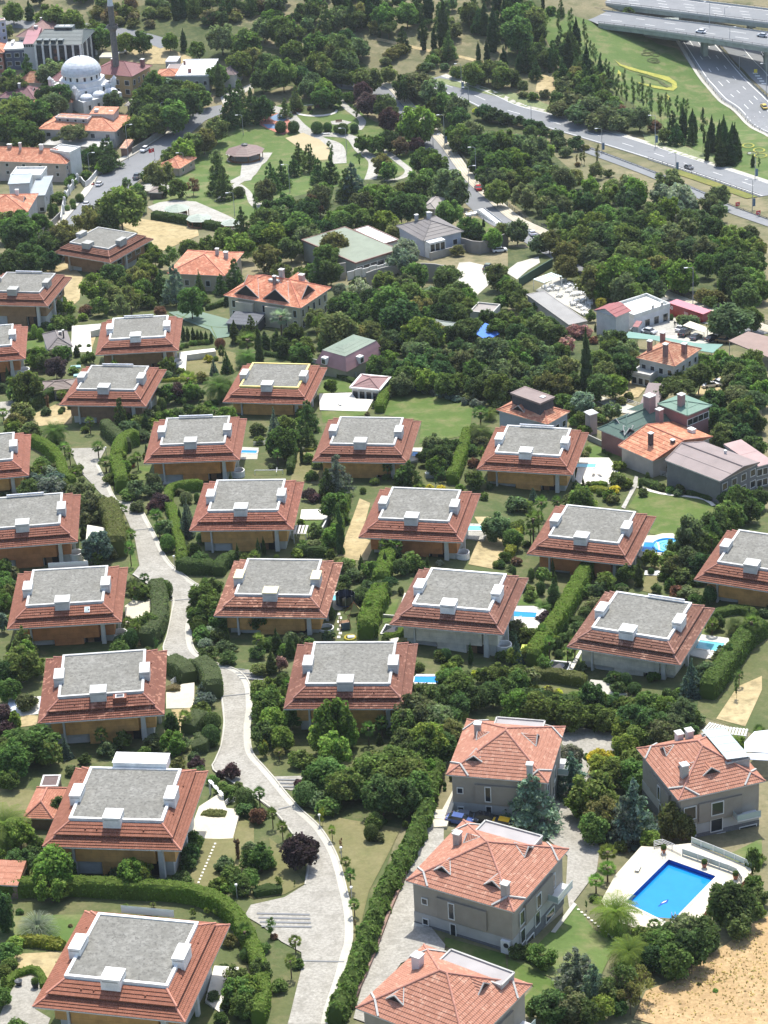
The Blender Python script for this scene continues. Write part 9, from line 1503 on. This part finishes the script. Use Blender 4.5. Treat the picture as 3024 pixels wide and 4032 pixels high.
def clear():
 pts=[]
 for seg in SEE.replace('\n','').split(';'):
  q=seg.split()
  if not q:continue
  f=list(map(float,q[1:]));pts+=[nat(q[0],f[i],f[i+1])for i in range(0,len(f)-1,2)]
 wl=[]
 for key,v in VOBJ.items():
  Mx=Matrix.Translation(v.location)@Matrix.Rotation(v.rotation_euler.z,4,'Z')
  wl+=[pix(Mx@Vector((x,-8.7,5)))for x in(-5,-2,1,4,7)]+[pix(Mx@Vector((x,y,8)))for x,y in((-9,-9),(0,-10),(9,-9),(9,0),(9,8),(-9,0))]
 gone=set()
 for q in PLANTS:
  r,kd,col,w_,h_,auto,gp=q;b=pix(r.location);t=pix((r.location.x,r.location.y,r.location.z+h_));wp=w_*ppm(r.location)*.5;cx,cy=(b[0]+t[0])/2,(b[1]*.9+t[1]*1.1)/2;hy=(b[1]-t[1])*.48;k=1.0 if auto else .72
  if kd in('fanpalm','young','stump','pampas'):k*=.5
  for(u,v)in pts+(wl if auto else[]):
   if abs(u-cx)<wp*k and abs(v-cy)<hy*k and((u-cx)/(wp*k))**2+((v-cy)/(hy*k))**2<1 and not(kd=='cypress' and w_>3):gone.add(r);break
 for r in gone:
  for c in list(r.children):bpy.data.objects.remove(c)
 PLANTS[:]=[q for q in PLANTS if q[0]not in gone]
 for r in gone:bpy.data.objects.remove(r)
clear()
w=bpy.data.worlds.new('World');sc.world=w;w.use_nodes=True;nt=w.node_tree;bg=nt.nodes['Background']
sky=nt.nodes.new('ShaderNodeTexSky');sky.sky_type='NISHITA';sky.sun_disc=False
SEL,SAZ=R_(60),R_(9)
sky.sun_elevation=SEL;sky.sun_rotation=SAZ;sky.altitude=100;sky.air_density=1.0;sky.dust_density=2.0;sky.ozone_density=.7
nt.links.new(sky.outputs[0],bg.inputs[0]);bg.inputs[1].default_value=.15
L=bpy.data.lights.new('sun','SUN');L.energy=3.3;L.angle=R_(.53);L.color=(1,.965,.89)
so=bpy.data.objects.new('sun',L);COL.objects.link(so)
d=Vector((math.sin(SAZ)*math.cos(SEL),math.cos(SAZ)*math.cos(SEL),math.sin(SEL)))
so.rotation_euler=d.to_track_quat('Z','Y').to_euler();so.location=(0,400,600)
sc.view_settings.view_transform='Standard';sc.view_settings.look='None';sc.view_settings.exposure=.88;sc.view_settings.gamma=1
sc.cycles.max_bounces=6;sc.cycles.volume_bounces=0;sc.cycles.transparent_max_bounces=8
hz=bpy.data.meshes.new('haze');bb=MB().box((0,850,130),(2300,2600,420));hz.from_pydata(bb.v,[],bb.f);ho=bpy.data.objects.new('haze',hz);COL.objects.link(ho);ho['kind']='stuff';ho['label']='thin blue summer haze over the valley'
hm=bpy.data.materials.new('haze');hm.use_nodes=True;hn=hm.node_tree;hn.nodes.remove(hn.nodes['Principled BSDF']);pv=hn.nodes.new('ShaderNodeVolumePrincipled');pv.inputs['Color'].default_value=(.86,.93,1,1);pv.inputs['Density'].default_value=.00004;pv.inputs['Anisotropy'].default_value=.3
hn.links.new(pv.outputs[0],hn.nodes['Material Output'].inputs['Volume']);hz.materials.append(hm)
def thin():
 by={}
 for q in PLANTS:by.setdefault(q[0].name.split('.')[0],[]).append(q)
 drop=set()
 for nm,L in by.items():
  if len(L)<=290:continue
  L.sort(key=lambda q:-q[3]*ppm(q[0].location));R=L[290:];VV,CC,FF=[],[],0;rng=np.random.default_rng(1)
  for q in R:
   cr=[c for c in q[0].children if c.name.split('.')[0]=='crown'][0];me=cr.data;n=len(me.vertices);A=np.empty(n*3,np.float32);me.vertices.foreach_get('co',A);nq=sum(1 for _ in())
   A=A.reshape(-1,3);T=np.empty(n*4,np.float32);me.color_attributes['tone'].data.foreach_get('color',T);T=T.reshape(-1,4);k=(n-240)//4;ids=rng.choice(k,min(k,650),replace=False);Q=A[:k*4].reshape(-1,4,3)[ids];c0=Q.mean(1,keepdims=True);Q=c0+(Q-c0)*1.9;t=T[:k*4].reshape(-1,4,4)[ids]
   a=q[0].rotation_euler.z;S=q[0].scale;ca,sa=math.cos(a),math.sin(a);P=Q.reshape(-1,3)*np.array([S[0],S[1],S[2]]);P=np.stack([P[:,0]*ca-P[:,1]*sa,P[:,0]*sa+P[:,1]*ca,P[:,2]],1)+np.array(q[0].location)
   col=np.array(cr.color);t=t.reshape(-1,4).copy();t[:,:3]*=col[:3];VV.append(P);CC.append(t);drop.add(q[0])
  me=foliage_mesh(nm+'_mass',[(np.concatenate(VV).reshape(-1,4,3),np.concatenate(CC))]);o=bpy.data.objects.new(nm+'_mass',me);COL.objects.link(o);o['kind']='stuff';o['label']='smaller '+nm.replace('_',' ')+'s closing the gaps of the far groves'
 for r in drop:
  for c in list(r.children):bpy.data.objects.remove(c)
 PLANTS[:]=[q for q in PLANTS if q[0]not in drop]
 for r in drop:bpy.data.objects.remove(r)
thin()
LM=[(ph,o.matrix_world.translation.copy()if o.parent else Vector(o.location))for ph,o in LAND]
SHORT={'A':'the nearest flat topped villa','B':'the villa with white roof box','J':'the patched tile villa','K':'the rust villa with pale terrace','I':'the villa with streaked chimney','N':'the cream villa with glass court','P':'the spiral pool villa','M':'the cream villa with bright rim','E':'the villa below the walled lawn','H':'the orange clad villa','D':'the brown villa at the lane head','Q':'the right edge villa','L':'the play garden villa','C':'the villa among straw grass','O':'the white pergola villa','R':'the broad pool terrace villa','F':'the yellow rimmed villa','G':'the tennis court villa','S':'the left villa by the garden house','T':'the tan left edge villa','U':'the left villa by clipped hedges','W':'the left villa with solar tube','X':'the far turned villa','Z':'the right edge villa corner'}
V_={VIL[k][7]:SHORT[k]for k in VIL}
LM=[(V_.get(p,p),q)for p,q in LM]
for k,x,y,ph in(('b0',1466,1230,'the bright red car'),('a0',1000,1500,'the straw field'),('c3',1300,1500,'the dry bottom right field'),('b0',400,725,'the round flower bed'),('b0',150,800,'the red and blue playground'),('c0',960,540,'the yellow comet flower bed'),('b0',1100,340,'the dirt track on the hill'),('c0',600,890,'the left bend of the highway'),('c0',1182,1100,'the dark grey highway car'),('c0',1580,1390,'the red chevron signs'),('a0',566,1340,'the lowest white street car'),('a0',950,980,'the white car by the gatehouse'),('b1',1430,160,'the bare pale lot'),('c1',400,290,'the white cafe tables'),('c1',1000,500,'the car yard'),('c1',1100,1680,'the kidney shaped lawn'),('b1',1180,1050,'the big walled lawn'),('b3',600,1020,'the lane crossing bands'),('b3',720,650,'the dry lawn by the lane'),('c2',1450,1330,'the bare straw ground'),('c2',520,1500,'the upper house drive'),('c3',450,600,'the cobbled yard'),('c1',1370,870,'the two white cars by the pine'),('a1',330,1060,'the round straw lawn'),('a2',1200,520,'the lane fork'),('a3',170,1600,'the grey forecourt'),('c1',1300,170,'the straw clearing'),('c0',250,560,'the bare bank above the reeds'),('b0',960,560,'the upper park road'),('c0',1560,980,'the ringed flower beds'),('c0',700,1230,'the fenced dry bank'),('a0',1050,330,'the pale lot behind the minaret'),('a0',300,150,'the far road at the top left')):
 LM.append((ph,at(k,x,y)))
ORD=['nearest','second','third','fourth','fifth','sixth','seventh','eighth','ninth','tenth']
GN={'tree':'trees','shrub':'bushes','palm':'palms','grass clump':'grass clumps'}
sizes={}
for r,kd,col,w_,h_,lb,gp in PLANTS:sizes.setdefault((kd,col),[]).append(h_)
pend={}
for r,kd,col,w_,h_,lb,gp in PLANTS:
 s=sorted(sizes[(kd,col)]);q=s.index(h_)/max(1,len(s)-1)if len(s)>4 else .5
 sz='small ' if q<.25 else('large ' if q>.75 else '')
 p=Vector(r.location);best=min(LM,key=lambda l:(l[1]-p).length);d=p-best[1];v=Vector((best[1].x,best[1].y,0)).normalized();f=d.x*v.x+d.y*v.y;sd=d.x*v.y-d.y*v.x
 rel=('behind' if f>0 else 'in front of')if abs(f)>abs(sd)*1.1 else('right of' if sd>0 else 'left of')
 r['group']=COLS[col][0]+' '+GN.get(KIND[kd][1],'plants')+' of one kind' if False else(COLS[col][0]+' '+{'broad':'leafy trees','loose':'airy trees','pine':'round crowned pines','cedar':'spreading conifers','spruce':'pointed spruces','cypress':'slim cypresses','shrub':'bushes','ball':'clipped bushes','young':'slim young trees','fanpalm':'fan palms','datepalm':'date palms','pampas':'pampas grass','stump':'cut back trunks'}[kd])
 pend.setdefault((sz+COLS[col][0]+' '+WORD[kd],rel,best[0]),[]).append((d.length,r))
for(a,rel,ph),L in pend.items():
 L.sort(key=lambda t:t[0])
 for i,(_,r)in enumerate(L):
  s=a+' '+rel+' '+ph
  if len(L)>1:s=(ORD[i]+(' nearest ' if i else ' ')+s)if i<len(ORD)else s+' among many'
  if len(s.split())>16:s=s.replace('small ','').replace('large ','')
  r['label']=s
for o in bpy.data.objects:
 if o.get('label')and len(o['label'].split())>16:o['label']=' '.join(o['label'].split()[:16])
